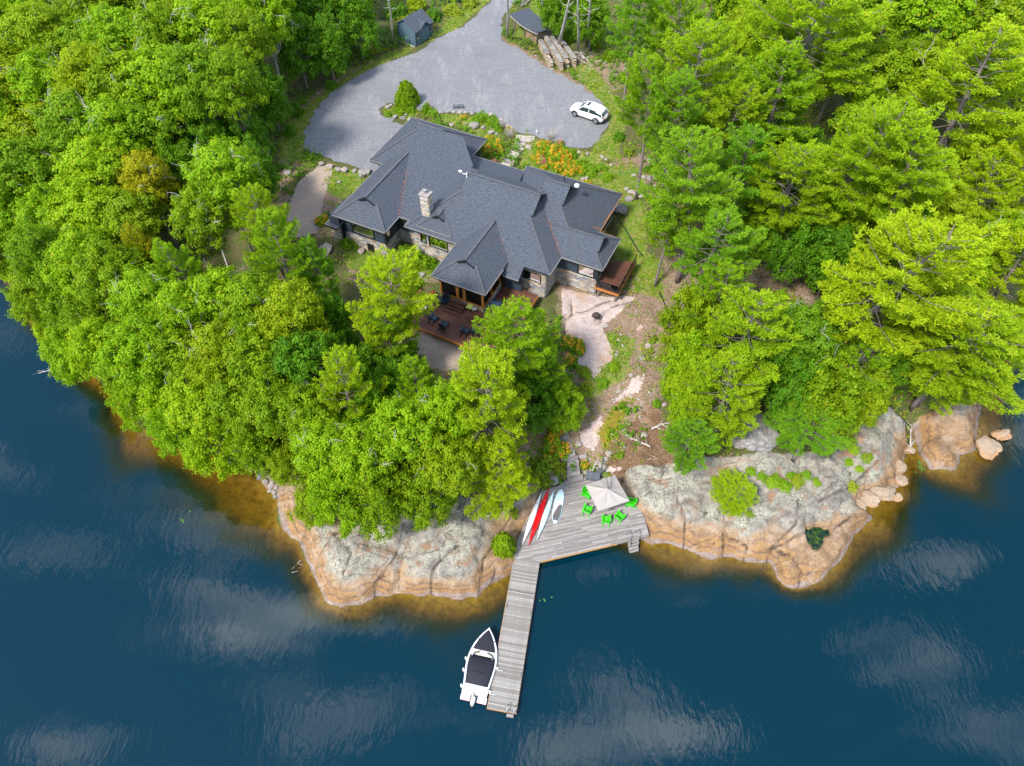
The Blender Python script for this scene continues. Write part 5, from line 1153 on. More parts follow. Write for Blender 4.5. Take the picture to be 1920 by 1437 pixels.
mb = MB(); mb.loft(rings); mb.build('windows', M['car_glass'], car, smooth=False)
rf = [(-2.02,.62,1.31),(-1.80,.69,1.515),(-1.25,.73,1.625),(-.3,.74,1.675),(.34,.72,1.635),(.55,.68,1.56)]
mb = MB(); mb.loft([[(x,-w_-.06,z-.07),(x,-w_*.8,z),(x,w_*.8,z),(x,w_+.06,z-.07)] for x, w_, z in rf], cap=False, closed=False); ro = mb.build('roof_panel', M['car_white'], car, smooth=True); solid(ro, .03)
mb = MB(); mb.box((-.62,-.42,1.662), (.22,.42,1.692)); mb.build('sunroof', M['car_glass'], car, bevel=.01)
for s in (-1, 1):
    for a_, b_ in [((.50,s*.68,1.56),(1.2,s*.80,1.03)), ((-1.85,s*.66,1.47),(-2.16,s*.76,1.02)), ((-.35,s*.70,1.62),(-.35,s*.84,1.05))]:
        mb = MB(); mb.bar(a_, b_, .09, .05, (0,1,0)); mb.build('pillar', M['car_white'], car)
    for x in (1.42, -1.42):
        wh = empty('wheel', (x, s*.82, .37), 0); wh.parent = car
        mb = MB(); n_ = 20; mb.loft([[(rr*math.cos(2*math.pi*k_/n_), y_, rr*math.sin(2*math.pi*k_/n_)) for k_ in range(n_)] for rr, y_ in [(.25,-.12),(.35,-.13),(.37,-.09),(.37,.09),(.35,.13),(.25,.12)]]); mb.build('tyre', M['rubber'], wh)
        mb = MB(); mb.loft([[(rr*math.cos(2*math.pi*k_/10), s*y_, rr*math.sin(2*math.pi*k_/10)) for k_ in range(10)] for rr, y_ in [(.245,.125),(.20,.135),(.05,.14),(.02,.15)]]); mb.build('rim', M['rim'], wh)
        mb = MB(); mb.tube([(.43*math.cos(a_), s*.115, .43*math.sin(a_)+.0) for a_ in np.linspace(.05, math.pi-.05, 12)], .05, 6); mb.build('wheel_arch', M['black_plastic'], wh)
    mb = MB(); mb.bar((-2.16,s*.80,.86), (-2.30,s*.50,.86), .05, .09); mb.build('tail_light', M['red_light'], car)
    mb = MB(); mb.bar((2.10,s*.74,.74), (2.27,s*.50,.70), .05, .09); mb.build('headlight', M['rim'], car)
    mb = MB(); mb.box((.85,s*.98-.10,1.02), (1.0,s*.98+.10,1.14)); mb.build('mirror', M['car_white'], car, bevel=.03)
mb = MB(); mb.box((-2.36,-.62,.36), (-2.2,.62,.52)); mb.build('bumper', M['black_plastic'], car, bevel=.03)
mb = MB(); mb.box((-2.375,-.25,.62), (-2.33,.25,.74)); mb.build('number_plate', M['white_paint'], car)

# ------------------------------------------------------------------ shed, wood shelter, stacks
o0, oa, ob = G(781.3,87.3)[:2], G(748.7,74.7)[:2], G(812.6,67.4)[:2]
zg = TH(*o0); ra = math.atan2(*(o0-oa)[::-1]); wa, wb = np.hypot(*(oa-o0)), np.hypot(*(ob-o0)); print('shed', wa, wb)
shed = empty('garden_shed', (*oa, zg), ra, 'small blue-grey shed with a gabled shingle roof at the drive edge', 'shed')   # local x: along the gable wall, y: along its length (away)
wa = max(2.6, min(wa, 3.4)); wb = max(3.2, min(wb, 4.2)); pk = wa*.42; eh0, eh1, ph = 2.0, 2.0, 3.05
mb = MB(); prof = [(0,-.3),(wa,-.3),(wa,eh1),(pk,ph),(0,eh0+.25)]
mb.add([(x,0,z) for x, z in prof]+[(x,wb,z) for x, z in prof], [(0,1,2,3,4),(9,8,7,6,5),(0,5,6,1),(1,6,7,2),(4,9,5,0)]); mb.build('wall', M['shed_siding'], shed)
pol = [[(-.2,-.2,eh0+.16),(-.2,wb+.2,eh0+.16),(pk,wb+.2,ph+.06),(pk,-.2,ph+.06)], [(pk,-.2,ph+.06),(pk,wb+.2,ph+.06),(wa+.25,wb+.2,eh1-.07),(wa+.25,-.2,eh1-.07)]]
ro = link('roof', uvmesh('roof', pol, M['shingles']), shed); solid(ro, .07)
gy0, gy1, gm = wb*.30, wb*.80, wb*.55
pol = [[(wa+.25,gy0,eh1-.0),(wa+.25,gm,eh1+.62),(pk+.55,gm,eh1+.70),(wa-.1,gy0,eh1+.12)], [(wa+.25,gm,eh1+.62),(wa+.25,gy1,eh1-.0),(wa-.1,gy1,eh1+.12),(pk+.55,gm,eh1+.70)]]
solid(link('roof', uvmesh('roof', pol, M['shingles']), shed), .07)
mb = MB(); mb.add([(wa+.03,gy0+.1,eh1-.1),(wa+.03,gy1-.1,eh1-.1),(wa+.03,gm,eh1+.55)], [(0,1,2)]); mb.build('gable', M['shed_siding'], shed)
for k_ in (0, 1):
    ya = gy0+.12+k_*(gy1-gy0-.24)/2; mb = MB(); mb.box((wa+.005,ya+.01,.02), (wa+.05,ya+(gy1-gy0-.24)/2-.01,1.88)); d_ = mb.build('door', M['shed_siding'], shed)
    mb = MB(); mb.box((wa+.05,ya+.5-.42*k_,.9), (wa+.08,ya+.54-.42*k_,1.05)); mb.build('handle', M['metal'], d_)
for y_ in (gy0/2-.02, (gy1+wb)/2):
    mb = MB(); mb.box((wa+.005,y_-.27,1.05), (wa+.035,y_+.27,1.7)); w_ = mb.build('window', M['dark_trim'], shed)
    mb = MB(); mb.box((wa+.036,y_-.22,1.1), (wa+.045,y_+.22,1.65)); mb.build('pane', M['car_glass'], w_)
    mb = MB(); mb.box((wa+.04,y_-.3,.92), (wa+.2,y_+.3,1.06)); mb.build('window_box', M['timber'], w_)
mb = MB()
for x, y_ in [(wa,0),(0,0)]: mb.box((x-.05,-.025,-.2), (x+.05,.03,2.0))
mb.build('corner_board', M['dark_trim'], shed)
mb = MB(); p0 = oa+(oa-ob)/wb*.35; 
bx = empty('border_board', (*p0, TH(*p0)), ra, 'low pale board edging the flower strip beside the shed', 'edging'); mb = MB(); mb.box((0,-.03,-.1), (wa+.3,.03,.12)); mb.build('board', M['bark_pale'], bx)

# woodshed with a swooping roof
f0 = G(1007,85)[:2]; f1 = G(964,58)[:2]; sd1 = G(1036,71)[:2]; LA = np.hypot(*(f1-f0)); zg = TH(*f0); ra = math.atan2(*(f0-f1)[::-1]); LB = 2.4; print('woodshed', LA, np.hypot(*(sd1-f0)))
ws_ = empty('wood_shelter', (*f1, zg), ra, 'open firewood shelter with a swooping dark shingle roof', 'shelter')   # x from f1 to f0 (front), y away
def rz_(x, y_): t = x/LA; return 2.0-.30*t+.9*(t-.5)**2-.05*y_
pol = []
N_ = 8
for i in range(N_):
    x0, x1 = -.35+(LA+.9)*i/N_, -.35+(LA+.9)*(i+1)/N_
    pol.append([(x0,-.5,rz_(x0,-.5)),(x1,-.5,rz_(x1,-.5)),(x1,LB+.5,rz_(x1,LB+.5)),(x0,LB+.5,rz_(x0,LB+.5))])
ro = link('roof', uvmesh('roof', pol, M['shingles']), ws_); solid(ro, .08)
mb = MB()
for i in range(N_):
    x0, x1 = -.35+(LA+.9)*i/N_, -.35+(LA+.9)*(i+1)/N_; mb.bar((x0,-.44,rz_(x0,-.5)-.16), (x1,-.44,rz_(x1,-.5)-.16), .05, .16)
mb.build('fascia', M['bark_pale'], ws_)
for x in (0.05, LA*.45, LA-.1):
    for y_ in (0, LB): mb = MB(); mb.tube([(x,y_,-.2),(x+.05,y_,rz_(x,y_)-.12)], .10, 7); mb.build('post', M['timber'], ws_)
LOGC = [(.42,.33,.25),(.50,.40,.30),(.34,.27,.21),(.55,.42,.26),(.38,.33,.30),(.60,.46,.28)]
def woodpile(root, x0, x1, y0, y1, h, nm='firewood', dirn='y', orange=0):
    mb = MB(); 
    z = .0
    while z < h-.06:
        x = x0
        while x < x1:
            s_ = random.uniform(.10, .18); c_ = random.choice(LOGC); k_ = random.uniform(.7, 1.2); c_ = tuple(q*k_ for q in c_)
            if random.random() < orange: c_ = (.55,.25,.06)
            j = random.uniform(-.05, .05); n_ = random.choice((3,4,5)); ph_ = random.uniform(0, 6.28)
            rg = [[(x+s_/2+s_*.52*math.cos(ph_+2*math.pi*q/n_), y_, z+.07+s_*.5*math.sin(ph_+2*math.pi*q/n_)) for q in range(n_)] for y_ in (y0+j, y1+j)]
            mb.loft(rg, col=c_); x += s_
        z += .13
    o = mb.build(nm, M['log_wood'], root); o['kind'] = 'stuff'; return o
random.seed(21)
woodpile(ws_, LA*.42, LA-.1, .15, .6, 1.25, orange=.3); woodpile(ws_, LA*.42, LA-.1, .7, 1.15, 1.25, orange=.3); woodpile(ws_, LA*.5, LA, 1.3, 1.75, 1.2, orange=.2); woodpile(ws_, LA*.5, LA+.1, 1.85, 2.3, 1.15)
LB1 = ['leftmost firewood row, bare-topped, beside the shelter','firewood row under grey boards, second from the shelter','firewood row under grey boards, split round a leaning trunk','firewood row under grey boards, nearest the brush pile']
for k_, (a, b) in enumerate([((1012,88),(1034,130)),((1022,84),(1053,134)),((1033,81),(1064,130)),((1048,82),(1077,127))]):
    a = G(*a); b = G(*b); L_ = np.hypot(*(b-a)[:2]); rz2 = math.atan2(*(b-a)[1::-1]); r = empty('firewood_row', (*a[:2], min(a[2], b[2])), rz2, LB1[k_], 'firewood', 'rows of stacked firewood')
    woodpile(r, 0, L_, -.21, .21, 1.1 if k_ else .95)
    x = .1
    while x < L_-.6:
        if k_ == 0 and x > L_*.5: break
        l = random.uniform(.9, 1.5); mb = MB(); mb.add([(x,-.3,1.2+random.uniform(0,.06)),(min(x+l,L_),-.3,1.2+random.uniform(0,.06)),(min(x+l,L_),.3,1.22),(x,.3,1.22)], [(0,1,2,3)]); mb.v = [(q[0],q[1],q[2]-(.15 if k_ == 0 else 0)) for q in mb.v]; solid(mb.build('cover_board', M['dock_wood'], r), .03); x += l+.04
r = empty('brush_pile', G(1088,110), 0, 'loose pile of bleached sticks and split logs behind the firewood rows', 'brush pile')
for i in range(46):
    a_ = random.uniform(0, 3.14); l = random.uniform(.5, 1.9); x, y_ = random.gauss(0, 1.2), random.gauss(0, .9); z = max(.05, .55-.25*math.hypot(x, y_))*random.random()
    mb = MB(); mb.tube([(-math.cos(a_)*l/2,-math.sin(a_)*l/2,0),(math.cos(a_)*l/2,math.sin(a_)*l/2,random.uniform(-.1,.25))], [random.uniform(.05,.09),.04], 5); mb.build('log', random.choice([M['deadwood'], M['timber'], M['bark_pale']]), r, loc=(x, y_, z+.08))
r = empty('pallet_stack', G(988,2), R(-25), 'stacked grey planks and logs behind the shelter at the drive', 'lumber')
for i in range(10):
    mb = MB(); mb.box((-1.4,-.1,0), (1.4,.1,.06)); mb.build('plank', M['dock_wood'], r, loc=(random.uniform(-.3,.3), (i % 5)*.23-.45, .05+.07*(i//5)), rot=(0,0,R(90)+random.uniform(-.03,.03)))
# green tank
tp = G(851,3); r = empty('propane_tank', tp, R(-20), 'green cylindrical gas tank at the top edge near the drive', 'tank')
mb = MB(); n_ = 18; mb.loft([[(x, rr*math.cos(2*math.pi*k_/n_), .72+rr*math.sin(2*math.pi*k_/n_)) for k_ in range(n_)] for x, rr in [(-1.35,.02),(-1.30,.25),(-1.1,.46),(1.1,.46),(1.30,.25),(1.35,.02)]]); mb.build('shell', M['propane_green'], r, smooth=True)
mb = MB(); mb.lathe([(.16,1.15),(.17,1.33),(.02,1.38)], n=12); mb.build('valve_dome', M['propane_green'], r)
for x in (-.8, .8): mb = MB(); mb.box((x-.08,-.35,0), (x+.08,.35,.34)); mb.build('foot', M['flagstone'], r)
# low black rack at the flower bed
q = PD(860,204); r = empty('metal_rack', (*q, drive_h(*q)+.04), R(6), 'low black metal rack on the gravel by the garden edge', 'rack')
for sx in (-.62, 0, .62): mb = MB(); mb.bar((sx,-.14,0), (sx,-.14,.38), .04, .04, (0,1,0)); mb.bar((sx,.14,0), (sx,.14,.38), .04, .04, (0,1,0)); mb.build('leg', M['black_plastic'], r)
for y_, z in ((-.14,.38),(.14,.38),(-.14,.2),(.14,.2)): mb = MB(); mb.bar((-.66,y_,z), (.66,y_,z), .04, .04); mb.build('rail', M['black_plastic'], r)
# fire bowl
q = G(1117,598); r = empty('fire_bowl', q, 0, 'round rusty black fire bowl on the pink granite slab', 'fire bowl')
mb = MB(); mb.lathe([(.05,.22),(.25,.26),(.38,.40),(.40,.46),(.36,.44),(.24,.32),(.03,.28)], n=20); mb.build('bowl', M['rust'], r, smooth=True)
mb = MB(); mb.lathe([(.37,.47),(.30,.62),(.15,.72),(.02,.75)], n=20); mb.build('mesh_lid', M['rust'], r, smooth=True)
for k_ in range(3): a_ = k_*2.1; mb = MB(); mb.tube([(.3*math.cos(a_),.3*math.sin(a_),.3),(.38*math.cos(a_),.38*math.sin(a_),0)], .02, 5); mb.build('leg', M['rust'], r)
q = G(1133,611); r = empty('firewood_bundle', q, R(30), 'few pale sticks of firewood lying near the fire bowl', 'firewood')
for k_ in range(5): mb = MB(); mb.tube([(-.3,0,0),(.3,0,0)], .05, 5); mb.build('stick', M['bark_pale'], r, loc=(random.uniform(-.1,.1), k_*.11-.2, .05), rot=(0,0,random.uniform(-.3,.3)))
# black hose beside the right gable
pts_ = [G(x, y_, 0)+np.array([0,0,.06]) for x, y_ in [(1152,400),(1160,412),(1172,430),(1178,440),(1187,455),(1196,470),(1206,482)]]
mb = MB(); mb.tube(pts_, .06, 6); tag(mb.build('drain_hose', M['hose']), 'black drain hose snaking through grass right of the house', 'hose', 'black drain hoses')
pts_ = [G(x, y_, 0)+np.array([0,0,.06]) for x, y_ in [(1236,548),(1242,562),(1248,575),(1252,582)]]
mb = MB(); mb.tube(pts_, .06, 6); tag(mb.build('drain_hose', M['hose']), 'short black hose end among dry leaves below the pines', 'hose', 'black drain hoses')
q = PD(1006,254); r = empty('path_light', (*q, drive_h(*q)), 0, 'small white stake light at the top of the stone steps', 'light')
mb = MB(); mb.tube([(0,0,0),(0,0,.45)], .03, 6); mb.build('stake', M['white_paint'], r); mb = MB(); mb.lathe([(.02,.44),(.09,.5),(.09,.62),(.02,.66)], n=10); mb.build('lamp_head', M['white_paint'], r)

# ------------------------------------------------------------------ stone steps, boulders
def slab(root, pts, z, t, name='step'):
    c = np.mean([P(x, y, z) for x, y in pts], 0); z = max(z, TH(*c)+.07); p = [P(x, y, z) for x, y in pts]; c = np.mean(p, 0); ar = sum(a[0]*b[1]-b[0]*a[1] for a, b in zip(p, p[1:]+p[:1]))
    if ar < 0: p = p[::-1]
    mb = MB(); mb.prism([(q[0]-c[0], q[1]-c[1]) for q in p], -t, 0); o = mb.build(name, M['flagstone'], root, bevel=.03)
    o.location = (c[0]-root.location.x, c[1]-root.location.y, z-root.location.z)
def Zp(sc_, x0, y0, L): return [(x/sc_+x0, y/sc_+y0) for x, y in L]
rt = empty('stone_steps', (*P(955, 285, 6.6), 6.3), 0, 'pale stone slab steps through the flower beds from drive to house', 'steps')
for L_, z in [([(860,20),(1150,40),(1120,110),(1060,135),(850,85)],6.98),([(845,90),(1010,135),(1000,180),(835,150)],6.88),([(820,150),(990,195),(985,255),(805,215)],6.78),([(790,235),(930,275),(860,385),(720,350)],6.68),([(690,365),(860,405),(830,455),(660,410)],6.56),([(650,425),(820,465),(800,515),(630,470)],6.45)]:
    slab(rt, Zp(8, 860, 250, L_), z, .3)
rt = empty('stone_steps', (*P(1072, 870, 1.5), 1.0), 0, 'curving grey flagstone steps climbing from the dock beside bushes', 'steps')
for L_, z in [([(410,1250),(700,1225),(715,1330),(560,1365),(420,1340)],1.12),([(415,1165),(640,1140),(655,1235),(415,1265)],1.32),([(410,1085),(630,1040),(645,1135),(415,1165)],1.52),([(415,1015),(615,965),(630,1030),(415,1085)],1.72),([(430,960),(600,890),(615,960),(410,1020)],1.92),([(385,800),(540,775),(570,890),(420,960),(385,930)],2.15),([(310,660),(460,640),(525,740),(400,780),(320,740)],2.45),([(225,490),(420,490),(470,570),(330,640),(245,635)],2.75),([(260,400),(400,390),(420,480),(240,490)],3.0)]:
    slab(rt, Zp(9.58, 1020, 760, L_), z, .35)
def rockmesh(seed, fl=.62):
    bm = bmesh.new(); bmesh.ops.create_icosphere(bm, subdivisions=4, radius=1); g = random.Random(seed); off = Vector((g.random()*50, g.random()*50, g.random()*50))
    cuts = [(Vector((g.gauss(0,1), g.gauss(0,1), g.gauss(0,1))).normalized(), g.uniform(.52,.86)) for _ in range(13)]
    for v in bm.verts:
        d = v.co.normalized(); r_ = 1.0
        for nn, dd in cuts:
            c_ = d.dot(nn)
            if c_ > .01: r_ = min(r_, dd*.93/c_)
        r_ += .16*mnoise.noise(d*1.8+off)+.07*mnoise.noise(d*5+off); v.co = Vector((d.x*r_, d.y*r_, d.z*r_*fl))
    me = bpy.data.meshes.new('boulder'); bm.to_mesh(me); bm.free(); me.polygons.foreach_set('use_smooth', [False]*len(me.polygons)); return me
RM = [rockmesh(s) for s in range(6)]
for me in RM: me.materials.append(M['boulder'])
random.seed(31); nb = [0]
def boulder(px, py, d, label, group=None, mat=None, sink=.25, flat=1.0, name='boulder', h=None):
    d *= .82 if d < 1.5 and not mat else 1; q = G(px, py) if h is None else np.array([*P(px, py, h), h]); me = RM[nb[0] % 6]; nb[0] += 1
    o = link(name, me, None, (q[0], q[1], q[2]+d*.5*.62*flat*(1-2*sink)), (random.uniform(-.2,.2), random.uniform(-.2,.2), random.uniform(0, 6.28)), (d/2*random.uniform(.9,1.15), d/2*random.uniform(.75,1.0), d/2*flat*random.uniform(.85,1.1)))
    if mat: o.material_slots[0].link = 'OBJECT'; o.material_slots[0].material = M[mat]
    return tag(o, label, 'boulder', group)
BL_ = [(540,327,1.3,'pale boulder alone on the left side of the gravel path'),(887,238,1.5,'large flat grey boulder in the lawn bed behind the garage roof'),(845,235,1.0,'pinkish boulder close to the garage eave in the lawn bed'),(1352,522,1.7,'pale rounded boulder under the pines right of the house'),(1383,524,1.2,'smaller boulder right of the pale rounded one under pines'),(1413,555,1.5,'grey boulder at the edge of the dry leaf clearing'),(1412,822,4.2,'big blocky pale boulder between two tree crowns above shore'),(1384,828,1.9,'split block leaning on the left of the big pale boulder'),(1442,828,1.6,'grey block leaning on the right of the big pale boulder'),(1207,817,1.0,'round white boulder in the brown brush above the dock'),(1093,857,1.1,'pale round boulder right beside the grey flagstone steps'),(1143,852,1.0,'angular pale boulder in reddish gravel above the dock'),(1085,834,1.0,'flat pinkish block beside the upper flagstone steps'),(1057,864,1.0,'grey block on the left side of the flagstone steps'),(1215,650,1.0,'white stone in leaf litter right of the pink slab'),(1203,672,.9,'smaller white stone just below another right of the slab'),(700,634,1.3,'pale boulder under pine branches left of the brown deck'),(716,682,1.3,'grey flat boulder in the shade below the brown deck'),(1178,376,1.3,'grey angular boulder off the rear right house corner'),(1166,397,1.9,'long flat boulder against the right house gable'),(1197,367,1.5,'boulder at the foot of a pine trunk right of the house'),(612,470,1.6,'grey block stacked left of the stone basement wall'),(606,484,1.4,'lower grey block left of the stone basement wall'),(678,475,1.2,'grey boulder left of the basement door'),(790,517,1.0,'pale flat stone near the left porch corner'),(1038,905,1.4,'white-grey stone at the back left corner of the dock deck'),(1098,885,.9,'pale stone wedged between steps and storage box')]
for px, py, d, lb in BL_: boulder(px, py, d, lb)
for px, py, d in [(603,309,1.1),(618,314,1.2),(633,319,1.0),(647,321,1.3),(664,322,.9),(682,328,1.6),(636,343,.8)]: boulder(px, py, d, 'pale boulder in the row between gravel drive and the grassy left gable', 'boulder row beside the left gable')
for px, py, d in [(822,213,.8),(831,212,.7),(840,211,.7),(850,211,.7),(862,212,.7),(872,212,.6),(885,214,.9),(918,217,.9),(938,226,.8),(953,238,.9),(958,246,.8)]: boulder(px, py, d, 'small pale stone edging the garden bed along the gravel drive', 'stones edging the garden bed')
for px, py, d in [(741,221,1.1),(755,224,1.0),(760,217,.7),(727,203,.9),(733,198,.7),(768,226,.9)]: boulder(px, py, d, 'pale stone at the planted island behind the garage roof', 'stones in the planted island')
for px, py, d in [(874,234,.6),(907,242,1.1),(919,251,1.2),(931,253,.7),(897,248,.5),(935,272,1.0),(990,278,1.1),(1026,290,.6),(1074,306,.6),(1092,337,.8),(1098,336,.7)]: boulder(px, py, d, 'pale stone set among the orange flowers behind the house', 'stones among the flower beds')
for px, py, d in [(1085,287,.7),(1101,289,.7),(1129,296,.8),(1137,300,.6),(1146,311,.6),(1189,331,.9),(1207,335,1.0),(1218,337,.9),(1235,336,1.6),(1221,305,1.2),(1226,311,.8),(1176,357,1.0),(1184,362,1.0)]: boulder(px, py, d, 'stone in the loose line through grass right of the flower bed', 'stones through the right-hand grass')
for px, py, d in [(1183,705,.6),(1200,783,.5),(1126,873,.7),(1135,862,.6),(1120,880,.7),(1110,882,.7),(1132,876,.8),(1150,815,.5),(1243,760,.7),(1160,735,.7)]: boulder(px, py, d, 'small loose stone on the open slope above the dock', 'loose stones on the open slope')
for px, py, d in [(456,868,.8),(468,874,.9),(480,884,.8),(490,893,1.0),(500,902,.9),(509,912,.8),(516,924,.8),(512,905,.7),(495,885,.7),(520,915,.6),(505,922,.7),(485,898,.6),(472,882,.6),(517,932,.7)]: boulder(px, py, d, 'pale cobble on the small stony beach at the left shore', 'cobbles on the left shore')
for px, py, d, lb in [(1623,938,2.2,'rounded tan waterline boulder against the right outcrop'),(1653,927,2.4,'broad tan waterline boulder right of the rounded one'),(1607,953,1.4,'narrow tan boulder wedged left of the rounded one'),(1684,880,1.7,'tan block at the mouth of the narrow inlet'),(1688,901,1.5,'flat tan slab below the block at the inlet mouth'),(1683,934,1.2,'small grey-tan rock barely above water below the inlet'),(1703,845,1.3,'tan boulder inside the narrow inlet')]: boulder(px, py, d, lb, None, 'tan_rock', .3, 1, h=.25)
boulder(1876,817, 2.2, 'low rock just breaking the water right of the far point', None, 'tan_rock', .32, .6, h=.08); boulder(1857,843, 2.8, 'flat tan rock at the tip of the far right point', None, 'tan_rock', .3, .6, h=.15)

# ------------------------------------------------------------------ trees
def leafmesh(name, C_, N_, size, g, mat, tone, asp=.72):
    V_, F_ = leafcards(C_, N_, size, g, asp); n = len(C_)
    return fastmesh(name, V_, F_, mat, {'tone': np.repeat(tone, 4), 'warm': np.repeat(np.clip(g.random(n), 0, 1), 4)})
def broadleaf(seed, R_=3.5, H=11.5, n_lobe=34, per=520, size=.125, squash=.85):
    g = np.random.default_rng(seed); cz = H-R_*squash; lob = []; k_ = 0
    ecc = 1+.18*g.normal(size=2)
    while len(lob) < n_lobe:
        d = g.normal(size=3); d /= np.linalg.norm(d)
        if d[2] < -.5: continue
        f = .50+.46*g.random(); p = np.array([d[0]*R_*f*ecc[0], d[1]*R_*f*ecc[1], cz+d[2]*R_*squash*f])
        if any(np.linalg.norm(p-q) < R_*(.40 if k_ < 300 else .30) for q, _ in lob) and k_ < 900: k_ += 1; continue
        lob.append((p, R_*(.17+.13*g.random())))
    C_ = []; N_ = []; T_ = []
    for p, r_ in lob:
        nt_ = int(9+r_*11); d = g.normal(size=(nt_,3)); d[:,2] += .3; d /= np.linalg.norm(d, axis=1)[:,None]; lt = .10*g.normal()
        tuf = p+d*r_*np.array([1.1,1.1,.8])*(.7+.6*g.random((nt_,1)))
        for tc_, td in zip(tuf, d):
            m_n = int(per/17*(.7+.6*g.random())); off = g.normal(size=(m_n,3))*np.array([.23,.23,.13])*R_/3.5
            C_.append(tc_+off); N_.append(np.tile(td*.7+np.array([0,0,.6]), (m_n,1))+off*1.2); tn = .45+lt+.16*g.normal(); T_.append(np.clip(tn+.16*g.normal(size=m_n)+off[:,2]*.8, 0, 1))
    C_ = np.concatenate(C_); N_ = np.concatenate(N_); T_ = np.concatenate(T_)
    crown = leafmesh('crown', C_, N_, size, g, M['leaf'], T_)
    mb = MB(); b1 = np.array([g.normal()*.25, g.normal()*.25, H*.42]); mb.tube([(0,0,-.4),(b1[0]*.4,b1[1]*.4,H*.2),tuple(b1)], [.20,.16,.13], 7)
    for p, r_ in lob[:18]:
        m1 = b1*.45+p*.55+np.array([g.normal()*.2, g.normal()*.2, -.35]); mb.tube([tuple(b1), tuple(m1), tuple(p)], [.10,.06,.03], 5, cap=False)
        if g.random() < .55:
            e = p+(p-np.array([0,0,cz]))*.45+g.normal(size=3)*.3; mb.tube([tuple(p), tuple((p+e)/2+g.normal(size=3)*.12), tuple(e)], [.035,.025,.012], 4, cap=False)
    trunk = mb.mesh('trunk', M['bark_grey'], True); return crown, trunk
def bushy(seed, R_=3.5, H=7.0):
    return broadleaf(seed, R_, H, 38, 440, .125, .98)
def pine(seed, R_=3.2, H=16.0, base=.30, dens=1.0, taper=1.0):
    g = np.random.default_rng(seed); C_ = []; N_ = []; T_ = []; mb = MB()
    bend = g.normal(size=2)*.5
    ax = lambda z: np.array([bend[0]*(z/H)**2, bend[1]*(z/H)**2, z])
    mb.tube([tuple(ax(z)) if z > 0 else (0,0,-.4) for z in np.linspace(-.4, H*.97, 9)], list(np.linspace(.24, .03, 9)), 7)
    z = H*base
    lean = g.random()*6.28
    while z < H-.25:
        t = (z-H*base)/(H*(1-base)); rl_ = 1.28*R_*(1.0-t**2.8)**.9*(.75+.25*min(1, t/.25)); nbr = int(4+g.integers(0,2)); a0 = g.random()*6.28
        for b in range(nbr):
            a_ = a0+2*math.pi*b/nbr+g.normal()*.3; L_ = max(.5, rl_*(.58+.50*g.random())*(1+.15*math.cos(a_-lean))); el = -.02+.75*t**1.5+g.normal()*.12
            d = np.array([math.cos(a_), math.sin(a_), 0.]); p0 = ax(min(z+g.normal()*.15, H*.95))
            P_ = lambda s: p0+d*L_*s*math.cos(el)+np.array([0,0,L_*(s*math.sin(el)+.22*s*s-.10*math.sin(math.pi*s))])
            mb.tube([tuple(P_(s)) for s in (0,.45,.9)], [.04,.028,.012], 4, cap=False)
            side = np.array([-d[1], d[0], 0]); ntw = max(2, int(L_/.36))
            for k_ in range(ntw+1):
                s = .38+.62*k_/ntw
                for sg in ((-1, 1) if k_ < ntw else (0,)):
                    tl_ = (.40*L_*(1.18-s)*(.6+.6*g.random())+.1) if sg else .12
                    tip = P_(s)+side*sg*tl_*.8+d*tl_*.65+np.array([0,0,.22*tl_+.06*g.normal()])
                    nn = max(1, int(tl_/.27))
                    for q in range(nn):
                        f = (q+1)/nn; c_ = P_(s)*(1-f)+tip*f; m_n = int(26*dens)
                        dr = d*.5+side*sg*.35+np.array([0,0,.7]); dr = dr+g.normal(size=(m_n,3))*.6; dr /= np.linalg.norm(dr, axis=1)[:,None]
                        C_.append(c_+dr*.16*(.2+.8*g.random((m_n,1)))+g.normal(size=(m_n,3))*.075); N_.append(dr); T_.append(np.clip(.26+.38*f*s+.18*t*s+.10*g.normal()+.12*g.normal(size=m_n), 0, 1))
        z += (.85+.45*g.random())*(1-.45*t)
    C_ = np.concatenate(C_); N_ = np.concatenate(N_); T_ = np.concatenate(T_); n = len(C_)
    b_ = np.cross(N_, g.normal(size=(n,3))); b_ /= np.linalg.norm(b_, axis=1)[:,None]; L = (.10+.05*g.random(n))[:,None]; W_ = .038
    V_ = np.stack([C_-N_*L*.9, C_+b_*W_, C_+N_*L, C_-b_*W_], 1).reshape(-1,3); F_ = np.arange(n*4).reshape(n,4)
    crown = fastmesh('crown', V_, F_, M['needle'], {'tone': np.repeat(T_, 4), 'warm': np.repeat(g.random(n), 4)})
    return crown, mb.mesh('trunk', M['bark_brown'], True)
BUS = [bushy(21), bushy(22), bushy(23)]
BRO = [broadleaf(s) for s in (1, 2, 3, 4)]+[broadleaf(5, squash=.95, n_lobe=34)]
PIN = [pine(11, base=.34), pine(12, base=.30), pine(13, base=.44), pine(14, base=.26, R_=3.0)]
PTALL = [pine(15, base=.55, H=17, R_=2.8), pine(16, base=.5, H=17, R_=3.0)]
def bare(seed, R_=3.5, H=11.5):
    g = np.random.default_rng(seed); mb = MB(); cz = H-R_*.85
    def br(p, d, l, r_, dep):
        pts = [p]; q = p.copy()
        for i in range(3): d = d+g.normal(size=3)*.28; d /= np.linalg.norm(d); q = q+d*l/3; pts.append(q.copy())
        mb.tube([tuple(x) for x in pts], [r_, r_*.8, r_*.6, r_*.35], 4, cap=False)
        if dep:
            for i in range(3): br(pts[1+i], d+g.normal(size=3)*.75, l*.55, r_*.5, dep-1)
    for i in range(4):
        d = g.normal(size=3); d[2] = abs(d[2])*.8+.15; d /= np.linalg.norm(d); br(np.array([0,0,cz])+d*R_*.62, d, R_*.52, .055, 2)
    me = mb.mesh('bare_branch', M['deadwood']); return me
BARE = [bare(s) for s in (31, 32, 33)]
HB, HP = 11.5, 16.0
TREES = {}
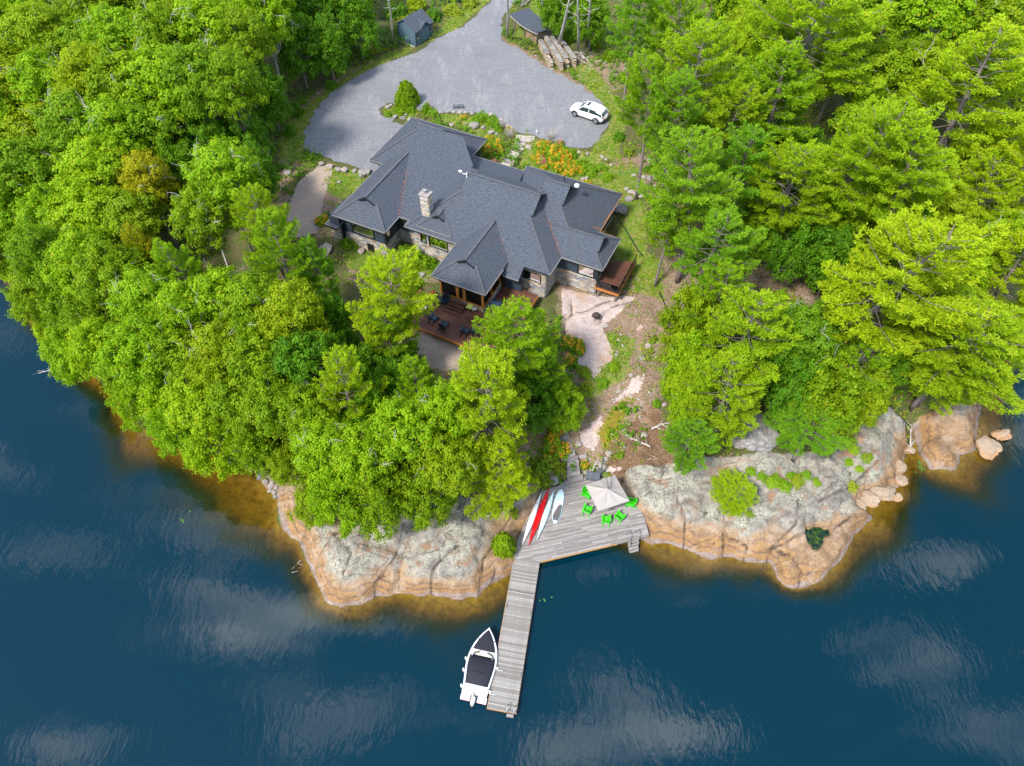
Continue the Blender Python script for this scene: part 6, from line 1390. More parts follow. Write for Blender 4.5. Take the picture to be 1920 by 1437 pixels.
def tree(kind, px, py, rpx, H, label, group=None, mat=None, tilt=0.0):
    """crown centre seen at pixel px,py with radius rpx photo pixels; H its height in metres"""
    ch_ = {'b': .64 if H > 9.4 else .5, 'p': .55, 't': .74}[kind[0]]*H; z = 5.
    for _ in range(12):
        q = P(px, py, z+ch_); z = .5*z+.5*max(TH(*q), .3)
    rm = rpx/pxpm(px, py, z+ch_)
    if kind[0] == 'b': (cr_, tr_), hb_ = (BRO[(px*7+py*13) % 5], HB) if H > 9.4 else (BUS[(px*7+py*13) % 3], 7.0); s_xy = rm/3.55; s_z = H/hb_; 
    elif kind[0] == 'p': cr_, tr_ = PIN[(px*3+py) % 4]; s_xy = rm/3.1; s_z = H/16.0
    else: cr_, tr_ = PTALL[(px+py) % 2]; s_xy = rm/2.8; s_z = H/17.0
    nm = {'b': 'broadleaf_tree', 'p': 'pine_tree', 't': 'pine_tree'}[kind[0]]
    r = empty(nm, (q[0], q[1], z), random.uniform(0, 6.28), label, 'tree', group); r.scale = (s_xy, s_xy, s_z)
    if tilt: r.rotation_euler = (0, tilt, 0)
    c_ = link('crown', cr_, r); t_ = link('trunk', tr_, r)
    if mat: c_.material_slots[0].link = 'OBJECT'; c_.material_slots[0].material = M[mat]
    if kind[0] == 'b' and H > 9.4 and (kind[-1] == 'w' or (px*5+py*3) % 4 == 0): link('bare_branch', BARE[(px+py) % 3], r)['kind'] = 'stuff'
    if kind[-1] == 'w': t_.material_slots[0].link = 'OBJECT'; t_.material_slots[0].material = M['bark_pale']
    return r
random.seed(77)
GL = 'broadleaf trees of the left forest'; LL = 'green broadleaf tree in the dense forest left of the gravel drive'
LIME = 'leaf_lime'; DK = 'leaf_dark'
for px, py, rp, h in [(40,30,60,13),(115,25,58,13),(190,50,58,13),(265,20,55,13),(340,35,58,13),(420,25,58,13),(20,120,58,13),(95,105,58,13),(170,120,60,13),(245,105,58,13),(322,110,58,13),(395,95,55,13),(460,110,55,13),(40,195,58,12),(110,190,58,12),(185,190,60,13),(255,195,55,12),(320,190,58,13),(385,185,58,13),(445,195,50,12),(20,275,55,12),(92,270,58,12),(165,265,58,12),(235,275,58,12),(305,265,55,12),(45,350,58,11),(120,340,58,11),(195,350,58,11),(40,430,55,11),(115,425,58,11),(185,430,55,11),(250,425,50,11),(95,510,55,11),(165,515,55,11),(225,535,50,10),(80,575,44,9),(145,600,50,10),(205,610,52,10),(-30,60,60,13),(-25,160,60,13),(-30,240,55,12),(-30,340,55,11),(-20,425,44,9),(500,10,50,13),(200,675,48,10),(25,478,38,9),(-15,468,44,9),(150,662,40,8),(235,705,42,8),(270,765,36,7),(112,630,32,6),(-80,110,60,13),(-85,230,60,12),(-90,330,60,11)]:
    tree('b', px, py, rp*random.uniform(.82, 1.22), h+random.uniform(-1.6, 1.6), LL, GL, (LIME, None, 'leaf_mid', LIME, LIME, None, None)[(px*31+py*17) % 7])
for px, py, rp, h in [(600,35,48,9),(660,25,48,9),(560,100,42,9),(615,100,40,8),(550,45,45,9),(672,62,34,7),(510,190,38,8),(465,260,38,8),(385,265,45,9),(350,345,45,9),(490,330,34,7),(405,300,38,8),(655,-30,50,9),(580,-30,50,9)]:
    tree('b', px, py, rp, h, 'deep green broadleaf tree at the shaded forest edge left of the drive', 'deep green trees at the drive edge', DK)
for k, px, py, rp, h, m, lb in [
 ('bw',500,62,52,13,LIME,'light green broadleaf tree towering over the dark trees above the drive'),('b',285,365,42,11,'leaf_yellow','golden yellow broadleaf tree in the middle of the left forest'),('b',285,502,32,9,'leaf_orange','small orange-tinged tree below the golden tree'),('bw',430,360,62,12,LIME,'large light green tree with bare white branches left of the gravel path'),('bw',395,430,50,11,None,'light green tree with dead twigs below its larger neighbour'),
 ('p',505,440,46,12,'needle_lime','bright pine tree just left of the gravel path end'),('p',360,530,42,12,'needle','soft green young pine right of the small orange tree'),('p',540,512,52,14,'needle','broad pine left of the house deck among broadleaf trees'),('p',602,525,38,11,'needle_green','darker pine tree between the broad pine and stone basement'),
 ('bw',290,590,58,11,LIME,'lime yellow broadleaf tree over the left shore'),('b',285,680,62,11,'leaf_lime','yellowest broadleaf tree leaning over the brown shallows'),('bw',355,610,52,11,LIME,'light tree with a long bare branch near the shore'),('b',425,585,55,11,LIME,'lime tree topped with orange leaves under the pine'),('b',490,610,55,12,None,'rounded green tree in the middle of the lakeside wood'),('b',555,620,55,12,None,'rounded green tree left of the brown soil patch'),('b',620,625,42,9,DK,'dark low tree beside the brown soil patch'),
 ('b',350,690,52,10,None,'green tree behind the yellow shore tree'),('bw',420,690,55,11,None,'green tree with bleached twigs in the lakeside wood'),('b',495,700,56,11,None,'full green crown in the centre of the lakeside wood'),('b',570,700,52,11,DK,'darker green crown left of the olive pine'),('b',630,700,44,9,DK,'dark crown above the olive pine'),('b',320,755,52,9,LIME,'pale green tree over the shallows left of the cobbles'),('b',385,770,55,10,LIME,'light green shore tree above the brown shallows'),('b',455,770,55,10,None,'green shore tree above the cobble beach'),('b',525,775,52,10,None,'green tree uphill of the cobble beach'),('b',590,790,48,10,None,'green tree left below the olive pine'),
 ('p',660,765,54,13,'needle_lime','olive yellow pine in front of the brown deck'),('b',345,815,44,8,LIME,'low light green tree overhanging the lake edge'),('b',410,835,50,8,LIME,'broad low tree overhanging the lake edge'),('b',485,845,46,8,None,'low green tree right at the cobble beach'),('b',545,870,34,5,None,'small bushy tree beside the small tan outcrop'),('b',620,860,56,10,LIME,'light green tree above the small tan outcrop'),('b',690,870,52,10,LIME,'light green tree above the left outcrop centre'),('b',640,940,48,8,LIME,'low light green tree drooping on the left outcrop'),('b',720,945,50,8,None,'low green tree drooping on the middle of the left outcrop'),('b',590,945,38,5,None,'small green tree at the left end of the outcrop'),('b',800,930,48,8,None,'green tree at the top edge of the left outcrop'),
 ('p',718,588,70,13,'needle_lime','large airy bright pine covering the left end of the brown deck'),('p',728,640,46,10,'needle','lower pine boughs below the left end of the brown deck'),('p',975,650,74,12.5,'needle','large bright pine covering the right end of the brown deck'),('p',1012,705,46,9,'needle_green','greener pine below the pink granite slab'),('p',905,785,84,15,'needle_lime','tallest bright pine in the centre above the kayaks'),('b',760,745,48,9,DK,'dark green tree under the deck between two pines'),('p',790,750,42,11,'needle','young pine left of the tallest central pine'),('b',765,825,58,11,LIME,'light green broadleaf tree left of the tallest central pine'),('b',840,800,50,11,LIME,'light green broadleaf tree under the tallest central pine'),('b',845,885,52,10,None,'green broadleaf tree above the left outcrop near kayaks'),('p',935,890,62,10,'needle_lime','low spreading pine next to the kayaks'),('b',1052,765,38,6,LIME,'small light green tree above the flagstone steps'),('b',705,800,42,9,DK,'dark green tree right of the olive pine'),('b',690,710,42,7,DK,'dark undergrowth tree at the brown soil patch'),('b',755,690,40,5,DK,'dark low tree under the sandy patch'),('b',1000,760,42,7,DK,'dark low tree right of the tallest central pine')]:
    tree(k, px, py, rp, h, lb, None, m)
# right-hand woods
RL = 'green broadleaf tree in the woods at the upper right'; RG = 'broadleaf trees of the upper right woods'
for px, py, rp, h in [(1740,60,66,13),(1830,70,62,13),(1900,40,60,13),(1660,40,60,13),(1650,170,62,12),(1730,170,62,12),(1580,15,55,13),(1420,25,50,12),(1360,5,45,12),(1850,150,60,12),(1620,260,55,11),(1960,120,60,13),(1690,-30,60,13),(1800,-20,60,13),(1500,-30,60,13),(1570,130,50,11),(1440,90,48,11),(1390,85,40,10),(1960,230,55,12),(1600,420,48,9),(1930,-10,60,13)]:
    tree('b', px, py, rp, h, RL, RG, LIME if (px+py) % 3 == 0 else None)
for px, py, rp, h in [(1500,480,46,8),(1440,455,32,6),(1560,500,42,8),(1360,60,40,9),(1110,40,36,8),(1050,20,36,8),(1440,300,48,9),(1500,330,48,9),(1400,190,40,9),(1640,330,45,9),(1680,480,45,9),(1660,690,45,7),(1720,540,45,9)]:
    tree('b', px, py, rp, h, 'deep green understory tree between the right-hand pines', 'deep green understory trees on the right', DK)
for k, px, py, rp, h, m, lb in [
 ('t',1192,25,46,17,'needle_green','tall slim pine with bare trunk at the right of the firewood rows'),('t',1275,55,50,16,'needle','tall pine with bare lower trunk above the parked car'),('t',1300,150,72,18,'needle_lime','airy tall pine with pale branches right of the parked car'),('t',1225,185,48,16,'needle','tall pine with a long bare grey trunk by the house corner'),('t',1270,215,50,16,'needle_green','tall pine with thick bare trunk right of the house corner'),
 ('p',1500,110,112,20,'needle_lime','very large layered pine at the top right'),('p',1450,225,86,17,'needle','wide pine in front of the very large layered pine'),('p',1350,260,58,14,'needle','mid-sized pine with dead lower limbs'),('p',1580,330,88,17,'needle_lime','bright layered pine with pale trunk in the right woods'),('p',1790,225,118,19,'needle_lime','huge yellow-green pine near the right edge'),('p',1900,330,80,16,'needle_lime','yellow-green pine cut by the right edge above the bay'),('p',1700,370,84,16,'needle_lime','spreading yellow-green pine below the huge one'),('p',1305,395,78,16,'needle_green','big fresh green pine right of the house'),('p',1475,365,74,14,'needle','olive pine in the middle of the right woods behind the dry clearing'),('b',1420,415,40,8,None,'green broadleaf tree behind the dry leaf clearing'),('b',1540,440,46,8,LIME,'light green broadleaf tree under the bright layered pine'),('p',1830,420,70,13,'needle_lime','yellow-green pine behind the right edge of the bay'),('b',1760,430,52,10,None,'green broadleaf tree between the yellow-green pines'),('b',1850,470,52,10,LIME,'light green broadleaf tree near the right edge'),('p',1380,345,62,14,'needle_green','fresh green pine behind the big one right of the house'),('p',1250,440,44,12,'needle','pine leaning over the small side deck'),('t',1330,460,64,13,'needle_green','pine with visible trunk right of the side deck'),
 ('p',1630,560,120,18,'needle_lime','large dense yellow-green pine in the lower right woods'),('b',1770,520,58,10,LIME,'light green broadleaf tree behind the right shore pines'),('p',1880,540,72,14,'needle_lime','yellow-green pine at the right edge of the bay'),('p',1800,650,112,15,'needle','dark olive pine spreading over the right shore'),('p',1720,620,70,14,'needle','olive pine left of the spreading shore pine'),('p',1760,700,70,10,'needle_lime','low pine boughs above the far right granite point'),
 ('b',1290,618,46,9,None,'green broadleaf tree right of the open slope top'),('p',1335,580,58,12,'needle','soft green pine behind the lone clump of trees'),('p',1385,650,86,14,'needle_lime','pale-tipped pine in the middle of the tree clump above shore'),('b',1285,702,48,9,LIME,'light green broadleaf tree at the left of the tree clump'),('b',1290,775,42,7,LIME,'low light green tree at the lower left of the clump'),('p',1360,755,78,12,'needle','dense pine low in the tree clump above shore'),('p',1290,825,46,7,'needle_green','small pine at the lower left tip of the tree clump'),('b',1490,650,62,10,DK,'dark green broadleaf tree right of the pale-tipped pine'),('b',1470,720,52,9,DK,'dark green lower tree right of the pale-tipped pine'),('b',1530,750,62,9,None,'green broadleaf tree above the big pale boulder'),('p',1512,822,58,6.5,'needle_green','low pine right of the big pale boulder'),('b',1610,755,48,8,None,'green tree above the right outcrop near the inlet'),('p',1580,690,60,10,'needle','low pine under the dense yellow-green pine'),('p',1380,928,40,2.8,'needle_lime','dwarf yellow-green pine on the right outcrop')]:
    tree(k, px, py, rp, h, lb, None, m)
# bare white trunks by the woodshed
def snag(base, top, r0, label, H=13):
    b = G(*base); q = P(*top, b[2]+H); mb = MB(); c_ = Vector((q[0]-b[0], q[1]-b[1], H))
    r = empty('bare_tree', b, 0, label, 'tree', None); mb.tube([Vector((0,0,-.3)), c_*.3+Vector((.1,0,0)), c_*.65, c_], [r0, r0*.85, r0*.6, r0*.3], 8); mb.build('trunk', M['bark_pale'], r, smooth=True)
    for i in range(9):
        t = random.uniform(.45, .95); a_ = random.uniform(0, 6.28); l = random.uniform(.6, 1.6); p0 = c_*t; mb = MB(); mb.tube([p0, p0+Vector((math.cos(a_)*l*.6, math.sin(a_)*l*.6, l*.1)), p0+Vector((math.cos(a_)*l, math.sin(a_)*l, l*.3))], [.04,.025,.012], 4); mb.build('branch', M['deadwood'], r)
for a in [((951,69),(952,-60),.20,'straight pale bare trunk at the drive left of the woodshed'),((1045,90),(1078,-40),.24,'leaning pale bare trunk rising through the firewood rows'),((1084,98),(1083,-30),.19,'straight grey bare trunk by the brush pile'),((1099,78),(1112,-40),.19,'leaning pale bare trunk right of the brush pile'),((1016,40),(1017,-50),.11,'thin pale bare trunk behind the woodshed'),((736,80),(725,-50),.15,'slim pale bare trunk left of the blue shed')]: snag(*a)
def driftwood(px, py, L_, rz, label, z=None):
    q = G(px, py) if z is None else np.array([*P(px, py, z), z]); mb = MB(); mb.tube([(-L_/2,0,.1),(0,.1,.25),(L_/2,0,.1)], [.09,.07,.03], 5)
    for i in range(9):
        t = random.uniform(-.4, .5)*L_; a_ = random.uniform(-1.2, 1.2); l = random.uniform(.4, 1.1); mb.tube([(t,.05,.2),(t+l*math.cos(a_),.05+l*math.sin(a_),.2+random.uniform(0,.4))], [.03,.012], 4)
    o = mb.build('driftwood', M['deadwood'], None, loc=q, rot=(0,0,rz)); tag(o, label, 'driftwood')
driftwood(118,690,4.5,R(200),'bleached fallen branch reaching into water at the left shore', .2); driftwood(1707,822,3.2,R(70),'tangle of white driftwood in the narrow inlet', .5); driftwood(1118,872,1.6,R(60),'white driftwood piece among stones above the storage box'); driftwood(1195,828,2.4,R(150),'dry grey branch lying in the brown brush'); driftwood(1240,800,2.0,R(20),'dry branch at the right edge of the brown brush')
driftwood(545,1075,3.0,R(50),'dark sunken branch off the left outcrop', -.35)

# ------------------------------------------------------------------ shrubs and flowers
def shrubmesh(seed, leaves=1400, size=.075, up=.6):
    g = np.random.default_rng(seed); C_, d_ = blob_bush(0, 1, 1, leaves, seed); cl_ = np.clip(.5+.3*g.normal(size=leaves), 0, 1)
    return leafmesh('foliage', C_+np.array([0,0,.15]), d_*.6+np.array([0,0,up]), size, g, M['bush'], cl_)
SHR = [shrubmesh(41), shrubmesh(42), shrubmesh(43, 1000, .10)]
def round_bush(seed, leaves=2600):
    g = np.random.default_rng(seed); d = g.normal(size=(leaves,3)); d /= np.linalg.norm(d, axis=1)[:,None]; d[:,2] = np.abs(d[:,2])*1.05-.12
    C_ = d*(.72+.26*g.random(leaves)+.10*np.sin(d[:,0]*8)*np.cos(d[:,1]*7+d[:,2]*5))[:,None]*np.array([1,1,1.0]); C_[:,:2] *= (1-.35*np.clip(C_[:,2:3], 0, 1))
    return leafmesh('foliage', C_+np.array([0,0,.12]), d+np.array([0,0,.3]), .07, g, M['bush'], np.clip(.55+.25*g.normal(size=leaves), 0, 1))
ROUND = round_bush(47)
def flowers(seed, n=240, size=.06):
    g = np.random.default_rng(seed); C_, d_ = blob_bush(0, 1, 1, n*3, seed); k_ = C_[:,2] > .25; C_ = C_[k_][:n]*1.06; d_ = d_[k_][:n]; V_, F_ = leafcards(C_+np.array([0,0,.18]), d_*.3+np.array([0,0,1.]), size, g, 1.0); return fastmesh('blossoms', V_, F_, M['flower'])
FLO = [flowers(51), flowers(52)]
stem_me = MB(); 
for a_ in range(5): stem_me.tube([(0,0,-.1),(.3*math.cos(a_*1.26),.3*math.sin(a_*1.26),.7)], [.03,.015], 4, cap=False)
STEM = stem_me.mesh('stems', M['timber'])
ns = [0]
def shrub(px, py, r_px, h, label, group=None, mat='bush', flower=None, name='shrub'):
    q = G(px, py); rm = r_px/pxpm(px, py, q[2]); i = ns[0]; ns[0] += 1
    r = empty(name, q, random.uniform(0, 6.28), label, 'shrub' if not flower else 'flower bush', group); r.scale = (rm*random.uniform(.85, 1.3), rm*random.uniform(.7, 1.05), h)
    f = link('foliage', ROUND if h >= 2 else SHR[i % 3], r); link('stems', STEM, r)
    if mat != 'bush': f.material_slots[0].link = 'OBJECT'; f.material_slots[0].material = M[mat]
    if flower:
        b = link('blossoms', FLO[i % 2], r); b['kind'] = 'stuff'
        if flower != 'flower': b.material_slots[0].link = 'OBJECT'; b.material_slots[0].material = M[flower]
    return r
shrub(764,196,24,3.0,'dense rounded green bush standing alone on the planted island',None,'leaf'); shrub(945,1027,26,2.2,'bright green bush growing at the left edge of the dock deck',None,'leaf')
shrub(606,418,17,1.0,'orange flowering bush at the left house gable',None,'bush','flower','flower_bush')
for px, py, r_, h in [(912,281,13,.8),(932,276,15,.9),(936,287,10,.6),(922,291,10,.6),(1018,278,15,.9),(1035,290,17,1.0),(1052,296,16,1.0),(1063,303,15,.9),(1060,315,14,.9),(1045,318,14,.8),(1002,300,8,.5),(1014,294,12,.8),(1068,328,13,.7),(1008,306,9,.5),(1073,322,12,.7),(1030,308,13,.7),(1045,284,13,.8),(1075,310,11,.6),(1082,318,10,.5),(915,288,10,.6),(918,262,9,.5),(870,222,8,.4),(955,246,9,.6),(1090,326,9,.5),(1058,330,9,.5),(1020,318,9,.5),(1100,345,8,.4)]: shrub(px, py, r_, h, 'orange flowering bush in the beds between drive and house', 'orange flowering bushes behind the house', 'bush', 'flower', 'flower_bush')
for px, py, r_, h in [(905,224,14,1.0),(893,228,10,.7),(925,232,13,.9),(812,216,12,.9),(800,210,10,1.2),(1008,286,8,.5),(1055,283,12,.7),(1072,292,14,.8),(1085,310,14,.7),(1098,318,14,.6),(1110,326,14,.6),(755,212,10,.7),(772,210,10,.7),(745,210,8,.5),(728,217,9,.5),(1128,318,12,.6),(1140,335,13,.6),(935,245,9,.6)]: shrub(px, py, r_, h, 'green garden plant in the beds along the house back', 'green plants in the back garden beds')
for px, py, r_, h, lb in [(1050,273,10,.7,'pink flowering plant at the drive edge of the flower bed'),(803,207,8,.9,'pink flowering plant on the planted island'),(1018,308,15,.8,'mauve flowering plant in the bed behind the house roof'),(925,306,8,.5,'red flowering plant under the eave by the stone steps')]: shrub(px, py, r_, h, lb, None, 'bush', 'flower_pink', 'flower_bush')
def grass_tuft(px, py, r_px, h, label):
    q = G(px, py); rm = r_px/pxpm(px, py, q[2]); g = np.random.default_rng(int(px)); mb = MB()
    for i in range(90):
        a_ = g.random()*6.28; s = g.random()**.5*rm; mb.add([(math.cos(a_)*s*.2-.015,math.sin(a_)*s*.2,0),(math.cos(a_)*s*.2+.015,math.sin(a_)*s*.2,0),(math.cos(a_)*s,math.sin(a_)*s,h*(.7+.4*g.random()))], [(0,1,2)])
    o = mb.build('ornamental_grass', M['plume'], None, loc=q); tag(o, label, 'grass')
grass_tuft(943,240,12,1.3,'silvery ornamental grass at the garden corner by the drive'); grass_tuft(956,258,15,1.4,'silvery ornamental grass left of the stone steps'); grass_tuft(1033,262,14,1.3,'silvery ornamental grass right of the stone steps')
for px, py, r_, h, lb in [(650,462,14,1.0,'green shrub against the left basement wall'),(668,456,12,.9,'green shrub left of the basement door'),(760,478,18,1.1,'green shrub under the bay window, leftmost'),(782,488,18,1.2,'green shrub under the bay window, in the middle'),(802,498,16,1.1,'green shrub between bay window and porch'),(775,505,18,1.0,'green shrub in front of the bay window shrubs'),(820,510,12,1.0,'dark green shrub at the left porch corner'),(765,545,20,1.4,'dark green shrub left of the brown deck'),(785,535,12,.7,'reddish green shrub near the deck corner'),(735,500,18,1.2,'green shrub below the basement door')]: shrub(px, py, r_, h, lb, None, 'leaf_dark' if 'dark' in lb else 'bush')
for px, py, r_, h, fl in [(1085,655,18,1.1,'flower'),(1068,648,16,1.1,'flower'),(1070,680,14,.9,'flower'),(1045,800,20,1.3,'flower'),(1038,830,22,1.4,'flower'),(1050,850,18,1.2,'flower'),(1030,865,20,1.2,None),(1048,880,16,.9,None),(1010,880,20,1.0,None),(1020,905,14,.8,None),(1000,900,14,.8,None),(1095,875,10,.6,'flower'),(1101,893,5,.4,None)]: shrub(px, py, r_, h, 'orange-flecked bush on the slope left of flagstone steps and slab' if fl else 'olive green shrub above the kayaks', 'orange-flecked bushes on the slope' if fl else 'olive shrubs above the kayaks', 'bush' if fl else 'weed', fl, 'flower_bush' if fl else 'shrub')
for px, py, r_, h in [(1163,856,10,.6),(1230,760,11,.8),(1225,640,10,.6),(1137,893,9,.5),(1448,905,20,.7),(1470,912,13,.45),(1495,903,17,.6),(1512,892,11,.4),(1482,893,10,.4),(1428,893,11,.4),(1530,905,9,.35),(1408,885,10,.4),(1380,958,12,.4),(1405,965,9,.3),(1340,900,8,.3),(1590,868,10,.4),(1610,880,9,.35),(1595,915,11,.9),(1590,830,16,.8),(1625,860,14,.6),(1460,560,18,1.0),(1480,590,16,1.0),(1600,845,12,.6),(965,965,10,.8),(955,940,12,1.0),(970,915,14,1.0),(1095,700,16,.7),(1130,720,14,.6),(1150,690,14,.6),(1095,735,16,.8),(1075,740,14,.7),(1250,740,12,.8)]: shrub(px, py, r_, h, 'low green shrub on the open rocky slope and outcrops', 'low shrubs on the rocky slope', 'weed' if px % 2 else 'bush')
for px, py, r_, h in [(780,15,22,1.6),(815,35,20,1.3),(850,25,18,1.3),(880,8,18,1.2),(740,30,22,1.8),(760,50,18,1.4),(700,95,16,1.0),(1070,75,20,1.8),(1100,55,20,1.8),(1120,85,18,1.3),(560,215,16,1.2),(545,250,15,1.2),(620,165,14,1.0),(1140,110,16,1.2),(1170,150,14,1.0),(1160,260,13,.8),(1180,290,13,.8),(1220,320,13,.8)]: shrub(px, py, r_, h, 'wild green shrub at the forest edge around the gravel drive', 'wild shrubs around the drive', ('leaf','weed','leaf_dark')[px % 3])
shrub(628,132,9,1.0,'small shrub with red leaves at the drive edge',None,'bush','flower_pink')

# ------------------------------------------------------------------ small plants that nobody could count
def scatter(name, n, want, size, mat, seed, hgt=.2, per=6):
    g = np.random.default_rng(seed); C_ = []; tries = 0
    xs = g.uniform(-55, 60, n*6); ys = g.uniform(22, 115, n*6)
    ii = np.clip(np.searchsorted(gx, xs)-1, 0, NX-1); jj = np.clip(np.searchsorted(gy, ys)-1, 0, NY-1)
    lu = (xs-HO[0])*HU[0]+(ys-HO[1])*HU[1]; lv_ = (xs-HO[0])*HV[0]+(ys-HO[1])*HV[1]
    ok = (D[jj,ii] > .5) & (sd[jj,ii] < -.15) & (g.random(n*6) < want(jj, ii, xs, ys)) & ~((lu > -9) & (lu < 20) & (lv_ > -1) & (lv_ < 16.5)) & ~((lu > 4) & (lu < 15) & (lv_ > -9) & (lv_ < 0)) & (sdf(xs, ys, dpt) < -.1)
    xs, ys, ii, jj = xs[ok][:n], ys[ok][:n], ii[ok][:n], jj[ok][:n]; m_n = len(xs)
    zs = np.array([TH(a, b) for a, b in zip(xs, ys)])
    C_ = np.repeat(np.stack([xs, ys, zs], 1), per, 0); off = g.normal(size=(m_n*per,3))*np.array([.16,.16,.0]); off[:,2] = np.abs(g.normal(size=m_n*per))*hgt; C_ = C_+off
    N_ = np.array([0,0,1.])+off*1.2; tn = np.clip(np.repeat(.2+.6*g.random(m_n), per)+.15*g.normal(size=m_n*per), 0, 1)
    o = link(name, leafmesh(name, C_, N_, size, g, M[mat], tn)); tag(o, kind='stuff'); return o
patch = lambda j, i: vnoise(GX[j,i]*.45, GY[j,i]*.45)
gm = atts['grass'].reshape(GX.shape); rm_ = np.maximum.reduce([atts['rock'], atts['pale'], atts['gravel']]).reshape(GX.shape); so_ = atts['soil'].reshape(GX.shape)
scatter('grass', 9000, lambda j, i, x, y: np.where(gm[j,i] > .4, .9, 0), .085, 'weed', 61, .10)
scatter('ground_plants', 9000, lambda j, i, x, y: np.where((rm_[j,i] < .3) & (gm[j,i] < .4), sstep(.45, .75, patch(j,i))*(1-.8*so_[j,i]), 0), .10, 'weed', 62, .16)
scatter('scrub', 4200, lambda j, i, x, y: np.where((atts['litter'].reshape(GX.shape)[j,i] > .5) & (rm_[j,i] < .5), sstep(.52, .68, vnoise(GX[j,i]*.7+3, GY[j,i]*.7)), 0), .085, 'weed', 66, .28, 9)
scatter('undergrowth', 5000, lambda j, i, x, y: np.where((rm_[j,i] < .2) & (gm[j,i] < .2), sstep(.55, .8, vnoise(GX[j,i]*.2+9, GY[j,i]*.2)), 0), .15, 'leaf_dark', 63, .4, 8)
dl = scatter('dry_leaves', 7000, lambda j, i, x, y: np.where((rm_[j,i] < .8), .35, .0), .06, 'weed', 64, .02, 3)
dl.data.materials[0] = plain('fallen_leaves', (.38,.20,.10), .9, .5, 1.5)
def sticks(name, n, want, seed):
    g = np.random.default_rng(seed); xs = g.uniform(-10, 45, n*8); ys = g.uniform(28, 100, n*8); ii = np.clip(np.searchsorted(gx, xs)-1, 0, NX-1); jj = np.clip(np.searchsorted(gy, ys)-1, 0, NY-1)
    ok = (D[jj,ii] > 1) & (sd[jj,ii] < -.3) & (g.random(n*8) < want(jj, ii)) & (sdf(xs, ys, dpt) < -.2); xs, ys = xs[ok][:n], ys[ok][:n]; mb = MB()
    lu = (xs-HO[0])*HU[0]+(ys-HO[1])*HU[1]; lv_ = (xs-HO[0])*HV[0]+(ys-HO[1])*HV[1]
    for x, y, a, b in zip(xs, ys, lu, lv_):
        if -9 < a < 20 and -1 < b < 17: continue
        an = g.random()*6.28; l = .25+g.random()**2*1.1; z = TH(x, y)+.05; dx, dy = math.cos(an)*l/2, math.sin(an)*l/2; w_ = .012+.012*g.random()
        mb.add([(x-dx-dy*w_,y-dy+dx*w_,z),(x-dx+dy*w_,y-dy-dx*w_,z),(x+dx,y+dy,z+.08),(x,y,z+.05+w_*2)], [(0,1,2),(0,2,3),(1,3,2)])
    tag(mb.build(name, M['deadwood']), kind='stuff')
litm = atts['litter'].reshape(GX.shape)
sticks('fallen_twigs', 900, lambda j, i: np.where((litm[j,i] > .5) & (rm_[j,i] < .3), .7, 0), 71)
g = np.random.default_rng(72); xs = g.uniform(-5, 42, 9000); ys = g.uniform(28, 95, 9000); ii = np.clip(np.searchsorted(gx, xs)-1, 0, NX-1); jj = np.clip(np.searchsorted(gy, ys)-1, 0, NY-1)
ok = (litm[jj,ii] > .5) & (rm_[jj,ii] < .6) & (D[jj,ii] > .8) & (sd[jj,ii] < -.2) & (sdf(xs, ys, dpt) < -.3) & (g.random(9000) < sstep(.5, .75, vnoise(xs*.5, ys*.5)))
Vs = []; Fs = []
base_v = np.array([[1,0,0],[0,1,0],[-1,0,0],[0,-1,0],[0,0,1],[.6,.6,.55],[-.6,.6,.5],[-.6,-.6,.6],[.6,-.6,.5]]); base_f = np.array([[0,5,4],[5,1,4],[1,6,4],[6,2,4],[2,7,4],[7,3,4],[3,8,4],[8,0,4],[0,1,5],[1,2,6],[2,3,7],[3,0,8]])
for k_, (x, y) in enumerate(zip(xs[ok][:700], ys[ok][:700])):
    r_ = .06+.16*g.random()**2; an = g.random()*6.28; q_ = base_v*np.array([r_,r_*.75,r_*.6])*(.8+.4*g.random((9,1))); ca, sa = math.cos(an), math.sin(an)
    Vs.append(np.stack([q_[:,0]*ca-q_[:,1]*sa+x, q_[:,0]*sa+q_[:,1]*ca+y, q_[:,2]+TH(x, y)-.01], 1)); Fs.append(base_f+9*k_)
tag(link('loose_pebbles', fastmesh('loose_pebbles', np.concatenate(Vs), np.concatenate(Fs), M['boulder'])), kind='stuff')
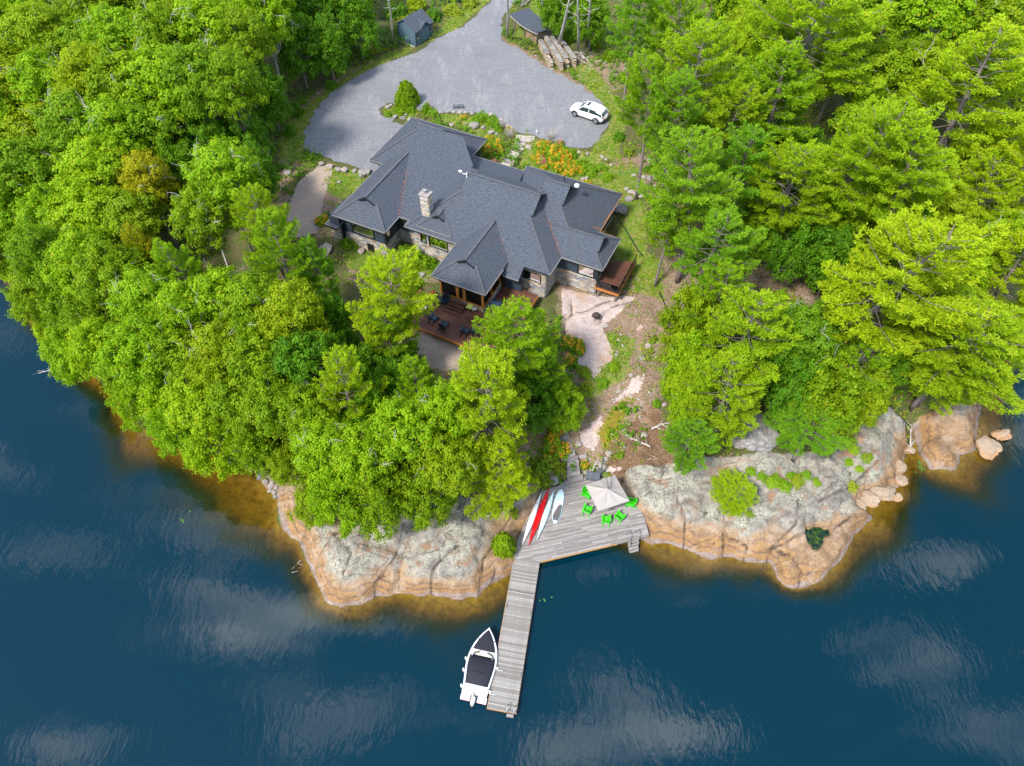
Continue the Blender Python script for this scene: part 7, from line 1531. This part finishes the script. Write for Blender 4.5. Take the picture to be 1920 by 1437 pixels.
# lily pads
for px, py, n_, lb in [(1017,1121,4,'few green lily pads floating right of the long dock'),(1726,872,16,'cluster of green lily pads inside the narrow inlet'),(1913,774,6,'lily pads near the right edge of the bay'),(345,971,3,'tiny lily pads off the left shore')]:
    q = P(px, py, 0); r = empty('lily_pads', (*q, .012), 0, lb, 'lily pads')
    for i in range(n_):
        mb = MB(); rr = random.uniform(.06, .11); mb.add([(rr*math.cos(t), rr*math.sin(t), 0) for t in np.linspace(.3, 6.1, 10)]+[(0,0,0)], [tuple(range(11))]); mb.build('pad', M['leaf_pad'] if 'leaf_pad' in M else M.setdefault('leaf_pad', plain('lily_pad', (.06,.17,.02), .4, .3)), r, loc=(random.gauss(0,.35), random.gauss(0,.45), random.uniform(0,.01)))

# ------------------------------------------------------------------ labels for members of look-alike groups: their place in the photo
ORD = ['first','second','third','fourth','fifth','sixth','seventh','eighth','ninth','tenth','eleventh','twelfth','thirteenth','fourteenth','fifteenth','sixteenth','seventeenth']
def proj(o):
    v = np.array(o.matrix_basis.translation)-np.array([0,0,CH]); z = v@FW
    return 960+FPX*(v@RT)/z, 718.5-FPX*(v@UP)/z
groups = {}
for o in bpy.data.objects:
    if o.parent is None and o.get('group') and o.get('label'): groups.setdefault((o['group'], o['label']), []).append(o)
ROWN = ['back','second','third','fourth','fifth','sixth','front']
for (gname, lab), obs in groups.items():
    if len(obs) < 2: continue
    words = lab.split()
    if len(obs) <= 15:
        for i, (_, o) in enumerate(sorted((proj(o)[0], k, o)[::2] for k, o in enumerate(obs)) if False else enumerate(sorted(obs, key=lambda o: proj(o)[0]))): o['label'] = ' '.join((words[:11] if len(words) > 11 else words))+', '+ORD[i]+' from left'
    else:
        obs = sorted(obs, key=lambda o: proj(o)[1]); nr = max(2, math.ceil(len(obs)/9)); per = math.ceil(len(obs)/nr)
        for r_ in range(nr):
            row = sorted(obs[r_*per:(r_+1)*per], key=lambda o: proj(o)[0]); rn = 'back' if r_ == 0 else ('front' if r_ == nr-1 else ROWN[r_])
            for i, o in enumerate(row): o['label'] = ' '.join(words[:9])+', '+ORD[i]+' from left in '+rn+' row'
